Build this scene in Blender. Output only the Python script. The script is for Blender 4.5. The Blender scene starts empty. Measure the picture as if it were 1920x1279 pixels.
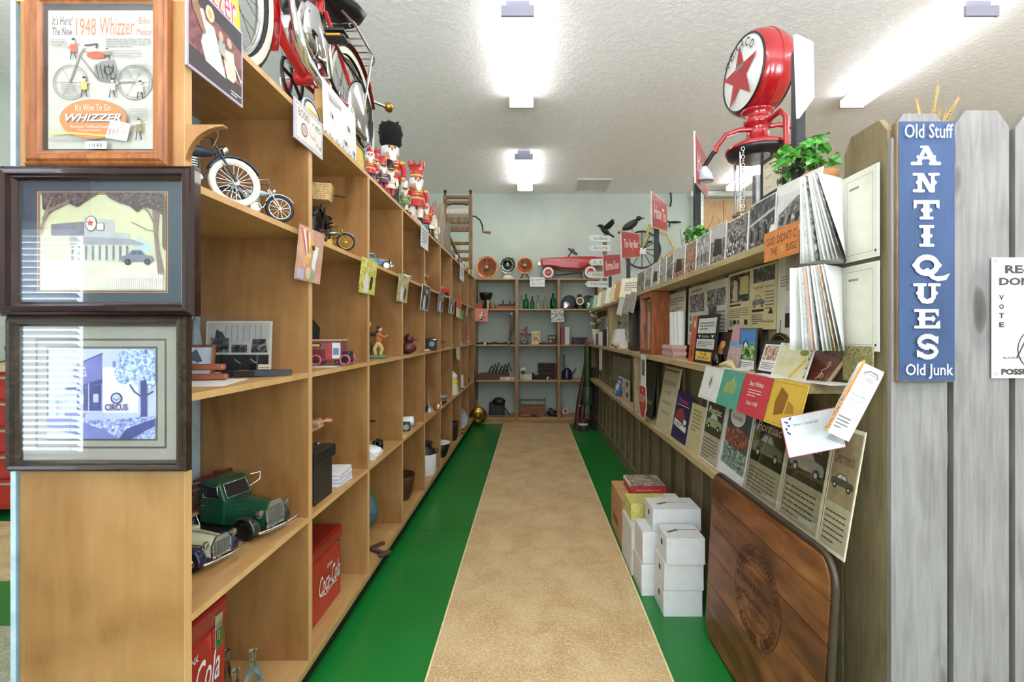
import bpy, math, random
from mathutils import Vector, Matrix, Euler
from math import pi, sin, cos, radians

# ---------------------------------------------------------------- camera, world, exposure
SC = bpy.context.scene
COL = SC.collection
F, VX, VY, ZC = 900.0, 996.0, 625.0, 1.30          # focal length in px, vanishing point, eye height
cam = bpy.data.cameras.new('camera')
cam.sensor_width = 36.0
cam.lens = F / 1920 * 36.0
cam.shift_x = (960 - VX) / 1920
cam.shift_y = (VY - 639.5) / 1920
cam.clip_start = 0.02
camo = bpy.data.objects.new('camera', cam)
COL.objects.link(camo)
camo.location = (0, 0, ZC)
camo.rotation_euler = (pi / 2, 0, 0)
SC.camera = camo

W = bpy.data.worlds.new('sky')
SC.world = W
W.use_nodes = True
W.node_tree.nodes['Background'].inputs[0].default_value = (0.75, 0.88, 1.0, 1)
W.node_tree.nodes['Background'].inputs[1].default_value = 7.0
SC.view_settings.view_transform = 'Standard'
SC.view_settings.look = 'None'
SC.view_settings.gamma = 1
SC.view_settings.use_curve_mapping = False
SC.view_settings.exposure = 0.65
LAMP = 7.0          # strength of the ceiling tubes' lenses
UPLIGHT = 115.0          # each added uplight behind the camera, watts


def area(name, loc, rot, sx, sy, power, col):
    l = bpy.data.lights.new(name, 'AREA')
    l.shape = 'RECTANGLE'; l.size = sx; l.size_y = sy; l.energy = power; l.color = col
    o = bpy.data.objects.new(name, l)
    o.location = loc; o.rotation_euler = rot
    COL.objects.link(o)
    return o


# added lamps behind the camera, aimed almost straight up to brighten the ceiling
for i, (wx0, wx1) in enumerate([(-1.9, -0.5), (0.4, 1.8), (2.7, 4.1)]):
    area('window_daylight', ((wx0 + wx1) / 2, -1.52, 1.55), (radians(176), 0, 0), wx1 - wx0, 1.7, UPLIGHT, (0.93, 0.93, 1.0))

# ---------------------------------------------------------------- materials
MATS = {}


def lin(c):
    if isinstance(c, str):
        c = [int(c[i:i + 2], 16) / 255 for i in (0, 2, 4)]
    return tuple((v / 12.92 if v <= 0.04045 else ((v + 0.055) / 1.055) ** 2.4) for v in c)


def newmat(name):
    m = bpy.data.materials.new(name)
    m.use_nodes = True
    nt = m.node_tree
    return m, nt, nt.nodes['Principled BSDF']


def ramp(nt, stops, interp='LINEAR'):
    r = nt.nodes.new('ShaderNodeValToRGB')
    r.color_ramp.interpolation = interp
    e = r.color_ramp.elements
    while len(e) < len(stops):
        e.new(0.5)
    for el, (p, c) in zip(e, stops):
        el.position = p
        el.color = (*lin(c), 1)
    return r


def coords(nt, scale=(1, 1, 1), rnd=0.0, kind='Object'):
    tc = nt.nodes.new('ShaderNodeTexCoord')
    mp = nt.nodes.new('ShaderNodeMapping')
    mp.inputs['Scale'].default_value = scale
    nt.links.new(tc.outputs[kind], mp.inputs['Vector'])
    if rnd:
        oi = nt.nodes.new('ShaderNodeObjectInfo')
        mu = nt.nodes.new('ShaderNodeMath'); mu.operation = 'MULTIPLY'; mu.inputs[1].default_value = rnd
        cb = nt.nodes.new('ShaderNodeCombineXYZ')
        nt.links.new(oi.outputs['Random'], mu.inputs[0])
        for k in range(3):
            nt.links.new(mu.outputs[0], cb.inputs[k])
        nt.links.new(cb.outputs[0], mp.inputs['Location'])
    return mp


def noise(nt, vec, scale, detail=4, rough=0.55, dist=0.0):
    n = nt.nodes.new('ShaderNodeTexNoise')
    n.inputs['Scale'].default_value = scale
    n.inputs['Detail'].default_value = detail
    n.inputs['Roughness'].default_value = rough
    n.inputs['Distortion'].default_value = dist
    nt.links.new(vec.outputs[0], n.inputs['Vector'])
    return n


def bump(nt, bsdf, src, strength, dist):
    b = nt.nodes.new('ShaderNodeBump')
    b.inputs['Strength'].default_value = strength
    b.inputs['Distance'].default_value = dist
    nt.links.new(src, b.inputs['Height'])
    nt.links.new(b.outputs[0], bsdf.inputs['Normal'])


def shade(c, k):
    c = [int(c[i:i + 2], 16) / 255 for i in (0, 2, 4)] if isinstance(c, str) else c
    return tuple(min(1, v * k) for v in c)


def M(col, rough=0.5, metal=0.0, var=0.06, scale=25.0, coat=0.0, bmp=0.0):
    """plain paint / plastic / metal / print ink with a little procedural unevenness"""
    key = (col, rough, metal, var, scale, coat, bmp)
    if key in MATS:
        return MATS[key]
    m, nt, b = newmat('paint_' + col)
    mp = coords(nt)
    n = noise(nt, mp, scale, 3)
    r = ramp(nt, [(0.3, shade(col, 1 - var)), (0.7, shade(col, 1 + var))])
    nt.links.new(n.outputs['Fac'], r.inputs[0])
    nt.links.new(r.outputs[0], b.inputs['Base Color'])
    b.inputs['Roughness'].default_value = rough
    b.inputs['Metallic'].default_value = metal
    b.inputs['Coat Weight'].default_value = coat
    if bmp:
        bump(nt, b, n.outputs['Fac'], 0.5, bmp)
    MATS[key] = m
    return m


def wood(name, cs, grain='Z', freq=6.0, stretch=12.0, rough=0.45, rnd=7.0, blotch=0.0, bmp=0.0006, coat=0.0):
    """wood with grain along one local axis"""
    if name in MATS:
        return MATS[name]
    m, nt, b = newmat(name)
    s = [stretch, stretch, stretch]
    s['XYZ'.index(grain)] = 1.0
    mp = coords(nt, s, rnd)
    n = noise(nt, mp, freq, 6, 0.6, 0.6)
    mp2 = coords(nt, (1, 1, 1), rnd)
    n2 = noise(nt, mp2, 3.2, 3, 0.5, 0.8)
    mx = nt.nodes.new('ShaderNodeMix')
    mx.inputs[0].default_value = blotch
    nt.links.new(n.outputs['Fac'], mx.inputs[2]); nt.links.new(n2.outputs['Fac'], mx.inputs[3])
    k = len(cs)
    r = ramp(nt, [(0.3 + 0.4 * i / max(1, k - 1), c) for i, c in enumerate(cs)])
    nt.links.new(mx.outputs[0], r.inputs[0])
    nt.links.new(r.outputs[0], b.inputs['Base Color'])
    b.inputs['Roughness'].default_value = rough
    b.inputs['Coat Weight'].default_value = coat
    bump(nt, b, n.outputs['Fac'], 0.35, bmp)
    MATS[name] = m
    return m


def photo(name, cs, scale=60.0, dist=1.5, rnd=20.0, rough=0.35, detail=5):
    """printed photograph: soft tonal patches"""
    if name in MATS:
        return MATS[name]
    m, nt, b = newmat(name)
    mp = coords(nt, (1, 1, 1), rnd)
    n = noise(nt, mp, scale, detail, 0.65, dist)
    k = len(cs)
    r = ramp(nt, [(0.34 + 0.32 * i / (k - 1), c) for i, c in enumerate(cs)])
    nt.links.new(n.outputs['Fac'], r.inputs[0])
    nt.links.new(r.outputs[0], b.inputs['Base Color'])
    b.inputs['Roughness'].default_value = rough
    MATS[name] = m
    return m


def glassmat(name, col=(1, 1, 1), rough=0.0, ior=1.45):
    if name in MATS:
        return MATS[name]
    m, nt, b = newmat(name)
    b.inputs['Base Color'].default_value = (*col, 1)
    b.inputs['Transmission Weight'].default_value = 1
    b.inputs['Roughness'].default_value = rough
    b.inputs['IOR'].default_value = ior
    MATS[name] = m
    return m


def panemat(name, tint=(1, 1, 1)):
    """thin clear sheet: transparent with a mirror-like surface reflection"""
    if name in MATS:
        return MATS[name]
    m, nt, b = newmat(name)
    nt.nodes.remove(b)
    out = nt.nodes['Material Output']
    tr = nt.nodes.new('ShaderNodeBsdfTransparent'); tr.inputs[0].default_value = (*tint, 1)
    gl = nt.nodes.new('ShaderNodeBsdfGlossy'); gl.inputs['Roughness'].default_value = 0.01
    lw = nt.nodes.new('ShaderNodeLayerWeight'); lw.inputs[0].default_value = 0.5
    pw = nt.nodes.new('ShaderNodeMath'); pw.operation = 'POWER'; pw.inputs[1].default_value = 4.0
    fr = nt.nodes.new('ShaderNodeMath'); fr.operation = 'MULTIPLY_ADD'; fr.inputs[1].default_value = 0.8; fr.inputs[2].default_value = 0.055
    nt.links.new(lw.outputs['Facing'], pw.inputs[0]); nt.links.new(pw.outputs[0], fr.inputs[0])
    mx = nt.nodes.new('ShaderNodeMixShader')
    nt.links.new(fr.outputs[0], mx.inputs[0]); nt.links.new(tr.outputs[0], mx.inputs[1]); nt.links.new(gl.outputs[0], mx.inputs[2])
    nt.links.new(mx.outputs[0], out.inputs[0])
    MATS[name] = m
    return m


def emit(name, col, s):
    m, nt, b = newmat(name)
    b.inputs['Base Color'].default_value = (0.9, 0.9, 0.9, 1)
    b.inputs['Emission Color'].default_value = (*col, 1)
    b.inputs['Emission Strength'].default_value = s
    return m


BIRCH = wood('birch_plywood', ['744a28', '8f6436', '9e7244', 'a97f50'], 'Z', 3.0, 6.0, 0.38, 9.0, 0.55)
BAND = wood('maple_edge_band', ['b98f58', 'c9a06a', 'd2ab78'], 'Z', 3.0, 6.0, 0.4, 9.0, 0.3)
BIRCH_H = wood('birch_plywood_shelf', ['a27846', 'b68d58', 'c39d6a'], 'Y', 3.0, 7.0, 0.38, 9.0, 0.4)
BIRCH_B = wood('birch_plywood_cross', ['a27846', 'b68d58', 'c39d6a'], 'X', 3.0, 7.0, 0.38, 9.0, 0.4)


def knots(m):
    """dark oval knots with a pale halo on a board material"""
    nt = m.node_tree
    bs = nt.nodes['Principled BSDF']
    src = bs.inputs['Base Color'].links[0].from_socket
    mp = coords(nt, (7, 7, 2.1), 9.0)
    n = noise(nt, mp, 1.5, 2)
    ad = nt.nodes.new('ShaderNodeMix'); ad.data_type = 'VECTOR'; ad.inputs[0].default_value = .16
    nt.links.new(mp.outputs[0], ad.inputs[4]); nt.links.new(n.outputs['Color'], ad.inputs[5])
    v = nt.nodes.new('ShaderNodeTexVoronoi'); v.inputs['Scale'].default_value = 1.5
    nt.links.new(ad.outputs[1], v.inputs['Vector'])
    r = ramp(nt, [(0.0, '4d4440'), (0.09, '7a6c64'), (0.15, 'a59c96'), (0.19, 'f4f4f4'), (0.26, 'e6e6e6'), (0.34, 'ffffff')])
    nt.links.new(v.outputs['Distance'], r.inputs[0])
    mu = nt.nodes.new('ShaderNodeMix'); mu.data_type = 'RGBA'; mu.blend_type = 'MULTIPLY'; mu.inputs[0].default_value = .8
    nt.links.new(src, mu.inputs[6]); nt.links.new(r.outputs[0], mu.inputs[7])
    nt.links.new(mu.outputs[2], bs.inputs['Base Color'])


FENCE = wood('olive_fence_board', ['63563b', '7b6c4d', '92835f'], 'Z', 5.0, 9.0, 0.75, 9.0, 0.3, 0.001)
GREYB = wood('weathered_grey_board', ['6a6462', '78726f', '847f7b', '8d8782'], 'Z', 4.0, 14.0, 0.8, 9.0, 0.25, 0.0008)
knots(GREYB)
PINE = wood('raw_pine_board', ['8f7b56', 'ab966e', 'bba780'], 'Y', 5.0, 9.0, 0.6, 9.0, 0.3)
PINEZ = wood('raw_pine_upright', ['867250', 'a28d65', 'b39f77'], 'Z', 5.0, 9.0, 0.6, 9.0, 0.3)
WALNUT = wood('brown_picture_moulding', ['6a3a1c', '8a5028', 'a5683a'], 'Z', 7.0, 9.0, 0.3, 5.0, 0.2, coat=0.3)
MAHOG = wood('dark_mahogany_moulding', ['170807', '260e0d', '331513'], 'X', 7.0, 9.0, 0.22, 5.0, 0.2, coat=0.5)
EBONY = wood('dark_brown_moulding', ['1f1712', '30251d', '3f3228'], 'X', 7.0, 9.0, 0.25, 5.0, 0.2, coat=0.4)
RUSTIC = wood('stained_plank', ['2f1509', '5a2c15', '7a4322', '94592f'], 'Y', 4.0, 6.0, 0.42, 5.0, 0.45, 0.001)
OLDW = wood('old_brown_wood', ['5e4630', '836646', 'a4855f'], 'Z', 6.0, 9.0, 0.7, 5.0, 0.3)
TINW = wood('dark_red_wood', ['3a1a16', '552824', '6a3630'], 'X', 8.0, 8.0, 0.5, 5.0)

WHITE = M('dedddb', 0.45, var=0.015)
PAPER = M('d8d5ce', 0.6, var=0.02)
CREAM = M('d2c8aa', 0.6, var=0.04)
TAN = M('cdb98a', 0.65, var=0.06)
KRAFT = M('b98d5b', 0.7, var=0.05)
BLACK = M('141414', 0.4)
INK = M('2a2826', 0.6)
GREYI = M('77746f', 0.6)
LGREY = M('b5b2ac', 0.6)
DARK = M('2b2622', 0.5)
CHROME = M('d8d8d8', 0.12, 1.0, 0.02)
STEEL = M('8c8c8c', 0.35, 1.0, 0.1)
IRON = M('2a2725', 0.55, 0.6, 0.2)
BRASS = M('b8913f', 0.3, 1.0, 0.08)
COPPER = M('cf8e66', 0.3, 0.6, 0.1)
RED = M('b81f24', 0.28, var=0.03, coat=0.5)
DRED = M('7c1a1c', 0.35, var=0.06, coat=0.3)
SRED = M('ad2430', 0.45, var=0.04)
GREEN = M('10472f', 0.3, var=0.08, coat=0.4)
NAVY = M('1b2340', 0.3, var=0.08, coat=0.4)
BLUE = M('3f5f92', 0.6, var=0.08)
YELLOW = M('ded23a', 0.5, var=0.04)
GOLD = M('d9b44e', 0.5, var=0.05)
TEAL = M('5fa08a', 0.55, var=0.04)
ORANGE = M('dc8a4a', 0.6, var=0.04)
SALMON = M('dd8a6c', 0.6, var=0.03)
PINK = M('d9a79a', 0.6, var=0.05)
LEATHER = M('6b3a26', 0.45, var=0.2, scale=60)
TERRA = M('b27b45', 0.7, var=0.1)
SKIN = M('d9a27c', 0.5, var=0.05)
RUBBER = M('17171a', 0.6)
CREAMT = M('e9e4d2', 0.55, var=0.03)
LILAC = M('b9a9bd', 0.5, var=0.03)
BW = photo('black_and_white_photo', ['1d1c1a', '4d4a46', '8d8983', 'd0ccc4'], 45, 1.2)
BWL = photo('pale_grey_photo', ['55524d', '87837c', 'b2aea5', 'ccc8be'], 35, 1.0)
BWD = photo('dark_grey_photo', ['161616', '2c2d2e', '55575a', '9a9a98'], 40, 0.8)
SEPIA = photo('sepia_photo', ['4a2a1e', '80523e', 'a87c62', 'd3b59a'], 50, 1.5)
COLORP = photo('faded_colour_print', ['5b4a52', 'a5543f', 'd7b98b', '8fa08a', 'e3dcc9'], 40, 2.0)
COLORY = photo('yellow_colour_print', ['4c5a3c', 'b9b444', 'e3dd6a', 'dfe3cf'], 40, 2.0)
COLORK = photo('khaki_colour_print', ['5a5130', '9a8d56', 'c9be86', 'e0d9b8'], 50, 2.0)
FLORAL = photo('floral_print', ['3f3a2b', '7c6a45', '8f9a62', 'b98f6a', 'd4c9a2'], 90, 2.0)
GREENP = photo('green_field_print', ['1e3a1c', '3c6b2c', '86a860', 'cfd8b8'], 50, 1.0)
NEWSP = M('c4b382', 0.7, var=0.06, scale=9)
NEWSW = M('c8c2af', 0.7, var=0.05, scale=9)


# ---------------------------------------------------------------- mesh helper
TXT = {}


def text_tris(s, shear=0.0, bold=0.0):
    key = (s, shear, bold)
    if key in TXT:
        return TXT[key]
    c = bpy.data.curves.new('t', 'FONT')
    c.body = s; c.size = 1.0; c.align_x = 'CENTER'; c.align_y = 'CENTER'
    c.shear = shear; c.offset = bold; c.resolution_u = 2
    o = bpy.data.objects.new('t', c)
    COL.objects.link(o)
    me = bpy.data.meshes.new_from_object(o)
    vs = [(v.co.x, v.co.y) for v in me.vertices]
    fs = [tuple(p.vertices) for p in me.polygons]
    bpy.data.objects.remove(o); bpy.data.meshes.remove(me); bpy.data.curves.remove(c)
    xs = [v[0] for v in vs]; ys = [v[1] for v in vs]
    if vs:
        cx, cy = (min(xs) + max(xs)) / 2, (min(ys) + max(ys)) / 2
        vs = [(x - cx, y - cy) for x, y in vs]
        dim = (max(xs) - min(xs), max(ys) - min(ys))
    else:
        dim = (1, 1)
    TXT[key] = (vs, fs, dim)
    return TXT[key]


class MB:
    def __init__(self, mat=None):
        self.v = []; self.f = []; self.fm = []; self.sm = []; self.mats = []
        self.T = Matrix.Identity(4)
        self.cur = 0
        self.lay = 0
        if mat:
            self.m(mat)

    def m(self, mat):
        if mat not in self.mats:
            self.mats.append(mat)
        self.cur = self.mats.index(mat)
        return self

    def at(self, loc=(0, 0, 0), rot=(0, 0, 0), sc=1.0):
        self.T = Matrix.Translation(loc) @ Euler(rot).to_matrix().to_4x4() @ Matrix.Scale(sc, 4)
        return self

    def add(self, vs, fs, smooth=False):
        b = len(self.v)
        self.v += [tuple(self.T @ Vector(p)) for p in vs]
        for f in fs:
            self.f.append(tuple(b + i for i in f)); self.fm.append(self.cur); self.sm.append(smooth)
        return self

    def box(self, x0, y0, z0, x1, y1, z1):
        return self.add([(x0, y0, z0), (x1, y0, z0), (x1, y1, z0), (x0, y1, z0), (x0, y0, z1), (x1, y0, z1), (x1, y1, z1), (x0, y1, z1)],
                        [(0, 3, 2, 1), (4, 5, 6, 7), (0, 1, 5, 4), (1, 2, 6, 5), (2, 3, 7, 6), (3, 0, 4, 7)])

    def bc(self, c, s):
        return self.box(c[0] - s[0] / 2, c[1] - s[1] / 2, c[2] - s[2] / 2, c[0] + s[0] / 2, c[1] + s[1] / 2, c[2] + s[2] / 2)

    def prism(self, pts, a, b, axis='y'):
        """2-D outline extruded from a to b along an axis; outline in the other two (x,z / y,z / x,y)"""
        n = len(pts)
        def P(p, t):
            return {'y': (p[0], t, p[1]), 'x': (t, p[0], p[1]), 'z': (p[0], p[1], t)}[axis]
        vs = [P(p, a) for p in pts] + [P(p, b) for p in pts]
        fs = [tuple(range(n)), tuple(range(2 * n - 1, n - 1, -1))]
        fs += [(i, i + n, (i + 1) % n + n, (i + 1) % n) for i in range(n)]
        return self.add(vs, fs)

    def ring_pts(self, c, u, w, r, n):
        return [c + (u * cos(2 * pi * i / n) + w * sin(2 * pi * i / n)) * r for i in range(n)]

    def cyl(self, p, q, r0, r1=None, n=12, caps=True):
        p, q = Vector(p), Vector(q)
        r1 = r0 if r1 is None else r1
        d = (q - p).normalized()
        u = d.orthogonal().normalized(); w = d.cross(u)
        a = self.ring_pts(p, u, w, r0, n); b = self.ring_pts(q, u, w, r1, n)
        self.add(a + b, [(i, (i + 1) % n, (i + 1) % n + n, i + n) for i in range(n)], True)
        if caps:
            if r0 > 1e-5: self.add(a, [tuple(range(n - 1, -1, -1))])
            if r1 > 1e-5: self.add(b, [tuple(range(n))])
        return self

    def tube(self, pts, r, n=6, closed=False):
        pts = [Vector(p) for p in pts]
        k = len(pts)
        rings = []
        up = None
        for i, p in enumerate(pts):
            a = pts[(i - 1) % k] if (closed or i > 0) else p
            b = pts[(i + 1) % k] if (closed or i < k - 1) else p
            d = (b - a).normalized()
            if up is None:
                up = d.orthogonal().normalized()
            up = (up - d * up.dot(d))
            up = up.normalized() if up.length > 1e-6 else d.orthogonal().normalized()
            w = d.cross(up)
            rr = r[i] if isinstance(r, (list, tuple)) else r
            rings.append(self.ring_pts(p, up, w, rr, n))
        vs = [v for g in rings for v in g]
        fs = []
        for i in range(k if closed else k - 1):
            j = (i + 1) % k
            for t in range(n):
                fs.append((i * n + t, i * n + (t + 1) % n, j * n + (t + 1) % n, j * n + t))
        self.add(vs, fs, True)
        if not closed:
            self.add(rings[0], [tuple(range(n - 1, -1, -1))]); self.add(rings[-1], [tuple(range(n))])
        return self

    def lathe(self, prof, c=(0, 0, 0), n=20, axis='z', caps=True):
        """(r, t) profile turned about an axis through c"""
        c = Vector(c)
        k = len(prof)
        def P(r, t, a):
            x, y = r * cos(a), r * sin(a)
            return c + Vector({'z': (x, y, t), 'x': (t, x, y), 'y': (y, t, x)}[axis])
        vs = [P(r, t, 2 * pi * i / n) for (r, t) in prof for i in range(n)]
        fs = [(a * n + i, a * n + (i + 1) % n, (a + 1) * n + (i + 1) % n, (a + 1) * n + i) for a in range(k - 1) for i in range(n)]
        self.add(vs, fs, True)
        if caps and prof[0][0] > 1e-5: self.add(vs[:n], [tuple(range(n - 1, -1, -1))])
        if caps and prof[-1][0] > 1e-5: self.add(vs[-n:], [tuple(range(n))])
        return self

    def ell(self, c, r, nu=12, nv=8):
        if not isinstance(r, (tuple, list)): r = (r, r, r)
        vs = []
        for j in range(nv + 1):
            t = pi * j / nv
            for i in range(nu):
                a = 2 * pi * i / nu
                vs.append((c[0] + r[0] * sin(t) * cos(a), c[1] + r[1] * sin(t) * sin(a), c[2] + r[2] * cos(t)))
        fs = [(j * nu + i, (j + 1) * nu + i, (j + 1) * nu + (i + 1) % nu, j * nu + (i + 1) % nu) for j in range(nv) for i in range(nu)]
        return self.add(vs, fs, True)

    def torus(self, c, R, r, axis='x', n=24, k=8, a0=0, a1=None):
        c = Vector(c)
        full = a1 is None
        a1 = 2 * pi if full else a1
        pts = []
        N = n if full else n + 1
        for i in range(N):
            a = a0 + (a1 - a0) * i / n
            d = {'x': (0, cos(a), sin(a)), 'y': (cos(a), 0, sin(a)), 'z': (cos(a), sin(a), 0)}[axis]
            pts.append(c + Vector(d) * R)
        return self.tube(pts, r, k, full)

    # ---- flat print on a card lying in local x,z facing -y (call lay first)
    def face(self, pts):
        self.lay += 1
        y = -0.00012 * self.lay - self.t0
        self.add([(p[0], y, p[1]) for p in pts], [tuple(range(len(pts)))])
        return self

    t0 = 0.0

    def rect(self, x0, z0, x1, z1, mat=None):
        if mat: self.m(mat)
        return self.face([(x0, z0), (x1, z0), (x1, z1), (x0, z1)])

    def poly(self, pts, mat=None):
        if mat: self.m(mat)
        return self.face(pts)

    def oval(self, cx, cz, rx, rz, mat=None, n=24):
        if mat: self.m(mat)
        return self.face([(cx + rx * cos(2 * pi * i / n), cz + rz * sin(2 * pi * i / n)) for i in range(n)])

    def ringp(self, cx, cz, rx, rz, w, mat=None, n=28):
        if mat: self.m(mat)
        self.lay += 1
        y = -0.00012 * self.lay - self.t0
        vs = []
        for k in (1, 0):
            for i in range(n):
                a = 2 * pi * i / n
                vs.append((cx + (rx - w * (1 - k)) * cos(a), y, cz + (rz - w * (1 - k)) * sin(a)))
        return self.add(vs, [(i, (i + 1) % n, (i + 1) % n + n, i + n) for i in range(n)])

    def frame(self, x0, z0, x1, z1, w, mat=None):
        if mat: self.m(mat)
        self.lay += 1
        y = -0.00012 * self.lay - self.t0
        for a, b, c, d in ((x0, z0, x1, z0 + w), (x0, z1 - w, x1, z1), (x0, z0 + w, x0 + w, z1 - w), (x1 - w, z0 + w, x1, z1 - w)):
            self.add([(a, y, b), (c, y, b), (c, y, d), (a, y, d)], [(0, 1, 2, 3)])
        return self

    def line(self, pts, w, mat=None):
        if mat: self.m(mat)
        self.lay += 1
        y = -0.00012 * self.lay - self.t0
        for (a, b), (c, d) in zip(pts[:-1], pts[1:]):
            L = math.hypot(c - a, d - b) or 1
            nx, nz = -(d - b) / L * w / 2, (c - a) / L * w / 2
            self.add([(a + nx, y, b + nz), (a - nx, y, b - nz), (c - nx, y, d - nz), (c + nx, y, d + nz)], [(0, 1, 2, 3)])
        return self

    def word(self, s, cx, cz, h, mat=None, w=None, shear=0.0, bold=0.0, rot=0.0):
        """lettering of cap height about h, squeezed to width w if given"""
        if mat: self.m(mat)
        vs, fs, dim = text_tris(s, shear, bold)
        k = h / max(dim[1], 1e-6)
        kx = k if w is None else w / max(dim[0], 1e-6)
        self.lay += 1
        y = -0.00012 * self.lay - self.t0
        cr, sr = cos(rot), sin(rot)
        return self.add([(cx + x * kx * cr - z * k * sr, y, cz + x * kx * sr + z * k * cr) for x, z in vs], fs)

    def para(self, x0, z0, x1, z1, n, mat=None, fill=0.45, seed=0):
        """lines of small type too fine to read: thin broken strips"""
        if mat: self.m(mat)
        rr = random.Random(seed + n)
        self.lay += 1
        y = -0.00012 * self.lay - self.t0
        p = (z1 - z0) / n
        for i in range(n):
            z = z1 - p * (i + 0.5)
            x = x0
            end = x1 if i < n - 1 else x0 + (x1 - x0) * 0.6
            while x < end:
                w = min((x1 - x0) * rr.uniform(0.06, 0.2), end - x)
                self.add([(x, y, z - p * fill / 2), (x + w * 0.88, y, z - p * fill / 2), (x + w * 0.88, y, z + p * fill / 2), (x, y, z + p * fill / 2)], [(0, 1, 2, 3)])
                x += w
        return self

    def motor(self, cx, cz, s, body, dark, glass):
        """side view of an old sedan, printed flat"""
        P = lambda pts: [(cx + x * s, cz + z * s) for x, z in pts]
        self.poly(P([(-.5, -.12), (.5, -.12), (.52, -.02), (.46, .06), (.24, .09), (.12, .24), (-.16, .25), (-.30, .10), (-.48, .05)]), body)
        self.poly(P([(-.24, .10), (-.14, .21), (-.03, .21), (-.03, .10)]), glass)
        self.poly(P([(.0, .10), (.0, .21), (.10, .20), (.19, .10)]), glass)
        for x in (-.3, .32):
            self.oval(cx + x * s, cz - .13 * s, .1 * s, .1 * s, dark, 14)
            self.oval(cx + x * s, cz - .13 * s, .045 * s, .045 * s, glass, 10)
        return self

    def mesh(self, name):
        me = bpy.data.meshes.new(name)
        me.from_pydata(self.v, [], self.f)
        for mt in self.mats:
            me.materials.append(mt)
        me.polygons.foreach_set('material_index', self.fm)
        me.polygons.foreach_set('use_smooth', self.sm)
        me.update()
        return me

    def build(self, name, parent=None, bevel=0.0, label=None):
        o = bpy.data.objects.new(name, self.mesh(name))
        COL.objects.link(o)
        if parent is not None:
            o.parent = parent
        if label:
            o['label'] = label
        if bevel:
            bv = o.modifiers.new('bevel', 'BEVEL')
            bv.width = bevel; bv.segments = 2; bv.limit_method = 'ANGLE'; bv.harden_normals = False
        return o

    def thing(self, name, label, cat, loc=(0, 0, 0), rot=(0, 0, 0), group=None, bevel=0.0):
        o = self.build(name, None, bevel)
        tag(o, label, cat, group)
        o.location = loc; o.rotation_euler = rot
        return o


def tag(o, label, cat, group=None):
    o['label'] = label; o['category'] = cat
    if group: o['group'] = group
    return o


def empty(name, label, cat, loc=(0, 0, 0), rot=(0, 0, 0), group=None):
    o = bpy.data.objects.new(name, None)
    o.empty_display_size = 0.05
    COL.objects.link(o)
    o.location = loc; o.rotation_euler = rot
    return tag(o, label, cat, group)


def struct(mb, name, bevel=0.0):
    o = mb.build(name, None, bevel)
    o['kind'] = 'structure'
    return o


def copy_tree(o, parent=None, loc=None, rot=None, label=None, group=None):
    c = o.copy()
    COL.objects.link(c)
    c.parent = parent
    if loc is not None: c.location = loc
    if rot is not None: c.rotation_euler = rot
    if label: c['label'] = label
    if group: c['group'] = group
    for ch in o.children:
        copy_tree(ch, c)
    return c


def onx(px, py, x):          # the point at distance x from the aisle line seen at a pixel of the photograph
    y = F * x / (px - VX)
    return Vector((x, y, ZC + (VY - py) * y / F))


def onz(px, py, z):
    y = F * (ZC - z) / (py - VY)
    return Vector(((px - VX) * y / F, y, z))


def ony(px, py, y):
    return Vector(((px - VX) * y / F, y, ZC + (VY - py) * y / F))


LEFT, RIGHT = pi / 2, -pi / 2    # yaw of a card on the left / right side, facing the aisle


def card(name, label, cat, w, h, loc, yaw=0.0, tilt=0.0, roll=0.0, t=0.002, face=None, draw=None, group=None, edge=None):
    """a flat card: bottom centre at loc, local x right, z up, facing -y before the turn"""
    b = MB(edge or face or PAPER)
    b.t0 = t / 2
    b.box(-w / 2, -t / 2, 0, w / 2, t / 2, h)
    if face and edge:
        b.rect(-w / 2, 0, w / 2, h, face)
    if draw:
        draw(b, w, h)
    o = b.thing(name, label, cat, loc, (-tilt, roll, yaw), group)
    return o

# ---------------------------------------------------------------- the room
FX0, FX1, FY0, FY1, CEIL = -4.29, 6.0, -1.6, 7.26, 3.41


def floor_mat():
    m, nt, b = newmat('green_floor_paint')
    mp = coords(nt)
    n = noise(nt, mp, 1.4, 4)
    r = ramp(nt, [(0.3, '0e6a26'), (0.7, '187831')])
    nt.links.new(n.outputs['Fac'], r.inputs[0]); nt.links.new(r.outputs[0], b.inputs['Base Color'])
    b.inputs['Roughness'].default_value = 0.3
    n2 = noise(nt, mp, 40, 3)
    bump(nt, b, n2.outputs['Fac'], 0.08, 0.001)
    return m


def ceil_mat():
    m, nt, b = newmat('knockdown_ceiling')
    mp = coords(nt)
    n = noise(nt, mp, 26, 5, 0.6, 0.4)
    r = ramp(nt, [(0.4, 'f0f0f0'), (0.6, 'f8f8f7')])
    nt.links.new(n.outputs['Fac'], r.inputs[0]); nt.links.new(r.outputs[0], b.inputs['Base Color'])
    b.inputs['Roughness'].default_value = 0.75
    rr = ramp(nt, [(0.45, '000000'), (0.6, 'ffffff')])
    nt.links.new(n.outputs['Fac'], rr.inputs[0])
    bump(nt, b, rr.outputs[0], 0.45, 0.005)
    return m


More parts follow.
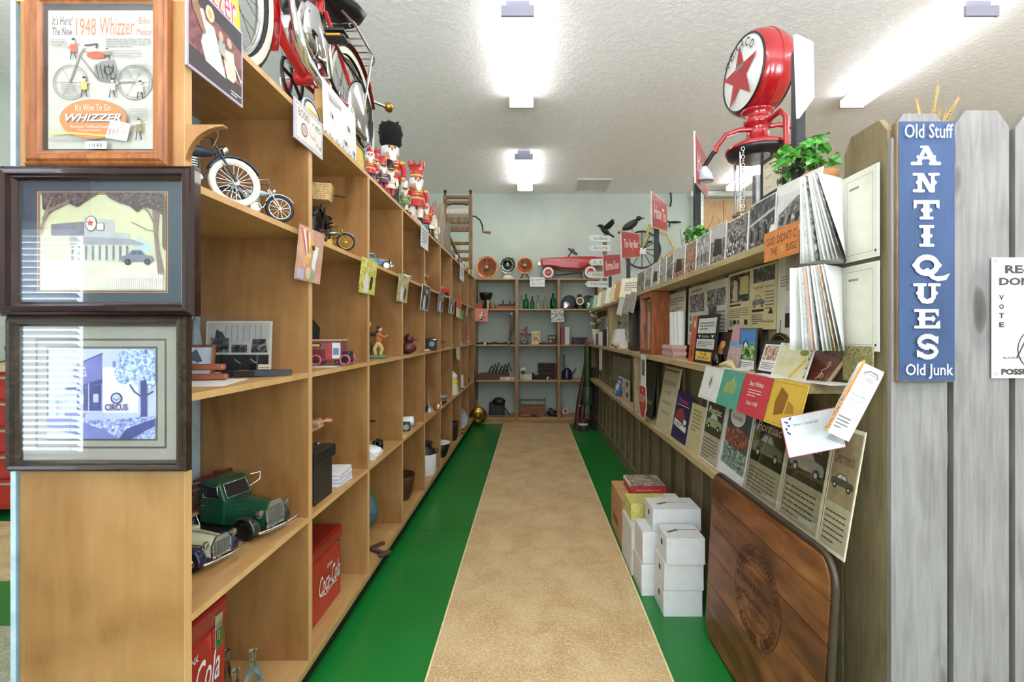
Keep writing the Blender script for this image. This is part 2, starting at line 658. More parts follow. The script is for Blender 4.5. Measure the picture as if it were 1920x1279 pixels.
def carpet_mat(name, cs):
    m, nt, b = newmat(name)
    mp = coords(nt)
    n = noise(nt, mp, 4.5, 5, 0.55, 0.6)
    v = nt.nodes.new('ShaderNodeTexVoronoi'); v.inputs['Scale'].default_value = 120
    nt.links.new(mp.outputs[0], v.inputs['Vector'])
    mx = nt.nodes.new('ShaderNodeMix'); mx.inputs[0].default_value = 0.38
    nt.links.new(n.outputs['Fac'], mx.inputs[2]); nt.links.new(v.outputs['Distance'], mx.inputs[3])
    r = ramp(nt, [(0.25, cs[0]), (0.45, cs[1]), (0.62, cs[2])])
    nt.links.new(mx.outputs[0], r.inputs[0]); nt.links.new(r.outputs[0], b.inputs['Base Color'])
    b.inputs['Roughness'].default_value = 0.95
    bump(nt, b, v.outputs['Distance'], 0.6, 0.004)
    return m


FLOORM = floor_mat()
b = MB(M('0c3a1a', 0.6)).box(FX0, FY0, -0.12, FX1, FY1, -0.006)
fl = struct(b, 'floor')
ys = [FY0, 0.35, 3.16, 5.2, FY1]
xs = [FX0, -2.2, 2.6, FX1]
for i in range(len(ys) - 1):
    for j in range(len(xs) - 1):
        b = MB(FLOORM).box(xs[j] + .003, ys[i] + .003, -0.006, xs[j + 1] - .003, ys[i + 1] - .003, 0)
        o = b.build('slab', fl)
WALLM = M('bcc6ba', 0.75, var=0.02, scale=4)
struct(MB(ceil_mat()).box(FX0, FY0, CEIL, FX1, FY1 + 0.1, CEIL + 0.1), 'ceiling')
struct(MB(WALLM).box(FX0 - 0.1, FY1, -0.12, FX1, FY1 + 0.1, CEIL), 'wall_back')
struct(MB(WALLM).box(FX0 - 0.1, FY0, -0.12, FX0, FY1, CEIL), 'wall_left')
struct(MB(WALLM).box(FX1, FY0, -0.12, FX1 + 0.1, FY1 + 0.1, CEIL), 'wall_right')
# wall behind the camera with a blind-covered window and three plain ones
b = MB(WALLM)
WINS = [(-4.22, -3.5, .3, 2.13), (-1.9, -0.5, .7, 2.4), (0.4, 1.8, .7, 2.4), (2.7, 4.1, .7, 2.4)]
x = FX0
for (a, c, z0, z1) in WINS:
    b.box(x, FY0 - .1, -0.12, a, FY0, CEIL); b.box(a, FY0 - .1, -0.12, c, FY0, z0); b.box(a, FY0 - .1, z1, c, FY0, CEIL)
    x = c
b.box(x, FY0 - .1, -0.12, FX1, FY0, CEIL)
struct(b, 'wall_front')
PANE = panemat('window_glass')
for i, (a, c, z0, z1) in enumerate(WINS):
    b = MB(WHITE)
    for q in ((a, z0, a + .05, z1), (c - .05, z0, c, z1), (a + .05, z0, c - .05, z0 + .05), (a + .05, z1 - .05, c - .05, z1)):
        b.box(q[0], FY0 - .08, q[1], q[2], FY0 - .02, q[3])
    o = struct(b, 'window_%d' % (i + 1))
    MB(PANE).box(a + .05, FY0 - .055, z0 + .05, c - .05, FY0 - .05, z1 - .05).build('pane', o)
m, nt, bs = newmat('white_vinyl_slat')
bs.inputs['Base Color'].default_value = (.9, .9, .92, 1)
bs.inputs['Transmission Weight'].default_value = 0.0
tl = nt.nodes.new('ShaderNodeBsdfTranslucent'); tl.inputs[0].default_value = (.9, .92, .95, 1)
mx = nt.nodes.new('ShaderNodeMixShader'); mx.inputs[0].default_value = .6
nt.links.new(bs.outputs[0], mx.inputs[1]); nt.links.new(tl.outputs[0], mx.inputs[2]); nt.links.new(mx.outputs[0], nt.nodes['Material Output'].inputs[0])
SLAT = m
bl = empty('window_blind', 'white slatted blind in the far left window behind the viewer', 'blind', (-3.86, FY0 + .05, .3))
slat = MB(SLAT).at((0, 0, 0), (radians(38), 0, 0)).box(-.34, -.025, -.0012, .34, .025, .0012)
me = slat.mesh('slat')
for k in range(37):
    o = bpy.data.objects.new('slat', me); COL.objects.link(o); o.parent = bl; o.location = (0, 0, .03 + k * .0486)
bb = MB(WHITE)
for x in (-.25, 0, .25): bb.cyl((x, -.028, 0), (x, -.028, 1.83), .0015, n=4)
bb.build('cord', bl)
MB(WHITE).box(-.35, -.03, 1.80, .35, .03, 1.86).build('headrail', bl)
b = MB(M('6b1230', 0.9, var=.3, scale=30, bmp=.01))
for k in range(14):
    b.cyl((-4.2 + k * .06, FY0 + .1, 2.17), (-4.2 + k * .06, FY0 + .1, 2.62), .035, .03, 10)
b.thing('window_valance', 'gathered magenta valance above the blind window', 'valance', (0, 0, 0))

# far right: planked barn door in a white casing on the back wall
b = MB(M('dfe3dd', .6)).box(2.41, FY1 - .16, 0, 2.55, FY1, 3.33).box(2.36, FY1 - .18, 3.33, 4.5, FY1, 3.40)
struct(b, 'trim_1')
d = empty('door_1', 'tall raw pine plank door in a white casing beyond the petrol pump', 'door', (2.56, FY1 - .02, 0))
d['kind'] = 'structure'
DOORW = wood('door_pine', ['a98357', 'c29d70', 'd3b286'], 'Z', 5.0, 9.0, 0.6, 9.0, 0.3)
me = MB(DOORW).box(0.004, -.03, 0, .326, 0, 3.3).mesh('plank')
for k in range(6):
    o = bpy.data.objects.new('plank', me); COL.objects.link(o); o.parent = d; o.location = (k * .33, 0, 0)
b = MB(DOORW)
b.at((.22, -.045, 3.0), (0, radians(24), 0)).box(-.06, -.012, -1.1, .06, .012, .05)
b.at((.30, -.06, 2.55), (0, radians(-32), 0)).box(-.06, -.012, -1.0, .06, .012, .30)
b.build('brace', d)

# carpet runner down the aisle
CARP = carpet_mat('beige_carpet', ['a98657', 'c0a073', 'cfb587'])
o = empty('carpet_runner', 'long beige patterned carpet runner down the middle of the green floor', 'carpet', (.067, 3.5, 0))
MB(CARP).box(-.456, -3.4, 0, .456, 3.36, .008).build('pile', o)
EDGE = M('d9cf9b', .8)
MB(EDGE).box(-.463, -3.4, 0, -.456, 3.367, .010).box(.456, -3.4, 0, .463, 3.367, .010).box(-.456, 3.36, 0, .456, 3.367, .010).build('binding', o)
CARP2 = carpet_mat('grey_beige_carpet', ['6f6a54', '8f8a70', 'a8a387'])
MB(CARP).box(-4.1, 2.52, 0, -1.6, 3.30, .008).thing('carpet_runner', 'beige carpet strip in front of the red tool chest left of the shelving', 'carpet')
MB(CARP2).box(-4.1, .2, 0, -1.5, 2.12, .008).thing('floor_mat', 'grey-green mat on the floor left of the shelving end', 'mat')

MB(CARP).box(1.5, -1.4, 0, 5.8, 7.0, .008).thing('area_carpet', 'wide beige carpet on the floor of the room behind the plank fence', 'carpet')  # added out of view so less green bounces from floor to ceiling
MB(CARP).box(-4.0, 3.95, 0, -1.35, 7.1, .008).thing('area_carpet', 'beige carpet on the floor behind the red tool chest', 'carpet')  # second unseen cover added over the green floor to tame its bounce

# ---------------------------------------------------------------- ceiling lights and vent
LENS = emit('lamp_lens', (1.0, .975, .955), LAMP)
PAN = M('9a98a8', .5, var=.01)


def fixture(label, loc, group='fluorescent ceiling lights'):
    r = empty('ceiling_light', label, 'light', loc, group=group)
    MB(PAN).box(-.075, -.60, -.05, .075, .60, 0).build('mounting_pan', r)
    for y in (-.625, .606):
        MB(PAN).box(-.105, y, -.11, .105, y + .019, -.045).build('end_cap', r)
    prof = [(-.102, -.05), (-.100, -.085), (-.09, -.106), (.09, -.106), (.100, -.085), (.102, -.05)]
    MB(LENS).prism(prof, -.605, .605, 'y').build('lens', r)
    return r


L0 = fixture('nearer of the two white tube lights over the aisle', (-.0855, 3.645, CEIL))
copy_tree(L0, loc=(-.0855, 6.14, CEIL), label='farther tube light over the aisle, close to the back wall')
copy_tree(L0, loc=(2.842, 3.645, CEIL), label='long tube light on the ceiling above the grey picket fence')
for k, (x, y) in enumerate([(-.0855, 1.15), (-3.0, 3.645), (-3.0, 1.15), (2.842, 1.15), (2.842, 6.14), (-3.0, 6.14), (4.9, 3.645)]):
    copy_tree(L0, loc=(x, y, CEIL), label=['tube light overhead in front of the viewer', 'tube light over the left room by its middle', 'tube light over the left room nearest the front',
              'tube light over the right room nearest the front', 'tube light by the barn door', 'tube light over the left room by the back wall',
              'tube light behind the viewer', 'tube light at the far right wall'][k])
v = empty('ceiling_vent', 'white square louvred air vent in the ceiling near the back wall', 'vent', (.87, 6.83, CEIL))
b = MB(WHITE)
for q in ((-.24, -.29, -.21, .29), (.21, -.29, .24, .29), (-.21, -.29, .21, -.26), (-.21, .26, .21, .29)): b.box(q[0], q[1], -.015, q[2], q[3], 0)
b.build('frame', v)
MB(M('b8b8b6', .6)).box(-.21, -.26, -.004, .21, .26, 0).build('backing', v)
me = MB(WHITE).at((0, 0, -.008), (0, radians(25), 0)).box(-.012, -.26, -.001, .012, .26, .001).mesh('slat')
for k in range(14):
    o = bpy.data.objects.new('slat', me); COL.objects.link(o); o.parent = v; o.location = (-.195 + k * .03, 0, 0)
me = MB(WHITE).box(-.006, -.26, -.014, .006, .26, -.002).mesh('bar')
for k in range(3):
    o = bpy.data.objects.new('bar', me); COL.objects.link(o); o.parent = v; o.location = (-.105 + k * .105, 0, 0)
b = MB(INK).tube([(2.09, 7.2, 3.41), (2.10, 7.19, 3.3), (2.085, 7.2, 3.2)], .012)
b.thing('hanging_hook', 'small dark hook hanging from the ceiling at the back wall', 'hook')

# ---------------------------------------------------------------- left cubby shelving
LX0, LX1, TOPZ = -1.19, -.80, 2.083
DIV = [1.130 + .6215 * i for i in range(10)]
SH = [1.657, 1.158, .638, .125]                    # shelf tops
U = empty('cubby_shelving', 'long birch plywood cubby shelving along the left side of the aisle', 'shelving', (-1.0, 4.0, 0))


def L(mb, name, bev=0.0015):
    """part of the shelving, given in room coordinates"""
    mb.v = [(a + 1.0, c - 4.0, z) for a, c, z in mb.v]
    return mb.build(name, U, bev)


L(MB(BIRCH).box(-1.177, DIV[0] - .024, .104, LX1, DIV[0], TOPZ - .018).m(BAND).box(LX1 + .0002, DIV[0] - .024, .104, LX1 + .001, DIV[0], TOPZ - .018), 'end_panel', 0)
for k in range(1, 10):
    L(MB(BIRCH).box(LX0 + .004, DIV[k] - .028, .104, LX1, DIV[k], TOPZ - .018).m(BAND).box(LX1 + .0002, DIV[k] - .028, .104, LX1 + .001, DIV[k], TOPZ - .018), 'divider', 0)
for k in range(9):
    for z in SH:
        L(MB(BIRCH_H).box(LX0 + .004, DIV[k] + .0005, z - .018, LX1 - .001, DIV[k + 1] - .0285, z).m(BAND).box(LX1 - .0008, DIV[k] + .0005, z - .018, LX1, DIV[k + 1] - .0285, z), 'shelf', 0)
L(MB(BIRCH_H).box(LX0, DIV[0] - .024, TOPZ - .018, LX1, 6.84, TOPZ).m(BAND).box(LX1 + .0002, DIV[0] - .024, TOPZ - .018, LX1 + .001, 6.84, TOPZ), 'top_board', 0)
L(MB(BIRCH_H).box(LX0, DIV[0] - .024, .086, LX1, 6.84, .104), 'base_board')
L(MB(M('0d0f0d', .6)).box(LX0, DIV[0], 0, LX1 - .035, 6.84, .086), 'toe_kick', 0)
L(MB(M('a9bcc4', .6)).box(LX0 - .012, DIV[0] - .022, .05, LX0, 6.84, TOPZ), 'back_panel', 0)
L(MB(BIRCH).box(-.845, DIV[9], .104, LX1, 6.84, TOPZ - .018), 'filler_panel', 0)
pts = [(LX1, 1.783), (LX1 + .088, 1.783)] + [(LX1 + .088 * (1 - sin(t * pi / 2 / 8)), 1.783 - .088 * (1 - cos(t * pi / 2 / 8)) - .004) for t in range(9)]
L(MB(BIRCH).prism(pts, DIV[0] - .020, DIV[0] - .004, 'y'), 'bracket', 0)
b = MB(DARK)
for (yy, zz) in ((.43, 1.9), (1.0, 1.95), (1.5, .9), (2.1, 1.95)):
    pass

# ---------------------------------------------------------------- back shelving across the aisle end
BY0, BY1 = 6.86, 7.25
B = empty('back_shelving', 'birch plywood shelving across the far end of the aisle', 'shelving', (0, BY0, 0))


def BB(mb, name, bev=0.002):
    mb.v = [(a, c - BY0, z) for a, c, z in mb.v]
    return mb.build(name, B, bev)


BSX = [(-.835, -.79), (-.229, -.183), (.373, .415), (.953, .99)]
for (a, c) in BSX:
    BB(MB(BIRCH).box(a, BY0, .06, c, BY0 + .02, TOPZ - .02), 'stile')
    BB(MB(wood('birch_dark_side', ['8a5f38', 'a0754a', 'b08758'], 'Z', 3, 6, .5, 9, .4)).box((a + c) / 2 - .012, BY0 + .02, .09, (a + c) / 2 + .012, BY1, TOPZ - .02), 'divider')
for k in range(3):
    for z in (1.65, 1.138, .629, .095):
        BB(MB(BIRCH_B).box((BSX[k][0] + BSX[k][1]) / 2 + .0125, BY0 + .003, z - .02, (BSX[k + 1][0] + BSX[k + 1][1]) / 2 - .0125, BY1, z), 'shelf')
    BB(MB(BIRCH_B).box(BSX[k][1], BY0 + .001, .06, BSX[k + 1][0], BY0 + .0025, .075), 'rail')
BB(MB(BIRCH_B).box(-.84, BY0 - .004, TOPZ - .018, .99, BY1, TOPZ), 'top_board')
BB(MB(BIRCH_B).box(-.82, BY0 + .03, 0, .97, BY0 + .05, .075), 'toe_kick')

# ---------------------------------------------------------------- fence wall on the right
WX = .92


def picket(mb, w, h, t, z0=0.0):
    """dog-eared board standing in local x,z, front at y=0"""
    c = .03
    return mb.prism([(-w / 2, z0), (w / 2, z0), (w / 2, h - c * 1.4), (w / 2 - c, h), (-w / 2 + c, h), (-w / 2, h - c * 1.4)], 0, t, 'y')


FN = empty('plank_fence', 'olive stained plank fence behind the shelves on the right side of the aisle', 'fence', (WX, 4.0, 0))
mF = MB(FENCE).box(-.07, 0, 0.012, .07, .016, 1.5785).mesh('picket')
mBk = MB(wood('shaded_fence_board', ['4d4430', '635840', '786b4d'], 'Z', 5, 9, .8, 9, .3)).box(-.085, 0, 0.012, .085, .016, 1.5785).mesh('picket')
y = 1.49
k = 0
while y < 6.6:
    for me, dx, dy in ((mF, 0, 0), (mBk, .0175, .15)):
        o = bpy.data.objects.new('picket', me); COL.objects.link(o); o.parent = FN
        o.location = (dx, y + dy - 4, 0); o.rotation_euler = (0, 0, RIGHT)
    y += .30
b = MB(FENCE)
picket(b, .172, 1.865, .016)
o = b.build('picket', FN, .002); o.location = (0, 1.325 - 4, 0); o.rotation_euler = (0, 0, RIGHT)
for z in (.06, 1.0, 1.5):
    MB(FENCE).box(.0345, -2.66, z - .045, .06, 2.75, z + .045).build('rail', FN)
MB(FENCE).box(-.012, -2.45, 0, -.001, 2.7, .10).build('kick_board', FN)

NF = empty('picket_fence', 'weathered grey dog-eared picket fence facing the viewer at the right', 'fence', (WX, 1.24, 0))
b1 = MB(GREYB); picket(b1, .143, 1.868, .016)
mG = b1.mesh('picket')
b1 = MB(FENCE); picket(b1, .143, 1.845, .016)
mG2 = b1.mesh('picket')
for k in range(9):
    o = bpy.data.objects.new('picket', mG); COL.objects.link(o); o.parent = NF
    o.location = (.0835 + k * .1592, 0, [0, .008, 0.004, -.004, .006, .0, .007, .002, .005][k])
    if k < 8:
        o = bpy.data.objects.new('picket', mG2); COL.objects.link(o); o.parent = NF
        o.location = (.163 + k * .1592, .06, -.01)
b = MB(GREYB).box(.0005, -.0125, .0, .0125, -.001, 1.80)
b.build('edge_board', NF)
for z in (.25, 1.0, 1.65):
    MB(FENCE).box(.035, .0165, z - .045, 1.45, .059, z + .045).build('rail', NF)

# shelves fixed to the plank fence
SHX0 = .80
MIDZ, LOWZ, HIZ = 1.155, .69, 1.605
MB(PINE).box(SHX0 - .01, 1.40, MIDZ - .032, WX - .002, 6.70, MIDZ).thing('wall_shelf', 'middle pine shelf on the plank fence at chest height', 'shelf', bevel=.002)
MB(PINE).box(SHX0, 1.45, LOWZ - .034, WX - .013, 6.70, LOWZ).thing('wall_shelf', 'lowest pine shelf on the plank fence above the white boxes', 'shelf', bevel=.002)
MB(PINE).box(.790, 1.40, HIZ - .026, .975, 6.80, HIZ).thing('wall_shelf', 'top pine shelf along the fence holding the row of old photographs', 'shelf', bevel=.002)
MB(PINEZ).box(.80, 3.72, LOWZ + .001, .90, 3.765, MIDZ - .033).thing('shelf_upright', 'short pine upright between the lowest and middle fence shelves', 'upright', bevel=.002)
MB(PINEZ).box(.80, 4.95, MIDZ + .001, .90, 5.0, HIZ - .027).thing('shelf_upright', 'pine upright between the middle and top fence shelves', 'upright', bevel=.002)

# ---------------------------------------------------------------- three framed pictures on the shelving end
GLASS = panemat('picture_glass')
SF = 1.085 / F


def loft_frame(b, w, h, steps):
    """mitred moulding: rectangles (inset, y) lofted one to the next; local x centred, z from 0"""
    rings = []
    for ins, y in steps:
        rings.append([(-w / 2 + ins, y, ins), (w / 2 - ins, y, ins), (w / 2 - ins, y, h - ins), (-w / 2 + ins, y, h - ins)])
    for r0, r1 in zip(rings[:-1], rings[1:]):
        b.add(r0 + r1, [(i, (i + 1) % 4, (i + 1) % 4 + 4, i + 4) for i in range(4)])
    return b


def picture(label, px0, py0, px1, py1, mw, fmat, back, draw, glaze=True, y=1.106, name='framed_picture', depth=.026):
    """a framed picture whose outer edges lie at photo pixels; draw(b) prints in pixels (x, -y)"""
    x0, x1 = (px0 - VX) * SF, (px1 - VX) * SF
    z0, z1 = ZC + (VY - py1) * SF, ZC + (VY - py0) * SF
    w, h = x1 - x0, z1 - z0
    e = empty(name, label, 'picture', ((x0 + x1) / 2, y - .001, z0))
    m = mw * SF
    b = loft_frame(MB(fmat), w, h, [(0, 0), (0, -depth * .6), (m * .12, -depth * .8), (m * .2, -depth * .75), (m * .35, -depth), (m * .62, -depth * .95), (m * .72, -depth * .7), (m * .82, -depth * .72), (m, -depth * .45), (m, 0)])
    b.build('frame', e)
    b = MB(back)
    b.box(-w / 2 + m * .8, -.006, m * .8, w / 2 - m * .8, -.002, h - m * .8)
    b.t0 = .0062
    b.T = Matrix.Translation((-(px0 + px1) / 2 * SF, 0, py1 * SF)) @ Matrix.Diagonal((SF, 1, SF, 1))
    draw(b)
    b.build('print', e)
    if glaze:
        MB(GLASS).box(-w / 2 + m * .9, -.0145, m * .9, w / 2 - m * .9, -.0135, h - m * .9).build('glass', e)
    return e


def R(b, x0, y0, x1, y1, mat):
    return b.rect(x0, -y1, x1, -y0, mat)


def PP(b, pts, mat):
    return b.poly([(x, -y) for x, y in pts], mat)


def LN(b, pts, w, mat):
    return b.line([(x, -y) for x, y in pts], w, mat)


ORI = M('bd6b40', .6, var=.02)
PAGE = M('b3aea2', .6, var=.02, scale=6)


WHL = M('858178', .6)


def art_whizzer(b):
    R(b, 79, 12, 281, 275, PAGE)
    b.word("It's Here!", 106, -31, 17, INK, 38, .15)
    b.word("The New", 106, -52, 15, INK, 38, .15)
    b.word("1948", 151, -43, 33, ORI, 38, 0)
    b.word("Whizzer", 210, -42, 34, ORI, 65, .1)
    b.word("Bike", 262, -31, 14, ORI, 22, .1)
    b.word("Motor", 262, -53, 13, ORI, 30, .1)
    b.para(189, -83, 275, -65, 5, GREYI)
    for c in (122, 244):
        b.ringp(c, -149, 34, 34, 2.5, WHL)
        b.ringp(c, -149, 29, 29, 1, WHL)
        for k in range(6):
            LN(b, [(c, 149), (c + 29 * cos(k * 1.05), 149 + 29 * sin(k * 1.05))], .8, WHL)
    LN(b, [(122, 149), (142, 96), (150, 84)], 3, GREYI)
    LN(b, [(142, 100), (176, 145), (200, 150), (244, 149)], 2.5, GREYI)
    LN(b, [(150, 92), (195, 100), (208, 140)], 2.5, GREYI)
    LN(b, [(150, 80), (175, 77), (172, 85)], 3, INK)
    b.oval(173, -98, 19, 7, M('b4492f', .5))
    PP(b, [(168, 120), (182, 110), (206, 108), (212, 128), (204, 148), (182, 146), (170, 134)], GREYI)
    for k in range(5): LN(b, [(172 + k * 8, 116), (178 + k * 8, 144)], 1.6, INK)
    b.ringp(196, -128, 9, 9, 2.5, INK)
    for (x, y, c, h) in ((130, 88, M('b5503e', .6), 40), (151, 160, M('caa457', .6), 38), (205, 162, LGREY, 36), (258, 166, LGREY, 34), (256, 241, M('7d6a48', .6), 40), (197, 98, GREYI, 18)):
        b.oval(x, -(y - h * .36), 3, 3.4, M('d8a888', .6), 10)
        R(b, x - 3, y - h * .54, x + 3, y - h * .44, INK)
        PP(b, [(x - 5, y - h * .25), (x + 5, y - h * .25), (x + 6, y + h * .14), (x - 6, y + h * .14)], c)
        LN(b, [(x - 4, y - h * .2), (x - 11, y - h * .05)], 2, c); LN(b, [(x + 4, y - h * .2), (x + 12, y - h * .28)], 2, c)
        LN(b, [(x - 3, y + h * .1), (x - 5, y + h * .5)], 2, INK); LN(b, [(x + 3, y + h * .1), (x + 6, y + h * .48)], 2, INK)
    for i, (x0, y0, x1, y1) in enumerate([(90, 72, 120, 85), (211, 92, 262, 105), (244, 116, 274, 137), (211, 127, 241, 143), (111, 154, 140, 176), (240, 201, 274, 222)]):
        b.frame(x0, -y1, x1, -y0, .8, GREYI)
        b.para(x0 + 2, -y1 + 2, x1 - 2, -y0 - 2, max(3, int((y1 - y0) / 4)), GREYI, seed=i)
    b.oval(172, -222, 63, 37, ORI, 36)
    b.word("It's Wise To Go", 172, -200, 13, PAGE, 66)
    b.word("WHIZZER", 174, -221, 15, INK, 105, .3, .03)
    b.word("WHIZZER", 172.5, -219.5, 14, M('d4e0d8', .6), 104, .3, .02)
    b.word("American Thriftland Power", 166, -236, 6, PAGE, 72)
    b.word("Transportation", 166, -244, 6, PAGE, 44)
    LN(b, [(89, 252), (120, 248), (150, 250), (200, 254)], 3, M('cdb247', .6))
    b.para(89, -264, 200, -258, 2, GREYI, .35)
    PP(b, [(206, 223), (244, 232), (236, 264), (196, 258)], WHITE)
    b.word("Still Only", 224, -235, 9, INK, 29, .1, rot=-.2)
    b.word("$97", 211, -248, 14, M('b9472f', .6), 20, .1, rot=-.2)
    b.word("55", 229, -248, 8, M('b9472f', .6), 9, .1, rot=-.2)
    R(b, 159, 265, 199, 278, WHITE)
    b.word("1948", 179, -272, 9, BLACK, 24)


picture('framed motor bike advertisement reading 1948, topmost picture on the shelf end', 43, -28, 311, 309, 30, WALNUT, M('35322f', .6), art_whizzer)

SKY1 = M('b8b491', .6, var=.04, scale=5)
BARK = M('7c675c', .6, var=.1)
LEAFP = photo('ink_leaves', ['30262a', '4a3c3e', '7d7169'], 160, 1, 3)


def art_station(b):
    R(b, 28, 334, 338, 568, M('39404b', .7, var=.03))
    b.frame(58, -548, 306, -356, 1.3, M('b98550', .5)); b.frame(61, -545, 303, -359, 1.3, M('b98550', .5))
    R(b, 64, 362, 302, 543, SKY1)
    PP(b, [(240, 470), (250, 440), (270, 455), (290, 470)], M('9fb1ae', .6))
    R(b, 64, 488, 302, 543, M('c4c0ab', .6))
    PP(b, [(85, 418), (148, 413), (148, 440), (85, 440)], M('6c6872', .6))
    PP(b, [(148, 404), (206, 411), (206, 434), (236, 436), (236, 450), (262, 456), (262, 460), (148, 458)], M('a5a3a1', .6))
    PP(b, [(120, 440), (236, 446), (262, 455), (258, 458), (120, 456)], M('8b8a90', .6))
    R(b, 120, 457, 240, 489, M('b5b2a6', .6))
    for k in range(9): R(b, 124 + k * 13, 459, 128 + k * 13, 486, M('75726d', .6))
    b.oval(162, -417, 10.5, 15, INK, 20); b.oval(162, -417, 9.3, 13.5, M('d9d2cc', .6), 20)
    star(b, 162, -416, 7.5, M('c23a3c', .6))
    R(b, 172, 416, 187, 430, M('d8d2c0', .6)); b.frame(172, -430, 187, -416, 1, INK)
    b.motor(250, -482, 60, M('70707e', .5), INK, M('4e525c', .5))
    # trees either side with overhanging leaves
    PP(b, [(276, 362), (282, 362), (286, 420), (292, 470), (302, 513), (290, 515), (284, 460)], BARK)
    PP(b, [(288, 362), (294, 362), (288, 440), (284, 440)], BARK)
    LN(b, [(286, 432), (270, 430), (250, 420), (238, 414)], 1.6, BARK)
    LN(b, [(284, 420), (272, 395), (248, 376)], 3, BARK)
    PP(b, [(298, 362), (303, 362), (303, 470), (298, 460)], M('5f5048', .6))
    for q in ([(190, 360), (300, 360), (300, 402), (284, 392), (262, 386), (250, 396), (236, 384), (216, 378), (196, 368)], [(70, 360), (178, 360), (162, 368), (150, 376), (136, 386), (118, 378), (100, 382), (84, 398), (72, 390)]):
        PP(b, q, LEAFP)
    LN(b, [(72, 410), (84, 392), (104, 384), (122, 374)], 5, BARK)
    LN(b, [(66, 440), (76, 400), (90, 366)], 3, BARK)
    # picket fence in the corner
    for k in range(27): R(b, 202 + k * 3.7, 512 + (k % 3), 204 + k * 3.7, 541, M('e4decb', .6))
    R(b, 200, 518, 302, 520, M('e4decb', .6))


def star(b, cx, cz, r, mat, rot=pi / 2):
    pts = []
    for k in range(10):
        rr = r if k % 2 == 0 else r * .4
        a = rot + k * pi / 5
        pts.append((cx + rr * cos(a), cz + rr * sin(a)))
    b.m(mat)
    b.lay += 1
    y = -0.00025 * b.lay - b.t0
    b.add([(cx, y, cz)] + [(p[0], y, p[1]) for p in pts], [(0, 1 + k, 1 + (k + 1) % 10) for k in range(10)])


picture('dark mahogany framed print of an old filling station under trees, middle of the three pictures', 3, 311, 365, 593, 27, MAHOG, M('39404b', .7), art_station, depth=.034)

P1, P2, P3 = M('b2b6cf', .6, var=.04, scale=8), M('6d6da8', .6, var=.08), M('3f3f78', .6, var=.1)
WIL = photo('willow_ink', ['44508a', '7f93bd', 'b9c8dc', 'dfe4ee'], 120, .6, 3)
GRASSP = photo('grass_ink', ['4a4f92', '8d97c8', 'dfe2f0'], 140, .6, 3)


def art_circus(b):
    MATB = M('948c80', .7, var=.02)
    R(b, 30, 610, 324, 868, MATB)
    b.frame(55, -844, 304, -635, 4, M('4f473f', .5)); b.frame(76, -829, 287, -650, 4, M('55504c', .5))
    R(b, 80, 655, 284, 825, P1)
    PP(b, [(80, 745), (135, 742), (135, 760), (80, 765)], M('aeb6d6', .6))
    PP(b, [(134, 683), (182, 664), (182, 775), (134, 775)], P2)
    LN(b, [(134, 684), (183, 663)], 2.5, P3)
    PP(b, [(183, 690), (206, 688), (250, 700), (250, 776), (183, 776)], M('dcdff0', .6))
    R(b, 202, 678, 208, 690, P2)
    PP(b, [(124, 690), (150, 688), (153, 706), (128, 712)], M('b3a6c8', .6)); b.para(128, -710, 150, -692, 3, P3)
    PP(b, [(110, 728), (134, 726), (160, 718), (182, 712), (182, 720), (134, 732), (112, 732)], P3)
    for x in (112, 134, 156, 182): R(b, x, 728 if x < 140 else 720, x + 2, 778, P1)
    PP(b, [(135, 732), (156, 728), (156, 774), (135, 774)], P3); PP(b, [(159, 726), (180, 722), (180, 774), (159, 774)], P3)
    R(b, 140, 742, 148, 758, P1); R(b, 166, 740, 176, 756, P1)
    R(b, 110, 772, 184, 776, P1); R(b, 112, 776, 150, 786, P2)
    for k in range(5): PP(b, [(156 + k * 3, 774 + k * 4), (178 + k * 3, 773 + k * 4), (179 + k * 3, 775 + k * 4), (157 + k * 3, 776 + k * 4)], P1)
    PP(b, [(215, 662), (232, 655), (284, 655), (284, 722), (272, 730), (262, 716), (246, 722), (236, 712), (226, 722), (214, 718), (206, 704)], WIL)
    PP(b, [(256, 715), (268, 712), (268, 780), (276, 792), (250, 794), (257, 778)], P3)
    LN(b, [(258, 745), (244, 735), (236, 722)], 3, P3); LN(b, [(268, 742), (281, 735)], 3, P3)
    b.oval(211, -748, 11, 11, P3); b.oval(211, -748, 8, 8, P1); LN(b, [(205, 748), (211, 752), (217, 748)], 1.5, P3)
    b.word("CIRCUS", 211, -765, 13, M('6a4a78', .6), 44, 0, .04)
    PP(b, [(80, 800), (120, 788), (160, 790), (284, 782), (284, 825), (80, 825)], GRASSP)
    PP(b, [(80, 785), (110, 782), (190, 808), (215, 825), (150, 825), (80, 800)], P2)
    PP(b, [(80, 806), (130, 815), (140, 825), (80, 825)], P1)
    PP(b, [(230, 806), (284, 786), (284, 800), (240, 825), (216, 825)], P3)
    LN(b, [(100, 745), (100, 782)], 2, P2); LN(b, [(92, 757), (110, 757)], 1.6, P2)


picture('dark framed blue print of a country store with a circus bill, lowest picture', 12, 592, 348, 885, 20, EBONY, M('948c80', .7), art_circus, depth=.030)

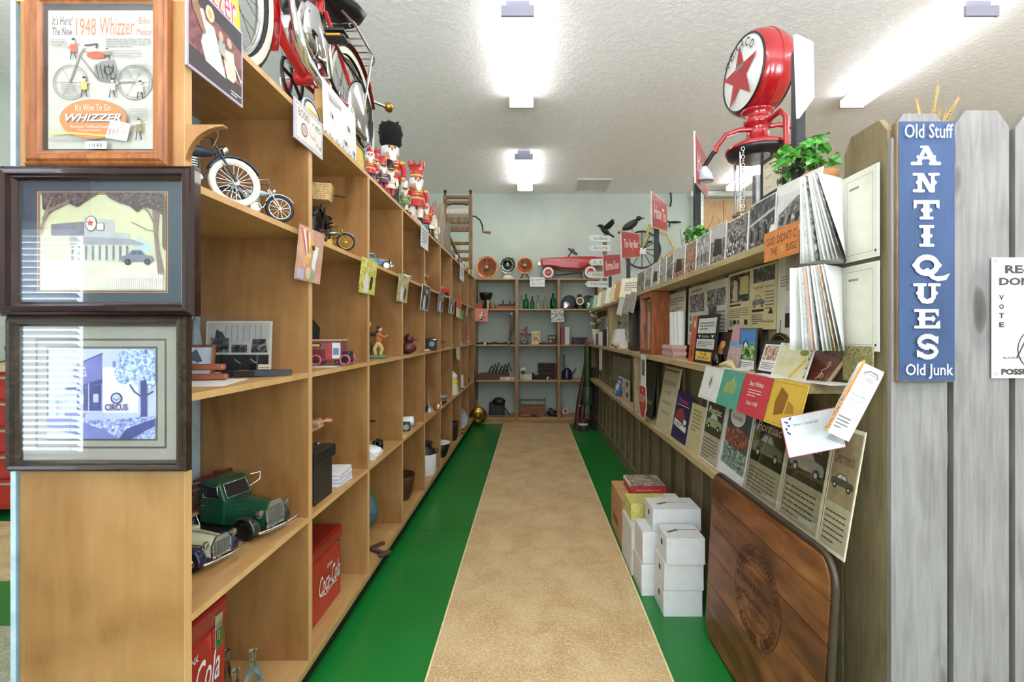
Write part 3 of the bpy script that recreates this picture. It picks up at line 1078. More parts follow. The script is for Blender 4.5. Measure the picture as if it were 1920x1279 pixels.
# ---------------------------------------------------------------- red tool chest in the room to the left
e = empty('tool_chest', 'red steel tool chest with a beige top against the left wall', 'tool chest', (-3.75, 3.36, 0))
TR = M('b3261f', .35, var=.03, coat=.3)
MB(TR).box(-.50, .02, .06, .32, .50, 1.03).build('body', e, .004)
MB(TAN).box(-.52, -.01, 1.03, .34, .52, 1.07).build('worktop', e, .004)
for k in range(5):
    d = MB(TR).box(-.485, 0, .10 + k * .185, .305, .019, .10 + k * .185 + .172).build('drawer', e, .003)
    MB(CHROME).box(-.44, -.02, .10 + k * .185 + .140, .26, -.001, .10 + k * .185 + .158).build('handle', d, .002)
for x in (-.45, .27):
    for y in (.06, .45):
        MB(BLACK).cyl((x - .015, y, .03), (x + .015, y, .03), .03).build('caster', e)
b = MB(M('4a4438', .6))
rr = random.Random(4)
for k in range(9):
    p = [(-3.6 + rr.uniform(-.3, .25), 3.5 + rr.uniform(0, .2), 1.085 + k * .012)]
    for j in range(7): p.append((p[-1][0] + rr.uniform(-.09, .09), p[-1][1] + rr.uniform(-.05, .05), 1.08 + abs(rr.gauss(.03, .05))))
    b.tube(p, .007, 5)
b.thing('cable_coil', 'tangle of dark cables on top of the red tool chest', 'cable')

# ---------------------------------------------------------------- builders for toys and models
S1, S2, S3, S4 = SH
LF = LX1 + .004            # plane of cards hung on the front edge of the left shelving


def wheel(e, c, r, w, tyre, hub, axis='y', spokes=0, name='wheel'):
    """tyre with a hub part; axis is the axle"""
    b = MB(tyre)
    c = Vector(c)
    b.torus(c, r - w / 2, w / 2, axis, 20, 8)
    o = b.build(name, e)
    b = MB(hub)
    d = Vector({'x': (1, 0, 0), 'y': (0, 1, 0), 'z': (0, 0, 1)}[axis])
    if spokes:
        b.torus(c, r - w, w * .22, axis, 20, 5)
        b.cyl(c - d * w * .6, c + d * w * .6, r * .13, n=8)
        u = d.orthogonal().normalized(); v = d.cross(u)
        for k in range(spokes):
            a = 2 * pi * k / spokes
            b.cyl(c + d * w * .3 * (1 if k % 2 else -1), c + (u * cos(a) + v * sin(a)) * (r - w), r * .012 + .0004, n=4, caps=False)
    else:
        b.cyl(c - d * w * .45, c + d * w * .45, r - w * .8, r - w * .8, 14)
        b.cyl(c - d * w * .6, c + d * w * .6, r * .25, n=10)
    b.build('hub', o)
    return o


def arc_fender(e, c, r, w, mat, a0, a1, axis='y', name='fender'):
    """curved strip over a wheel"""
    b = MB(mat)
    vs = []; fs = []
    n = 14
    for i in range(n + 1):
        a = a0 + (a1 - a0) * i / n
        for (rr, q) in ((r * .93, -w / 2), (r, -w * .3), (r, w * .3), (r * .93, w / 2)):
            p = (c[0] + rr * cos(a), c[1] + q, c[2] + rr * sin(a)) if axis == 'y' else (c[0] + q, c[1] + rr * cos(a), c[2] + rr * sin(a))
            vs.append(p)
    for i in range(n):
        for k in range(3):
            fs.append((i * 4 + k, i * 4 + k + 1, i * 4 + k + 5, i * 4 + k + 4))
    b.add(vs, fs, True)
    o = b.build(name, e)
    s = o.modifiers.new('solid', 'SOLIDIFY'); s.thickness = .0015
    return o


def model_car(name, label, loc, yaw, L, body, top, fen, kind='sedan', group=None, tyre=None):
    """old car model heading along local +x, wheels on z=0, overall length L"""
    e = empty(name, label, 'model car', loc, (0, 0, yaw), group)
    k = L / .40
    tyre = tyre or RUBBER
    W2 = .068 * k
    for sx in (-.125, .118):
        for sy in (-1, 1):
            wheel(e, (sx * k, sy * (W2 - .006 * k), .034 * k), .034 * k, .018 * k, tyre, CHROME if kind != 'truck' else BLACK)
            arc_fender(e, (sx * k, sy * (W2 - .004 * k), .034 * k), .046 * k, .034 * k, fen, radians(-8), radians(188))
    MB(BLACK).box(-.17 * k, -.05 * k, .028 * k, .16 * k, .05 * k, .042 * k).build('chassis', e)
    MB(fen).box(-.075 * k, -W2 - .012 * k, .024 * k, .068 * k, -W2 + .014 * k, .031 * k).build('running_board', e)
    MB(fen).box(-.075 * k, W2 - .014 * k, .024 * k, .068 * k, W2 + .012 * k, .031 * k).build('running_board', e)
    # tapering bonnet
    z1 = .118 * k if kind == 'truck' else .104 * k
    b = MB(body)
    rings = []
    for x, hw, zt in ((.02 * k, .054 * k, z1), (.165 * k, .036 * k, z1 - .010 * k)):
        rings.append([(x, -hw, .04 * k), (x, -hw, zt * .86), (x, -hw * .62, zt * .98), (x, 0, zt * 1.02), (x, hw * .62, zt * .98), (x, hw, zt * .86), (x, hw, .04 * k)])
    b.add(rings[0] + rings[1], [(i, i + 1, i + 8, i + 7) for i in range(6)], True)
    b.add(rings[1], [tuple(range(7))])
    b.build('bonnet', e)
    MB(CHROME).cyl((.03 * k, 0, z1 * 1.03), (.165 * k, 0, z1 * .93), .0012 * k + .0006, n=5).build('bonnet_trim', e)
    for s in (-1, 1):
        MB(CHROME).cyl((-.07 * k, s * .058 * k, z1 * .83), (.16 * k, s * .040 * k, z1 * .76), .0012 * k + .0005, n=5).build('side_trim', e)
    # radiator shell and grille bars
    b = MB(CHROME).prism([(-.036 * k, .035 * k), (.036 * k, .035 * k), (.038 * k, z1 * .75), (.02 * k, z1), (-.02 * k, z1), (-.038 * k, z1 * .75)], .165 * k, .172 * k, 'x')
    g = b.build('radiator', e)
    b = MB(STEEL)
    for i in range(9): b.box(.1721 * k, (-.028 + i * .007) * k - .0008, .042 * k, .174 * k, (-.028 + i * .007) * k + .0008, z1 * .85)
    b.build('grille', g)['kind'] = 'stuff'
    for s in (-1, 1):
        b = MB(CHROME).lathe([(.001, -.016 * k), (.010 * k, -.008 * k), (.014 * k, .004 * k)], (.160 * k, s * .055 * k, .088 * k), 12, 'x')
        h = b.build('headlamp', e)
        MB(glassmat('lamp_glass')).ell((.1645 * k, s * .055 * k, .088 * k), (.004 * k, .0135 * k, .0135 * k), 12, 6).build('lens', h)
    b = MB(CHROME).tube([(.186 * k, -.085 * k, .040 * k), (.200 * k, -.05 * k, .040 * k), (.203 * k, 0, .040 * k), (.200 * k, .05 * k, .040 * k), (.186 * k, .085 * k, .040 * k)], .005 * k, 6)
    b.box(.17 * k, -.03 * k, .036 * k, .20 * k, -.026 * k, .042 * k).box(.17 * k, .026 * k, .036 * k, .20 * k, .03 * k, .042 * k)
    b.build('bumper', e)
    if kind == 'truck':
        pts = [(-.075 * k, .04 * k), (.025 * k, .04 * k), (.025 * k, .118 * k), (.005 * k, .168 * k), (-.01 * k, .178 * k), (-.06 * k, .180 * k), (-.075 * k, .17 * k)]
        MB(body).prism(pts, -.058 * k, .058 * k, 'y').build('cab', e, .006 * k)
        for s in (-1, 1):
            w = MB(BLACK).prism([(-.055 * k, .125 * k), (.012 * k, .125 * k), (-.002 * k, .162 * k), (-.055 * k, .164 * k)], s * .0585 * k, s * .0595 * k, 'y').build('side_window', e)
            MB(CHROME).tube([(-.055 * k, s * .06 * k, .125 * k), (.012 * k, s * .06 * k, .125 * k), (-.002 * k, s * .06 * k, .162 * k), (-.055 * k, s * .06 * k, .164 * k)], .0012, 5, True).build('trim', w)
        w = MB(BLACK).add([(.0265 * k, -.046 * k, .124 * k), (.0265 * k, .046 * k, .124 * k), (.0075 * k, .044 * k, .166 * k), (.0075 * k, -.044 * k, .166 * k)], [(0, 1, 2, 3)]).build('windscreen', e)
        MB(CHROME).tube([(.027 * k, -.046 * k, .124 * k), (.027 * k, .046 * k, .124 * k), (.008 * k, .044 * k, .166 * k), (.008 * k, -.044 * k, .166 * k)], .0015, 5, True).build('trim', w)
        for s in (-1, 1):
            MB(CHROME).tube([(.01 * k, s * .058 * k, .13 * k), (.03 * k, s * .085 * k, .150 * k), (.03 * k, s * .087 * k, .175 * k), (.012 * k, s * .062 * k, .172 * k)], .0015 * k + .0005, 5).build('mirror_bracket', e)
        MB(wood('truck_bed_wood', ['8a6844', 'a98458', 'bd9a6c'], 'X', 8, 8, .6)).box(-.215 * k, -.075 * k, .062 * k, -.085 * k, .075 * k, .072 * k).build('bed_floor', e)
        for s in (-1, 1):
            for z in (.085, .108, .131, .154):
                MB(TINW).box(-.215 * k, s * .075 * k - .003 * k, z * k, -.08 * k, s * .075 * k + .003 * k, (z + .014) * k).build('stake_board', e)
            for x in (-.205, -.15, -.09):
                MB(TINW).box(x * k - .004 * k, s * .0815 * k - .003 * k, .06 * k, x * k + .004 * k, s * .0815 * k + .003 * k, .18 * k).build('stake', e)
        for z in (.085, .108, .131, .154, .172):
            MB(TINW).box(-.0845 * k, -.07 * k, z * k, -.0795 * k, .07 * k, (z + .012) * k).build('stake_board', e)
    else:
        b = MB(body).prism([(-.165 * k, .04 * k), (.03 * k, .04 * k), (.03 * k, .104 * k), (-.12 * k, .108 * k), (-.165 * k, .085 * k)], -.055 * k, .055 * k, 'y')
        b.build('cabin', e, .006 * k)
        if kind == 'roadster':
            MB(BLACK).box(-.10 * k, -.046 * k, .1065 * k, .005 * k, .046 * k, .110 * k).build('seat', e)
            b = MB(CHROME).tube([(.03 * k, -.05 * k, .104 * k), (.012 * k, -.048 * k, .145 * k), (.012 * k, .048 * k, .145 * k), (.03 * k, .05 * k, .104 * k)], .002 * k, 5)
            b.build('windscreen_frame', e)
            MB(top).prism([(-.165 * k, .1 * k), (-.11 * k, .11 * k), (-.11 * k, .128 * k), (-.15 * k, .125 * k)], -.05 * k, .05 * k, 'y').build('folded_top', e, .006 * k)
        else:
            b = MB(top).prism([(-.12 * k, .106 * k), (.018 * k, .103 * k), (.002 * k, .150 * k), (-.015 * k, .158 * k), (-.095 * k, .158 * k), (-.125 * k, .14 * k)], -.05 * k, .05 * k, 'y')
            b.build('roof', e, .008 * k)
            for s in (-1, 1):
                MB(BLACK).prism([(-.055 * k, .110 * k), (.008 * k, .110 * k), (-.004 * k, .145 * k), (-.055 * k, .147 * k)], s * .0505 * k, s * .0512 * k, 'y').build('side_window', e)
                MB(BLACK).prism([(-.11 * k, .110 * k), (-.063 * k, .110 * k), (-.063 * k, .147 * k), (-.105 * k, .143 * k)], s * .0505 * k, s * .0512 * k, 'y').build('side_window', e)
    return e


def model_motorcycle(name, label, loc, yaw, k, frame, tank, tyre, metal, spokes=16, bars='high', engine=True, basket=False):
    """vintage motorcycle or cycle heading along local +x, wheelbase .20*k, wheels on z=0"""
    e = empty(name, label, 'model motorcycle', loc, (0, 0, yaw))
    r = .062 * k
    for x in (-.10 * k, .10 * k):
        wheel(e, (x, 0, r), r, .016 * k, tyre, metal, 'y', spokes)
    b = MB(frame)
    t = .0028 * k
    H, S, BBk = (.058 * k, 0, .125 * k), (-.045 * k, 0, .118 * k), (-.012 * k, 0, .05 * k)
    b.tube([S, H], t); b.tube([S, BBk], t); b.tube([H, (.055 * k, 0, .10 * k), (.03 * k, 0, .055 * k), BBk], t)
    for s in (-1, 1):
        b.tube([S, (-.10 * k, s * .014 * k, r)], t * .7); b.tube([BBk, (-.10 * k, s * .014 * k, r)], t * .7)
        b.tube([(.052 * k, s * .012 * k, .14 * k), (.10 * k, s * .014 * k, r)], t)
    b.build('frame', e)
    MB(tank).at((.005 * k, 0, .118 * k), (0, radians(-5), 0)).ell((0, 0, 0), (.048 * k, .014 * k, .014 * k), 12, 8).build('tank', e)
    MB(LEATHER if not basket else BLACK).ell((-.052 * k, 0, .133 * k), (.024 * k, .014 * k, .007 * k), 12, 6).build('saddle', e)
    b = MB(metal)
    if bars == 'high':
        for s in (-1, 1):
            b.tube([(.05 * k, 0, .14 * k), (.055 * k, s * .02 * k, .165 * k), (.04 * k, s * .05 * k, .175 * k), (.0, s * .055 * k, .160 * k)], .0025 * k, 6)
    else:
        b.tube([(.045 * k, -.07 * k, .178 * k), (.05 * k, 0, .185 * k), (.045 * k, .07 * k, .178 * k)], .0025 * k, 6)
        b.tube([(.05 * k, 0, .13 * k), (.05 * k, 0, .185 * k)], .0025 * k, 6)
    b.build('handlebar', e)
    if engine:
        b = MB(metal).cyl((.0, -.014 * k, .052 * k), (.0, .014 * k, .052 * k), .022 * k, n=14)
        for i in range(5): b.cyl((.006 * k, 0, (.072 + i * .006) * k), (.006 * k, 0, (.0745 + i * .006) * k), .015 * k, n=12)
        b.build('engine', e)
        MB(metal).tube([(.01 * k, -.018 * k, .07 * k), (.02 * k, -.022 * k, .05 * k), (0, -.022 * k, .03 * k), (-.12 * k, -.024 * k, .032 * k)], .004 * k, 6).build('exhaust', e)
        MB(metal).lathe([(.001, -.012 * k), (.012 * k, -.004 * k), (.014 * k, .006 * k), (.010 * k, .009 * k)], (.072 * k, 0, .135 * k), 12, 'x').build('headlamp', e)
    for x, a0, a1 in ((-.10 * k, 20, 170), (.10 * k, 30, 160)):
        arc_fender(e, (x, 0, r), r * 1.08, .022 * k, frame if not engine else tank, radians(a0), radians(a1))
    if basket:
        b = MB(wood('wicker', ['a5824f', 'c9a873', 'd9bd8c'], 'Z', 40, 3, .7))
        for i in range(9):
            z = .150 * k + i * .0055 * k
            q = .036 * k + i * .0008 * k
            b.tube([(.072 * k, -q, z), (.122 * k, -q, z), (.122 * k, q, z), (.072 * k, q, z)], .0032 * k, 5, True)
        b.box(.072 * k, -.036 * k, .148 * k, .122 * k, .036 * k, .151 * k)
        b.build('basket', e)
    return e


def bottle(name, label, loc, h, r, mat, group=None, cap=None, lab=None):
    e = empty(name, label, 'bottle', loc, group=group)
    MB(mat).lathe([(r * .92, 0), (r, h * .04), (r, h * .5), (r * .92, h * .58), (r * .45, h * .74), (r * .36, h * .8), (r * .36, h * .95), (r * .42, h * .955), (r * .42, h)], n=18).build('body', e)
    if cap: MB(cap).cyl((0, 0, h + .0005), (0, 0, h + h * .05), r * .45).build('cap', e)
    if lab: MB(lab).lathe([(r * 1.01, h * .15), (r * 1.012, h * .45)], n=18).build('sticker', e)
    return e


def bowl(name, label, cat, loc, r, h, mat, flare=.6, rot=(0, 0, 0), lip=.004):
    b = MB(mat)
    b.lathe([(r * flare, 0), (r * (flare + .5 * (1 - flare)), h * .25), (r * .95, h * .75), (r, h), (r - lip, h), (r * .9 - lip, h * .7), (r * flare * .9, .006), (.0001, .006)], n=28)
    return b.thing(name, label, cat, loc, rot)


# ---------------------------------------------------------------- left shelving, top row of cubbies
model_motorcycle('model_motorcycle', 'model motorbike with big white tyres in the first top cubby', (-.905, 1.27, S1), radians(52), 1.10, M('3a4250', .35, .3), M('3c4656', .3, .4), CREAMT, CHROME, 22)
model_motorcycle('model_motorcycle', 'small pale blue and chrome model motorcycle beside the white-tyred bike', (-.862, 1.50, S1), radians(42), .70, CHROME, M('a9c2d0', .25, .3), RUBBER, CHROME, 12)
model_motorcycle('model_bicycle', 'tall black model bicycle with a wicker basket in the second top cubby', (-.955, 2.215, S1), radians(-78), 1.45, BLACK, BLACK, BLACK, BLACK, 18, 'flat', False, True)
model_motorcycle('model_motorcycle', 'small antique brass motorcycle figure at the second top cubby front', (-.862, 2.06, S1), radians(18), .62, BRASS, STEEL, IRON, BRASS, 10)
model_car('model_car', 'blue-green classic model car in the third top cubby', (-.87, 2.65, S1), radians(28), .21, M('3d6a74', .25, coat=.5), M('8fa9a4', .3), M('2c4452', .3), tyre=CREAMT)
model_car('model_car', 'small white model car in the fourth top cubby', (-.85, 3.19, S1), radians(60), .13, WHITE, WHITE, WHITE)
b = MB(WHITE).ell((0, 0, .012), (.03, .02, .012)).ell((.01, 0, .05), (.016, .016, .03)).ell((.012, 0, .088), .014)
b.m(INK).ell((.02, 0, .06), (.012, .012, .02)); b.m(BRASS).tube([(.012, 0, .07), (.05, .01, .08)], .004)
b.thing('figurine', 'small black and white figurine in the fifth top cubby', 'figurine', (-.83, 3.66, S1))
b = MB(RED).box(-.06, -.035, .03, .06, .035, .065).ell((-.01, 0, .07), (.035, .03, .028)); b.m(BLACK)
for x in (-.035, .035):
    for y in (-.03, .03): b.cyl((x, y - .006, .018), (x, y + .006, .018), .018)
b.thing('toy_truck', 'small red toy car in the sixth top cubby', 'toy', (-.85, 4.58, S1), (0, 0, .9))
b = MB(INK).ell((0, 0, .02), (.02, .02, .02)).ell((0, 0, .06), (.013, .013, .04)).ell((0, 0, .11), .014); b.m(WHITE).ell((.008, 0, .07), (.012, .014, .025))
b.thing('figurine', 'small black and white figurine in the eighth top cubby', 'figurine', (-.83, 5.55, S1))

# cards hung from the shelf fronts
def hang(label, px0, px1, ztop, h, draw, face=PAPER, group=None, cat='card', t=.0025, name='hanging_card', dx=0.0, tilt=-.05, roll=0.0, edge=None):
    """card on the front of the left shelving whose ends are seen at photo columns px0..px1"""
    y0, y1 = F * .79 / (VX - px0), F * .79 / (VX - px1)
    return card(name, label, cat, y1 - y0, h, (LF + .004 + dx - tilt * h * .0, (y0 + y1) / 2, ztop - h), LEFT, tilt, roll, t, face, draw, group, edge)


def d_lady(b, w, h):
    b.frame(-w / 2, 0, w / 2, h, .006, LILAC)
    b.rect(-w / 2 + .006, .006, w / 2 - .006, h - .006, photo('dusky_studio', ['3f3338', '6e4046', '8d5a58', 'a67a70'], 14, 1))
    b.rect(-w / 2 + .006, .006, w / 2 - .006, h * .26, M('453f42', .5)); b.poly([(-w * .49, h * .97), (w * .47, h * .97), (w * .47, h * .7), (w * .1, h * .8), (-w * .3, h * .8)], M('3f3a40', .5))
    S = M('e3e0d2', .5, var=.06)
    b.poly([(-w * .2, h * .70), (-w * .06, h * .70), (w * .12, h * .3), (w * .16, h * .2), (-w * .2, h * .22), (-w * .28, h * .4)], S)
    b.oval(-w * .13, h * .8, w * .055, h * .075, M('c9a183', .5)); b.ringp(-w * .13, h * .82, w * .075, h * .09, .008, M('dccf9c', .5))
    b.poly([(w * .14, h * .56), (w * .30, h * .60), (w * .36, h * .30), (w * .3, h * .22), (w * .18, h * .22), (w * .12, h * .4)], M('d8cdb9', .5))
    b.oval(w * .22, h * .68, w * .05, h * .06, M('c9a183', .5)); b.oval(w * .06, h * .67, w * .045, h * .06, M('c9a183', .5))
    b.poly([(w * .01, h * .6), (w * .14, h * .62), (w * .14, h * .45), (w * .02, h * .45)], M('93a9ab', .5))
    b.poly([(-w * .45, h * .9), (-w * .38, h * .92), (-w * .2, h * .55), (-w * .24, h * .5), (-w * .42, h * .7)], M('93705a', .5))
    b.line([(-w * .2, h * .6), (-w * .28, h * .78)], .012, S); b.line([(w * .05, h * .55), (w * .17, h * .42)], .008, M('c9a183', .5))
    b.line([(w * .28, h * .5), (w * .46, h * .3)], .006, WHITE)
    b.para(w * .25, h * .05, w * .45, h * .12, 2, WHITE)


hang('colour picture of women in long white dresses hanging at the near shelf end', 350, 455, 2.122, .205, d_lady, edge=LILAC, t=.004, tilt=0, cat='picture', name='photo_print')


def d_yellow(b, w, h):
    b.word("Whizzer", 0, h * .28, h * .30, WHITE, w * .9, .1, .06)
    b.word("Whizzer", -.002, h * .29, h * .28, M('c23a5a', .5), w * .88, .1)
    b.word("MOTOR BIKES", 0, h * .72, h * .07, M('6d6a20', .5), w * .6)
    b.word("SALES AND SERVICE", 0, h * .58, h * .06, M('6d6a20', .5), w * .7)


card('shop_sign', 'bright yellow sign with lettering standing at the near end of the shelf top', 'sign', .235, .36, (-.812, 1.225, TOPZ), LEFT, .07, 0, .006, M('e6e22c', .45, var=.02), d_yellow)


def d_inside(b, w, h):
    b.frame(-w / 2, 0, w / 2, h, .005, LILAC); b.frame(-w / 2 + .010, .010, w / 2 - .010, h - .010, .002, M('4d4658', .5))
    b.word("BOSKI", -w * .2, h * .74, h * .2, M('8d4a5c', .5), w * .36)
    b.word("4", w * .12, h * .72, h * .1, INK); b.word("MPG", w * .30, h * .70, h * .15, M('3d5560', .5), w * .2)
    b.ringp(-w * .18, h * .38, h * .17, h * .17, .006, M('a05c60', .5)); b.oval(-w * .18, h * .38, h * .09, h * .09, M('c79a98', .5))
    b.word("Travels", w * .1, h * .38, h * .1, M('c79a98', .5), w * .22); b.word("at", w * .28, h * .27, h * .09, M('b85a60', .5)); b.word("40", w * .38, h * .24, h * .1, M('5c8a70', .5))


hang('white purple-bordered notice hanging from the shelf top below the red motor bike', 552, 605, 2.092, .137, d_inside, edge=LILAC, t=.004, tilt=0, cat='sign')


def d_bikes(b, w, h):
    for i, (cx, cz, s) in enumerate([(-.28, .42, .26), (.24, .52, .24), (.12, .16, .26), (.40, .12, .2)]):
        cx *= w; cz *= h; s *= w * .62
        for q in (-.3, .3):
            b.ringp(cx + q * s, cz, s * .26, s * .26, .0022, LGREY)
        b.line([(cx - .3 * s, cz), (cx - .12 * s, cz + .32 * s), (cx + .2 * s, cz + .3 * s), (cx + .3 * s, cz)], .003, GREYI)
        b.oval(cx + .05 * s, cz + .12 * s, s * .13, s * .15, INK, 10)
        b.line([(cx - .1 * s, cz + .32 * s), (cx - .22 * s, cz + .42 * s)], .003, INK)
    b.word("Ride A Whizzer", -w * .18, h * .82, h * .07, GREYI, w * .4, .1)
    b.para(-w * .36, h * .70, 0, h * .78, 2, GREYI)
    for k in range(16):
        b.rect(-w / 2 + w * k / 16, 0, -w / 2 + w * (k + .5) / 16, h * (.05 + .02 * (k % 3)), [M('6c7c70', .5), M('e0d6b8', .5), M('8f9f9a', .5)][k % 3])


card('poster_board', 'white board with ink drawings of motor bikes standing on the shelf top', 'poster', .345, .215, (-.808, 2.045, TOPZ), LEFT, .03, 0, .004, WHITE, d_bikes)


def d_badge(b, w, h):
    b.oval(0, h / 2, w * .47, h * .47, M('2d3350', .4)); b.oval(0, h / 2, w * .38, h * .38, M('e0dccb', .4)); b.poly([(-w * .3, h * .35), (w * .3, h * .35), (w * .3, h * .65), (-w * .3, h * .65)], M('e6d468', .4))
    b.para(-w * .25, h * .4, w * .25, h * .6, 3, M('b98a3c', .4))


bb = MB(WHITE); bb.t0 = .002
bb.prism([(.075 * cos(2 * pi * i / 28), .055 + .055 * sin(2 * pi * i / 28)) for i in range(28)], -.002, .002, 'y'); d_badge(bb, .15, .11)
bb.thing('oval_badge', 'oval navy and cream badge sign on the shelf top behind the white notice', 'badge', (-.835, 1.84, TOPZ + .001), (-.1, 0, LEFT))
e = empty('parcel', 'tall kraft cardboard carton with brown tape standing on the shelf top', 'box', (-.850, 1.955, TOPZ))
MB(KRAFT).box(-.02, -.03, 0, .02, .03, .20).build('carton', e, .002)
MB(M('9a7440', .5)).box(-.0204, -.0304, .06, .0204, .0304, .12).build('tape', e)
e = empty('framed_sign', 'green and gold framed sign leaning at the end of the bike board', 'sign', (-.835, 2.33, TOPZ), (-.12, 0, LEFT))
loft_frame(MB(M('5a6a44', .4)), .20, .15, [(0, .006), (0, -.006), (.008, -.008), (.014, -.004)]).build('frame', e)
MB(GOLD).box(-.088, -.002, .012, .088, .004, .138).build('panel', e)


def d_comic(b, w, h):
    b.poly([(-w * .48, h * .98), (w * .02, h * .98), (-w * .02, h * .42), (-w * .2, h * .25), (-w * .46, h * .5)], M('dba88c', .5))
    for k in range(4): b.poly([(-w * (.46 - .1 * k), h * (.95 - .02 * k)), (-w * (.40 - .1 * k), h * .95), (-w * (.12 - .04 * k), h * .5), (-w * (.18 - .04 * k), h * .46)], [M('c8686a', .5), M('f0e0cc', .5)][k % 2])
    b.poly([(w * .0, h * .88), (w * .1, h * .86), (-w * .05, h * .3), (-w * .22, h * .42), (-w * .12, h * .45)], M('e3b03e', .5))
    b.poly([(w * .12, h * .7), (w * .3, h * .7), (w * .2, h * .22), (w * .06, h * .3)], M('dfe6dd', .5))
    b.oval(w * .08, h * .66, w * .07, h * .05, M('4a4436', .5)); b.oval(-w * .04, h * .5, w * .06, h * .05, M('e0b896', .5))
    b.rect(-w * .47, h * .03, -w * .2, h * .2, M('b8b3cf', .5)); b.poly([(0, h * .05), (w * .2, h * .05), (w * .2, h * .18), (w * .03, h * .2)], M('7fae84', .5))
    b.oval(-w * .05, h * .16, w * .1, h * .12, M('e2c39a', .5))


def d_prt(m):
    def f(b, w, h):
        b.rect(-w * .46, h * .03, w * .46, h * .97, m)
        b.poly([(-w * .25, h * .05), (w * .05, h * .05), (0, h * .5), (-w * .15, h * .62), (-w * .25, h * .4)], PAPER)
        b.poly([(w * .1, h * .15), (w * .25, h * .12), (w * .32, h * .5), (w * .15, h * .55)], INK)
        b.oval(w * .1, h * .75, w * .12, h * .08, M('d9b48e', .5))
    return f


hang('colourful comic print bent over the shelf edge at the first cubby', 553, 600, 1.668, .185, d_comic, M('c99a86', .5), tilt=-.1, cat='print')
hang('yellow-green colour print hanging at the second divider', 673, 702, 1.655, .165, d_prt(COLORY), COLORY, tilt=-.1, cat='print')
hang('khaki print hanging at the third divider', 744, 763, 1.655, .165, d_prt(COLORK), COLORK, tilt=-.1, cat='print')
hang('white-bordered dark photograph hanging at the fourth divider', 788, 803, 1.655, .185, d_prt(BWD), PAPER, tilt=-.1, cat='print')
hang('violet-grey print hanging at the fifth divider', 820, 830, 1.655, .17, d_prt(BW), LILAC, tilt=-.1, cat='print')
hang('white print with a dark figure hanging at the sixth divider', 841, 851, 1.655, .16, d_prt(BW), PAPER, tilt=-.1, cat='print')
b = MB(M('c9544e', .7)).box(-.12, -.004, -.05, .12, .004, .06); b.m(CREAM).box(-.12, -.0045, -.15, .12, .0045, -.05)
b.thing('cloth_pennant', 'red and cream cloth pennant hanging from the seventh top shelf', 'pennant', (LF + .008, 5.20, S1 - .04), (0, .05, LEFT))
hang('small olive print hanging below the red and cream pennant', 864, 868, 1.56, .10, d_prt(GREENP), GREENP, tilt=-.1, cat='print')
hang('narrow lilac and white card hanging at the eighth divider', 874, 877, 1.655, .14, d_prt(BWL), LILAC, tilt=-.1, cat='print')


def d_price(b, w, h):
    b.frame(-w / 2, 0, w / 2, h, .004, LILAC)
    b.para(-w * .38, h * .2, w * .38, h * .85, 5, GREYI)


hang('white notice hanging from the shelf top beyond the nutcrackers', 789, 803, 2.09, .165, d_price, WHITE, tilt=-.03, cat='sign')
hang('white notice hanging from the shelf top near the far end', 862, 870, 2.09, .19, d_price, WHITE, tilt=-.03, cat='sign')

# ---------------------------------------------------------------- second row
def d_typew(b, w, h):
    b.rect(-w * .47, h * .03, w * .47, h * .97, M('bdbab4', .4))
    b.rect(-w * .47, h * .03, w * .47, h * .36, M('232426', .4))
    b.rect(-w * .47, h * .36, w * .47, h * .40, M('cfcdc8', .4))
    for k in range(7): b.rect(-w * .2 + k * w * .09, h * .6, -w * .2 + k * w * .09 + .002, h * .92, GREYI)
    b.rect(-w * .42, h * .40, -w * .14, h * .68, BWD); b.poly([(-w * .36, h * .68), (-w * .2, h * .68), (-w * .24, h * .78), (-w * .34, h * .84)], INK)
    b.rect(-w * .10, h * .40, w * .14, h * .55, BWD); b.poly([(w * .2, h * .40), (w * .45, h * .40), (w * .42, h * .66), (w * .22, h * .66)], BWD)
    for x in (-.05, .2): b.line([(w * x, h * .28), (w * (x + .06), h * .22), (w * (x + .1), h * .2)], .004, LGREY)
    b.line([(w * .3, h * .03), (w * .3, h * .36)], .004, GREYI)


e = empty('photo_board', 'large black and white photograph of typewriters on a case in the first cubby', 'photograph', (-1.03, 1.685, S2), (-.06, 0, .0))
b = MB(PAPER); b.t0 = .003; b.box(-.115, -.003, 0, .115, .003, .185); d_typew2 = d_typew
b.T = Matrix.Translation((0, 0, 0)); d_typew(b, .23, .185)
b.build('photo', e)
MB(panemat('plastic_sleeve')).box(-.13, -.0085, 0, .15, -.008, .20).build('sleeve', e)
e = empty('framed_photo', 'small brown framed photo of an aircraft at the left of the typewriter photograph', 'photograph', (-1.10, 1.57, S2), (-.15, 0, .15))
loft_frame(MB(WALNUT), .11, .105, [(0, .006), (0, -.006), (.006, -.008), (.009, -.003)]).build('frame', e)
b = MB(M('c6d0dc', .4)); b.box(-.047, -.002, .008, .047, .004, .097); b.t0 = .002
b.poly([(-.03, .07), (.0, .09), (.02, .05), (.005, .045)], M('56616d', .4)); b.poly([(-.02, .02), (.03, .02), (.02, .04), (-.01, .045)], M('4b7a86', .4)); b.build('print', e)
e = empty('glass_tower', 'clear ribbed glass block standing at the left edge of the first cubby', 'glass', (-1.15, 1.64, S2))
MB(glassmat('clear_glass')).lathe([(.02, 0), (.024, .02), (.02, .04), (.024, .08), (.018, .15), (.006, .19), (.001, .2)], n=16).build('body', e)
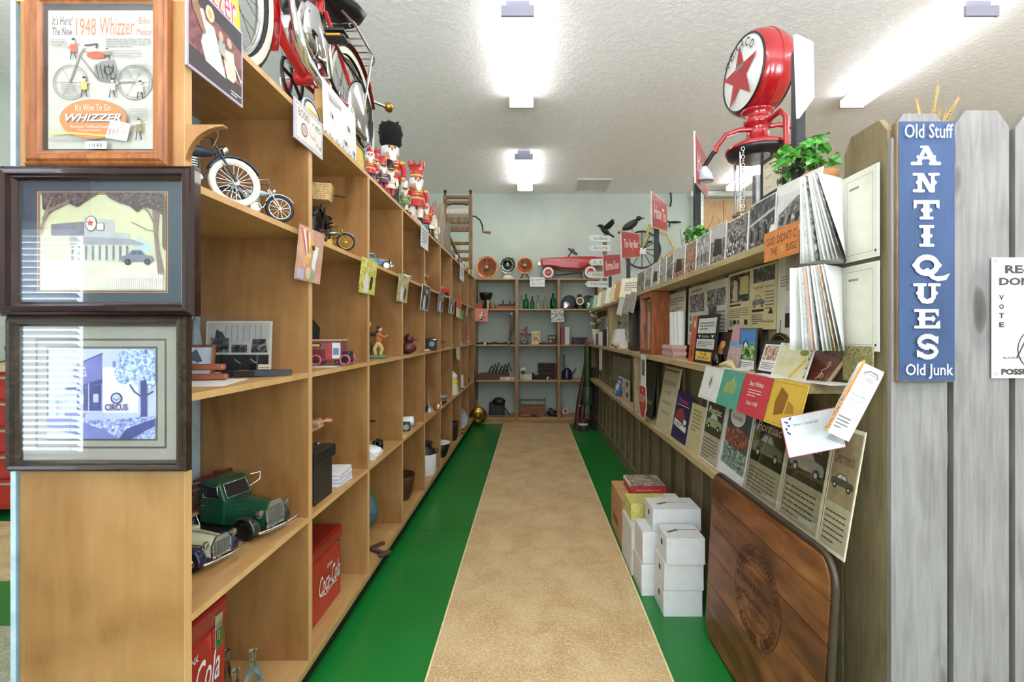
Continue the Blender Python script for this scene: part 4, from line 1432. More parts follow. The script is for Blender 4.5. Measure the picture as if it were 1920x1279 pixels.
# wallets, knives and papers on the shelf
b = MB(PAPER); b.box(-.17, -.10, 0, .12, .10, .002)
b.thing('paper_sheet', 'cream sheets of paper lying on the second shelf of the first cubby', 'paper', (-.97, 1.36, S2), (0, 0, .25))
for k, (dx, dz, lab) in enumerate([(0, .003, 'lower brown leather handled case on the paper sheets in the first cubby'), (-.008, .032, 'upper brown leather handled case resting on the lower one in the first cubby')]):
    e = empty('leather_case', lab, 'case', (-.965 + dx, 1.43, S2 + dz), (0, 0, .25))
    MB(M('8b4f35', .45, var=.15)).box(-.055, -.012, 0, .055, .012, .018).build('cover', e, .006)
    MB(IRON).box(-.075, -.008, .003, -.056, .008, .014).build('tip', e, .002)
e = empty('folding_knife', 'black folded umbrella-like sheath lying on the shelf of the first cubby', 'sheath', (-.90, 1.57, S2 + .003), (0, 0, .35))
b = MB(M('1d2026', .5)); b.prism([(-.10, .004), (-.06, -.016), (.0, -.024), (.06, -.014), (.105, -.006), (.105, .008), (.04, .02), (-.03, .022), (-.08, .016)], 0, .018, 'z'); b.build('sheath', e)
MB(BRASS).box(-.05, -.012, .0182, -.02, .012, .0195).build('band', e)
b = MB(M('2a2a28', .5)); rr = random.Random(2)
for k in range(8):
    p = [(rr.uniform(-.08, 0), rr.uniform(-.04, .04), .01 + .003 * k)]
    for j in range(6): p.append((p[-1][0] + rr.uniform(-.03, .04), p[-1][1] + rr.uniform(-.03, .03), max(.006, p[-1][2] + rr.uniform(-.01, .012))))
    b.tube(p, .004, 5)
b.thing('bundle_of_straps', 'tangle of dark cords and straps beside the leather cases', 'cord', (-1.06, 1.42, S2 + .003))
card('name_card', 'small cream name card standing before the typewriter photograph', 'card', .045, .035, (-.915, 1.645, S2), 0, .1, 0, .001, CREAM, lambda b, w, h: b.para(-w * .4, h * .2, w * .4, h * .8, 3, GREYI))

# second cubby: tin van and dark car
e = empty('tin_van', 'printed tin delivery van toy with red wheels in the second cubby', 'toy', (-.895, 2.11, S2 + .003), (0, 0, .12))
TINR = M('8a4048', .4, var=.1)
b = MB(TINR); b.box(-.07, -.045, .022, .07, .045, .105)
b.t0 = .0452
for (x0, z0, x1, z1, m) in ((-.066, .03, .066, .10, M('8c5a58', .4)), (-.06, .078, -.015, .096, M('2f2a2a', .4)), (-.055, .082, -.02, .092, GOLD), (.012, .03, .028, .096, M('b8434a', .4)), (.032, .03, .066, .098, PAPER), (.036, .045, .06, .075, M('6a86b4', .4)), (-.06, .03, .005, .07, M('7a3038', .4))):
    b.rect(x0, z0, x1, z1, m)
b.build('body', e)
MB(M('b7ab9b', .4)).box(-.074, -.05, .105, .074, .05, .112).build('roof', e, .003)
MB(NAVY).box(.072, -.035, .02, .10, .035, .06).build('hood', e, .004)
for x in (-.035, .085):
    for y in (-.048, .048): wheel(e, (x, y, .024), .024, .009, M('b05a60', .4), BLACK, 'y', 8)
model_car('model_car', 'black vintage toy car parked beyond the tin van', (-.87, 2.24, S2), radians(15), .10, NAVY, NAVY, NAVY)
b = MB(M('3a372f', .5, .3)); b.prism([(-.055, 0), (.05, 0), (.055, .17), (.0, .235), (-.05, .235)], -.002, .002, 'y')
b.thing('slate_plate', 'dark angular metal plate leaning at the back of the second cubby', 'plate', (-1.085, 2.335, S2), (-.02, 0, 0))
MB(PAPER).box(-.09, -.06, 0, .09, .06, .0015).thing('paper_sheet', 'white sheet of paper under the tin van', 'paper', (-.91, 2.05, S2), (0, 0, .1))

# third cubby: figurine of riders
e = empty('figurine', 'painted figurine of two ball players on a green base in the third cubby', 'figurine', (-.90, 2.72, S2), (0, 0, .3))
MB(M('4f6a4a', .6, var=.2)).box(-.075, -.05, 0, .075, .05, .02).build('base', e, .006)


def figure(e, x, y, k, shirt, legs, name, lean=.2):
    b = MB(legs)
    b.tube([(x - .012 * k, y, .02), (x - .02 * k, y, .055 * k), (x, y, .09 * k)], [.009 * k, .011 * k, .014 * k], 8)
    b.tube([(x + .014 * k, y, .02), (x + .022 * k, y, .055 * k), (x, y, .09 * k)], [.009 * k, .011 * k, .014 * k], 8)
    b.m(shirt); b.ell((x + lean * .02 * k, y, .115 * k), (.02 * k, .016 * k, .034 * k))
    b.tube([(x, y - .014 * k, .138 * k), (x + .03 * k, y - .018 * k, .12 * k), (x + .055 * k, y - .01 * k, .128 * k)], .007 * k, 7)
    b.tube([(x, y + .014 * k, .138 * k), (x + .02 * k, y + .026 * k, .115 * k), (x + .04 * k, y + .02 * k, .11 * k)], .007 * k, 7)
    b.m(SKIN); b.ell((x + .01 * k, y, .165 * k), (.014 * k, .013 * k, .017 * k))
    b.m(DARK); b.ell((x + .006 * k, y, .173 * k), (.015 * k, .014 * k, .012 * k))
    b.build(name, e)


figure(e, .03, -.015, 1.0, M('b0693c', .6), M('c9b06a', .6), 'player')
figure(e, -.035, .015, 1.18, M('2b2c34', .6), M('2c3a34', .6), 'player')
MB(M('23242a', .6)).at((-.04, .0, .03)).ell((0, 0, .03), (.035, .03, .04)).ell((.0, .02, .08), (.02, .02, .04)).build('horse', e)
# fourth cubby: carved bird
e = empty('carved_bird', 'dark red-brown carved bird figure in the fourth cubby', 'figurine', (-.845, 3.28, S2), (0, 0, .2))
CB = M('54221a', .35, var=.2)
MB(CB).ell((0, 0, .042), (.06, .045, .042)).build('body', e)
MB(CB).ell((.01, 0, .105), (.034, .03, .036)).lathe([(.012, 0), (.002, .04)], (.035, 0, .1), 8, 'x').build('head', e)
MB(M('8a6a58', .5)).prism([(-.09, .05), (-.05, .05), (-.05, .085), (-.08, .08)], -.015, .015, 'y').build('tail', e)
# fifth cubby: black folding camera; others
e = empty('box_camera', 'black box camera with two round dials in the fifth cubby', 'camera', (-.86, 3.97, S2), (0, 0, .1))
MB(BLACK).box(-.075, -.04, 0, .075, .04, .10).build('body', e, .004)
for x in (-.03, .04): MB(STEEL).cyl((x, -.046, .055), (x, -.0405, .055), .022).build('dial', e)
MB(CHROME).box(-.075, -.042, .088, .075, -.0405, .094).build('trim', e)
MB(PAPER).box(-.02, -.06, 0, .025, -.05, .012).build('tag', e)
e = empty('small_chest', 'small brown wooden chest in the sixth cubby', 'box', (-.835, 4.45, S2), (0, 0, .1))
MB(OLDW).box(-.03, -.03, 0, .03, .03, .05).build('body', e, .003); MB(M('4a3222', .5)).box(-.032, -.032, .051, .032, .032, .07).build('lid', e, .006)
b = MB(CREAM); b.prism([(-.14, 0), (.10, .0), (.12, -.13), (.04, -.155), (-.10, -.12)], -.003, .003, 'y'); b.m(M('6c7a74', .6)).box(-.16, -.006, 0, .13, .05, .008)
b.thing('cream_cloth', 'cream cloth hanging over the shelf edge in the seventh cubby', 'cloth', (LF + .007, 5.18, S2 - .002), (0, 0, LEFT))
b = MB(WHITE).ell((0, 0, .02), (.03, .025, .02)).ell((0, 0, .06), (.017, .017, .03)).ell((.005, 0, .10), (.018, .016, .016))
b.thing('figurine', 'small white china bird in the eighth cubby', 'figurine', (-.84, 5.62, S2))
card('red_card', 'small red and cream card standing in the last cubby', 'card', .10, .14, (-.85, 6.3, S2), .25, .1, 0, .01, M('b23c36', .5), lambda b, w, h: (b.rect(-w * .4, h * .1, w * .4, h * .3, CREAM), b.rect(-w * .3, h * .6, w * .3, h * .8, M('d98a6a', .5))))

# ---------------------------------------------------------------- third row
model_car('model_truck', 'dark green model stake truck with brown slatted bed in the first cubby', (-1.005, 1.615, S3), radians(-14), .40, GREEN, GREEN, M('2a2f2c', .25, coat=.5), 'truck')
model_car('model_car', 'cream and navy classic model car parked in front of the green truck', (-1.025, 1.40, S3), radians(-12), .34, M('c9c5a2', .3, coat=.4), M('ded58f', .3), NAVY, 'roadster')
model_car('model_car', 'pink-beige model car nearest the viewer beside the cream car', (-1.07, 1.235, S3), radians(-8), .28, M('b59a8a', .3, coat=.4), M('cdb79e', .3), M('2b2830', .3))
e = empty('mannequin_arm', 'jointed mannequin forearm with a wristwatch reaching out in the second cubby', 'mannequin', (-1.02, 2.05, S3 + .21))
b = MB(SKIN).tube([(-.12, -.02, -.03), (-.04, 0, .0), (.03, .012, .028), (.06, .015, .04)], [.034, .030, .021, .019], 12)
b.tube([(.058, .014, .04), (.09, .02, .058), (.115, .022, .068)], [.019, .024, .02], 10)
for k in range(4):
    y = .008 + k * .010
    b.tube([(.112, y, .068), (.140 - abs(k - 1.4) * .004, y + .002, .078), (.160 - abs(k - 1.4) * .006, y + .004, .074)], [.0062, .0056, .0048], 7)
b.tube([(.085, .002, .055), (.105, -.016, .062), (.125, -.022, .060)], [.008, .007, .0055], 7)
b.build('forearm', e)
MB(STEEL).at((.043, .013, .033), (0, radians(-28), 0)).lathe([(.0225, -.007), (.0235, 0), (.0225, .007)], n=16, axis='x').build('watch_strap', e)
MB(M('2c3a38', .3)).at((.043, -.012, .035), (radians(90), 0, 0)).cyl((0, 0, 0), (0, 0, .006), .015).build('watch_face', e)
e2 = empty('arm_stand', 'black stand carrying the mannequin forearm at the back of the second cubby', 'stand', (-1.13, 2.03, S3))
MB(BLACK).cyl((0, 0, 0), (0, 0, .012), .035).build('base', e2); MB(BLACK).cyl((0, 0, .012), (0, 0, .155), .008).build('post', e2)
e = empty('cash_box', 'black lidded metal strongbox with a paper label in the second cubby', 'box', (-.99, 1.905, S3))
MB(M('23221f', .4, var=.1)).box(-.16, -.075, 0, .165, .085, .155).build('body', e, .003)
MB(M('191918', .4)).box(-.17, -.09, .1555, .175, .10, .205).build('lid', e, .005)
MB(PAPER).box(-.08, -.06, .2055, .08, .05, .207).build('sticker', e)
for x in (-.1, .0, .11): MB(STEEL).ell((x, .075, .208), (.012, .012, .006)).build('rivet', e)
MB(STEEL).cyl((.05, -.0765, .10), (.05, -.081, .10), .008).build('keyhole', e)
for k in range(4):
    e = empty('paper_stack', ['lowest tray of white papers in the pile beside the strongbox', 'second tray of white papers in the pile beside the strongbox', 'third tray of white papers in the pile beside the strongbox', 'topmost white book of papers on the pile beside the strongbox'][k], 'papers', (-.915, 2.13, S3 + .0155 * k), (0, 0, [-.05, .02, -.02, .04][k]), 'white papers beside the strongbox')
    MB(M('8e93a8', .5)).box(-.095, -.07, 0, .095, .07, .002).build('cover', e)
    MB(WHITE).box(-.093, -.068, .0021, .093, .068, .015).build('pages', e)
# third cubby: white shirt and small glasses
b = MB(WHITE)
rr = random.Random(8)
b.at((0, 0, 0)).prism([(-.10, 0), (.08, 0), (.09, .02), (.05, .05), (-.02, .058), (-.09, .03)], -.06, .06, 'y')
b.ell((.03, 0, .035), (.07, .065, .025)).ell((-.04, .02, .04), (.06, .05, .026))
b.thing('folded_cloth', 'heap of white folded cloth in the third lower cubby', 'cloth', (-.895, 2.56, S3))
GL = glassmat('clear_glass')
for k in range(5):
    MB(GL).lathe([(.010, 0), (.011, .004), (.013, .055), (.012, .055), (.010, .006), (.0001, .005)], n=12).thing('shot_glass', ['front left of the five small clear glasses by the white cloth', 'front right of the five small clear glasses by the white cloth', 'middle left of the five small clear glasses by the white cloth', 'middle right of the five small clear glasses by the white cloth', 'rearmost of the five small clear glasses by the white cloth'][k], 'glass', (-.845 + (k % 2) * .026 - .035, 2.70 + (k // 2) * .03, S3), (0, 0, 0), 'shot glasses in the third lower cubby')
b = MB(DARK).ell((0, 0, .0), (.03, .02, .006)); b.thing('wall_hook', 'dark hook on the divider above the white cloth', 'hook', (-.985, 2.955, S3 + .12))
# fourth cubby: tins and a camera
e = empty('small_tin', 'white and blue round tin lying in the fourth lower cubby', 'tin', (-.89, 3.40, S3 + .036), (0, 0, .4))
MB(M('dfe3e6', .4)).cyl((-.05, 0, 0), (.05, 0, 0), .035, n=18).build('body', e); MB(M('7f97b8', .4)).cyl((.0505, 0, 0), (.055, 0, 0), .036, n=18).build('lid', e)
e = empty('old_camera', 'small black camera beside the white tin', 'camera', (-.875, 3.27, S3), (0, 0, .3))
MB(BLACK).box(-.05, -.025, 0, .05, .025, .055).build('body', e, .004); MB(STEEL).cyl((.02, -.045, .028), (.02, -.0255, .028), .02).build('lens', e)
MB(YELLOW).box(-.06, -.05, 0, .06, .05, .003).thing('yellow_leaflet', 'yellow leaflet at the front of the fourth lower cubby', 'leaflet', (-.865, 3.06, S3), (0, 0, .2))
MB(BLACK).lathe([(.03, 0), (.028, .09), (.012, .12), (.012, .16)], n=14).thing('dark_bottle', 'dark bottle at the back of the fourth lower cubby', 'bottle', (-1.0, 3.14, S3))
# fifth: spindle ; sixth: plates ; seventh: yellow and white bear; eighth: white tin
b = MB(STEEL).lathe([(.06, 0), (.05, .02), (.02, .04), (.008, .05), (.003, .17), (.0005, .2)], n=16); b.m(COPPER).ell((.07, .03, .03), (.03, .02, .03))
b.thing('paper_spike', 'metal desk spike with a thin tall needle in the fifth lower cubby', 'spike', (-.872, 4.08, S3))
for k in range(3):
    bowl('tin_plate', ['lowest dark plate of the stack in the sixth lower cubby', 'middle grey plate of the stack in the sixth lower cubby', 'top pale plate of the stack in the sixth lower cubby'][k], 'plate', (-.87, 4.48, S3 + .026 * k), .085, .025, [M('5a3a2c', .5), M('8a8a84', .5), M('a9aaa2', .5)][k])
b = MB(WHITE).box(-.03, -.03, 0, .05, .03, .05); b.m(M('6a86b4', .5)).box(-.03, -.031, .015, .05, -.03, .03)
b.thing('small_carton', 'small white carton in front of the plate stack', 'box', (-.85, 4.28, S3), (0, 0, .2))
e = empty('bear_jar', 'white and yellow bear shaped jar in the seventh lower cubby', 'jar', (-.845, 5.17, S3))
MB(CREAM).lathe([(.06, 0), (.065, .02), (.055, .10), (.045, .12)], n=18).build('body', e); MB(YELLOW).lathe([(.05, .121), (.056, .14), (.048, .165)], n=18).build('collar', e)
MB(WHITE).ell((0, 0, .195), (.05, .048, .045)).ell((.0, -.04, .235), .016).ell((0, .04, .235), .016).build('head', e)
e = empty('white_tin', 'white canister with a black base in the eighth lower cubby', 'tin', (-.845, 5.67, S3))
MB(BLACK).cyl((0, 0, 0), (0, 0, .02), .045, n=18).build('base', e); MB(WHITE).cyl((0, 0, .021), (0, 0, .17), .044, n=18).build('body', e)
b = MB(STEEL).ell((0, 0, .05), (.04, .04, .03)); b.m(IRON).box(-.03, -.03, 0, .03, .03, .025)
b.thing('table_bell', 'small grey table bell in the last lower cubby', 'bell', (-.85, 6.3, S3))
b = MB(BRASS).box(-.01, -.03, 0, .01, .03, .012); b.thing('door_hinge', 'small brass hinge on the divider of the eighth lower cubby', 'hinge', (-.815, 5.42, S3 + .27))

# ---------------------------------------------------------------- bottom row
COKE = M('a81f1c', .35, var=.05, coat=.3)


def cooler(label, loc, w, d, h, tx, tw, tz, latch):
    """red drinks cooler, lettered side towards the aisle (+x)"""
    e = empty('drinks_cooler', label, 'cooler', loc)
    MB(COKE).box(-d / 2, -w / 2, .0, d / 2, w / 2, h * .82).build('body', e, .008)
    MB(M('8c1a18', .35, var=.05, coat=.3)).box(-d / 2 - .006, -w / 2 - .006, h * .823, d / 2 + .006, w / 2 + .006, h).build('lid', e, .012)
    b = MB(WHITE); b.at((d / 2 + .0015, 0, 0), (0, 0, LEFT)); b.t0 = .0002
    b.word("Coca-Cola", tx, h * tz, tw * .38, WHITE, tw, .35, .008)
    b.line([(tx - tw * .45, h * tz - tw * .16), (tx - tw * .2, h * tz - tw * .24), (tx + tw * .1, h * tz - tw * .2), (tx + tw * .35, h * tz - tw * .23)], .005, WHITE)
    b.word("DRINK", tx, h * tz + tw * .27, tw * .08, WHITE, tw * .26)
    b.build('lettering', e)
    if latch:
        b = MB(CHROME).box(d / 2 + .0005, w * .28, h * .68, d / 2 + .010, w * .40, h * .92); b.box(d / 2 + .0101, w * .30, h * .74, d / 2 + .016, w * .38, h * .82)
        b.build('latch', e, .002)
    else:
        MB(STEEL).cyl((d / 2 + .0005, w * .42, h * .76), (d / 2 + .006, w * .42, h * .76), .008).build('opener', e)
    return e


cooler('large red drinks cooler with white script and a latch in the bottom first cubby', (-1.03, 1.29, S4), .28, .24, .40, -.01, .24, .56, True)
cooler('red drinks cooler with white script in the bottom second cubby', (-.985, 1.985, S4), .40, .24, .31, .075, .21, .42, False)
GB1 = glassmat('pale_green_bottle_glass', (.72, .86, .74), .02)
GB2 = glassmat('amber_grey_bottle_glass', (.55, .50, .42), .02)
for k, (x, y, m, h, lab) in enumerate([(-.945, 1.375, GB2, .195, 'dark glass bottle at the left of the bottle group before the red cooler'), (-.925, 1.455, GB2, .215, 'tall dark glass bottle at the back of the bottle group'),
                                       (-.866, 1.405, GB1, .19, 'short pale green bottle in the middle of the bottle group'), (-.856, 1.476, GB1, .20, 'pale green bottle with a blue sticker at the right of the group')]):
    bottle('soda_bottle', lab, (x, y, S4), h, .027, m, 'bottles before the red cooler', lab=M('7fa9c4', .5) if k == 3 else None)
e = empty('ball_jar', 'round blue and green globe tin with white lettering in the bottom third cubby', 'tin', (-1.04, 2.80, S4 + .151))
b = MB(M('46586c', .4, var=.2)).lathe([(.0001, -.045), (.08, -.04), (.135, -.02), (.145, 0), (.135, .02), (.08, .04), (.0001, .045)], n=28, axis='y'); b.build('shell', e)
b = MB(PAPER); b.t0 = .046; b.word("DC", .02, .03, .06, PAPER, .11); b.line([(-.06, -.02), (0, -.045), (.06, -.03)], .01, PAPER); b.build('lettering', e)
MB(M('3f6a3c', .5, var=.2)).lathe([(.146, -.012), (.15, 0), (.146, .012)], n=28, axis='y').build('rim', e)
b = MB(M('4d3a2e', .8, .3, .3)).at((0, 0, 0), (0, 0, .6)).box(-.09, -.012, 0, .09, .012, .016).box(-.012, -.10, 0, .012, -.012, .016).box(-.035, -.125, 0, .035, -.10, .016)
b.thing('rusty_iron', 'rusty T shaped iron bracket lying in the bottom third cubby', 'bracket', (-.87, 2.60, S4), (0, 0, .4), bevel=.003)
bowl('wooden_bowl', 'deep brown wooden bowl in the bottom fourth cubby', 'bowl', (-.95, 3.42, S4), .12, .17, M('4a281c', .4, var=.1), .7)
e = empty('milk_can', 'black and white painted milk can in the bottom fifth cubby', 'can', (-.885, 4.02, S4))
MB(WHITE).lathe([(.085, 0), (.09, .02), (.09, .16), (.085, .17)], n=22).build('body', e)
MB(BLACK).lathe([(.086, .1705), (.075, .20), (.05, .225), (.05, .25), (.065, .262), (.0001, .264)], n=22).build('neck', e)
for s in (-1, 1): MB(BLACK).tube([(s * .072, 0, .205), (s * .10, 0, .215), (s * .105, 0, .19), (s * .088, 0, .17)], .006, 6).build('handle', e)
e = empty('iron_basket', 'black iron basket with a white rim band in the bottom sixth cubby', 'basket', (-.875, 4.58, S4))
MB(BLACK).lathe([(.06, .0), (.075, .03), (.10, .13), (.095, .13), (.07, .035), (.0001, .02)], n=22).build('body', e)
MB(WHITE).lathe([(.1005, .128), (.104, .134), (.098, .138)], n=22).build('rim', e)
for k in range(3): MB(BLACK).cyl((.05 * cos(k * 2.1), .05 * sin(k * 2.1), 0), (.055 * cos(k * 2.1), .055 * sin(k * 2.1), .03), .008).build('foot', e)
bowl('dark_bucket', 'dark metal bucket in the bottom seventh cubby', 'bucket', (-.885, 5.29, S4), .085, .20, M('3a302a', .5, .3), .75)
bowl('enamel_pan', 'grey enamel pan on edge in the bottom eighth cubby', 'pan', (-.90, 5.82, S4 + .135), .13, .05, M('8c9298', .35), .7, (0, radians(72), -.7))
MB(IRON).tube([(0, 0, .01), (.08, .02, .015), (.14, .0, .01)], .01, 6).thing('iron_rod', 'short iron rod on the bottom shelf by the enamel pan', 'rod', (-.93, 5.58, S4))

# ---------------------------------------------------------------- on top of the left shelving
TZ = TOPZ
# the red motor bike, heading towards the viewer, standing on the top board
e = empty('motor_bicycle', 'red and chrome vintage motor bicycle standing on top of the left shelving', 'bicycle', (-.93, 1.92, TZ), (0, 0, -pi / 2))
# local: +x is forward (towards the viewer), wheels on z=0, left-hand side of the aisle is +y... aisle side is +y
RW, FXW, RXW = .33, .54, -.54
TYC = M('ded9c4', .6, var=.04)


def bike_wheel(x):
    b = MB(RUBBER).torus((x, 0, RW), RW - .024, .0255, 'y', 44, 10)
    o = b.build('tyre', e)
    b = MB(TYC)
    for s in (-1, 1):
        b.lathe([(RW - .014, s * .0205), (RW - .026, s * .0275), (RW - .050, s * .0235)], (x, 0, RW), 44, 'y', False)
    b.build('whitewall', o)
    MB(CHROME).torus((x, 0, RW), RW - .055, .012, 'y', 44, 6).build('rim', o)
    MB(CHROME).cyl((x, -.045, RW), (x, .045, RW), .025, n=14).build('hub', o)
    b = MB(STEEL)
    for k in range(32):
        a = 2 * pi * k / 32
        b.cyl((x + .02 * cos(a + .5), .03 * (1 if k % 2 else -1), RW + .02 * sin(a + .5)), (x + (RW - .06) * cos(a), 0, RW + (RW - .06) * sin(a)), .0012, n=4, caps=False)
    b.build('spokes', o)['kind'] = 'stuff'


bike_wheel(FXW); bike_wheel(RXW)
arc_fender(e, (FXW, 0, RW), RW + .028, .075, RED, radians(40), radians(196))
arc_fender(e, (RXW, 0, RW), RW + .028, .075, DRED, radians(-14), radians(150))
HT, HB = (.33, 0, .70), (.37, 0, .57)
BBK, SEAT = (-.06, 0, .27), (-.20, 0, .68)
b = MB(RED)
b.tube([HT, HB], .022, 10)
b.tube([HB, (.27, 0, .44), (.12, 0, .31), BBK], .020, 10)
b.tube([HT, (.12, 0, .70), SEAT], .017, 10)
b.tube([SEAT, BBK], .017, 10)
b.cyl((-.06, -.04, .27), (-.06, .04, .27), .028, n=14)
for s in (-1, 1):
    b.tube([(BBK[0], s * .03, BBK[2]), (RXW, s * .055, RW)], .011, 8); b.tube([(SEAT[0], s * .02, SEAT[2] - .04), (RXW, s * .055, RW)], .010, 8)
b.build('frame', e)
b = MB(CHROME)
for s in (-1, 1): b.tube([(.325, s * .045, .68), (.385, s * .048, .50), (.46, s * .055, .38), (FXW, s * .055, RW)], .014, 8)
b.build('fork', e)
MB(RED).at((.10, 0, .63)).ell((0, 0, 0), (.21, .055, .075), 20, 12).build('fuel_tank', e)
b = MB(CHROME)
for s in (-1, 1): b.tube([(.32, 0, .76), (.30, s * .14, .82), (.18, s * .30, .80), (.06, s * .33, .77)], .011, 8)
b.tube([(.325, 0, .68), (.32, 0, .77)], .012, 8)
hb = b.build('handlebar', e)
for s in (-1, 1): MB(BLACK).cyl((.10, s * .322, .78), (-.02, s * .345, .752), .016).build('grip', hb)
sd = MB(BLACK)
sd.at((-.26, 0, .735))
rings = []
for x, hw, z in ((.17, .02, .012), (.12, .034, .02), (.02, .065, .02), (-.08, .125, .022), (-.15, .135, .028), (-.19, .10, .03)):
    rings += [[(x, hw * cos(t * pi / 6), z + (.035 if sin(t * pi / 6) > 0 else .05) * sin(t * pi / 6)) for t in range(12)]]
vs = [p for g in rings for p in g]
sd.add(vs, [(i * 12 + k, i * 12 + (k + 1) % 12, (i + 1) * 12 + (k + 1) % 12, (i + 1) * 12 + k) for i in range(5) for k in range(12)], True)
sd.add(rings[0], [tuple(range(11, -1, -1))]); sd.add(rings[-1], [tuple(range(12))])
so = sd.build('saddle', e)
b = MB(CHROME)
for s in (-1, 1):
    b.tube([(-.40 + .06 * cos(t * .7) * 0, s * .06 + .014 * cos(t * 1.2), .755 - t * .006) for t in range(10)], .004, 5)
b.tube([(-.21, 0, .60), (-.23, 0, .74)], .012, 8)
b.build('spring', so)
# engine, covers, exhaust
b = MB(CHROME).lathe([(.0001, -.05), (.10, -.05), (.115, -.03), (.115, .03), (.10, .05), (.0001, .05)], (-.02, 0, .40), 24, 'y')
b.build('crankcase', e)
b = MB(STEEL)
for k in range(8): b.bc((.06 + k * .006, 0, .49 + k * .013), (.11, .10, .005))
b.build('cylinder_fins', e)
b = MB(CHROME).lathe([(.0001, .085), (.085, .08), (.11, .06), (.11, .052)], (-.02, 0, .43), 24, 'y')
b.prism([(-.14, .37), (-.02, .33), (.0, .52), (-.12, .50)], .055, .074, 'y')
b.build('belt_cover', e)
b = MB(STEEL)
for k in range(5): b.box(-.10 + k * .022, .0745, .36, -.092 + k * .022, .078, .47)
b.build('cooling_slots', e)['kind'] = 'stuff'
MB(CHROME).lathe([(.0001, .075), (.15, .072), (.165, .06), (.165, .05)], (RXW, 0, RW), 30, 'y').build('drive_sheave', e)
MB(BLACK).tube([(-.02, .068, .50), (-.30, .068, .48), (-.54, .068, .49), (-.66, .068, .42), (-.66, .068, .24), (-.54, .068, .17), (-.30, .068, .25), (-.05, .068, .34)], .007, 6, True).build('drive_belt', e)
b = MB(CHROME).tube([(.10, .06, .46), (.17, .075, .36), (.12, .085, .24), (-.05, .09, .20), (-.50, .09, .20)], .016, 10)
b.tube([(.13, .05, .54), (.20, .07, .42), (.17, .08, .28), (.02, .085, .235), (-.3, .085, .235)], .012, 8)
b.build('exhaust', e)
b = MB(BLACK).torus((-.06, -.055, .27), .085, .007, 'y', 30, 6)
for k in range(5): b.cyl((-.06, -.055, .27), (-.06 + .085 * cos(k * 1.257), -.055, .27 + .085 * sin(k * 1.257)), .007, n=6)
b.tube([(-.06, -.055, .355), (RXW, -.055, RW + .045)], .006, 6).tube([(-.06, -.055, .185), (RXW, -.055, RW - .045)], .006, 6)
b.build('chainring', e)
for s, dx, dz in ((1, .07, .13), (-1, -.07, -.13)):
    MB(CHROME).tube([(-.06, s * .05, .27), (-.06, s * .10, .27), (-.06 + dx, s * .11, .27 + dz)], .009, 8).build('crank', e)
    px, pz, py = -.06 + dx, .27 + dz, s * .155
    p = MB(BLACK); p.box(px - .03, py - .04, pz + .006, px + .03, py + .04, pz + .018); p.box(px - .03, py - .04, pz - .018, px + .03, py + .04, pz - .006)
    po = p.build('pedal', e, .004)
    MB(M('e08a1e', .4)).box(px + .0305, py - .028, pz - .015, px + .034, py + .028, pz - .009).build('reflector', po)
# carrier rack
b = MB(CHROME)
for s in (-1, 1):
    b.tube([(-.30, s * .05, .715), (-.40, s * .075, .715), (-.70, s * .075, .715), (-.76, s * .045, .715), (-.76, 0, .715)], .007, 6)
    b.tube([(-.66, s * .075, .715), (-.54, s * .07, .36)], .006, 6)
for k in range(6): b.tube([(-.40 - k * .06, -.075, .716), (-.40 - k * .06, .075, .716)], .005, 6)
b.build('carrier_rack', e)
MB(M('b3141a', .2)).at((-.80, 0, .62)).ell((0, 0, 0), (.03, .028, .028)).build('tail_lamp', e)
b = MB(CHROME).tube([(-.82, .0, .55), (-.93, .06, .565)], .009, 8); b.m(BRASS).ell((-.96, .075, .572), (.035, .028, .028))
b.build('rear_horn', e)
for s in (-1,): MB(RED).tube([(-.05, s * .06, .24), (.02, s * .16, .03), (.02, s * .19, .012)], .010, 8).build('kick_stand', e)


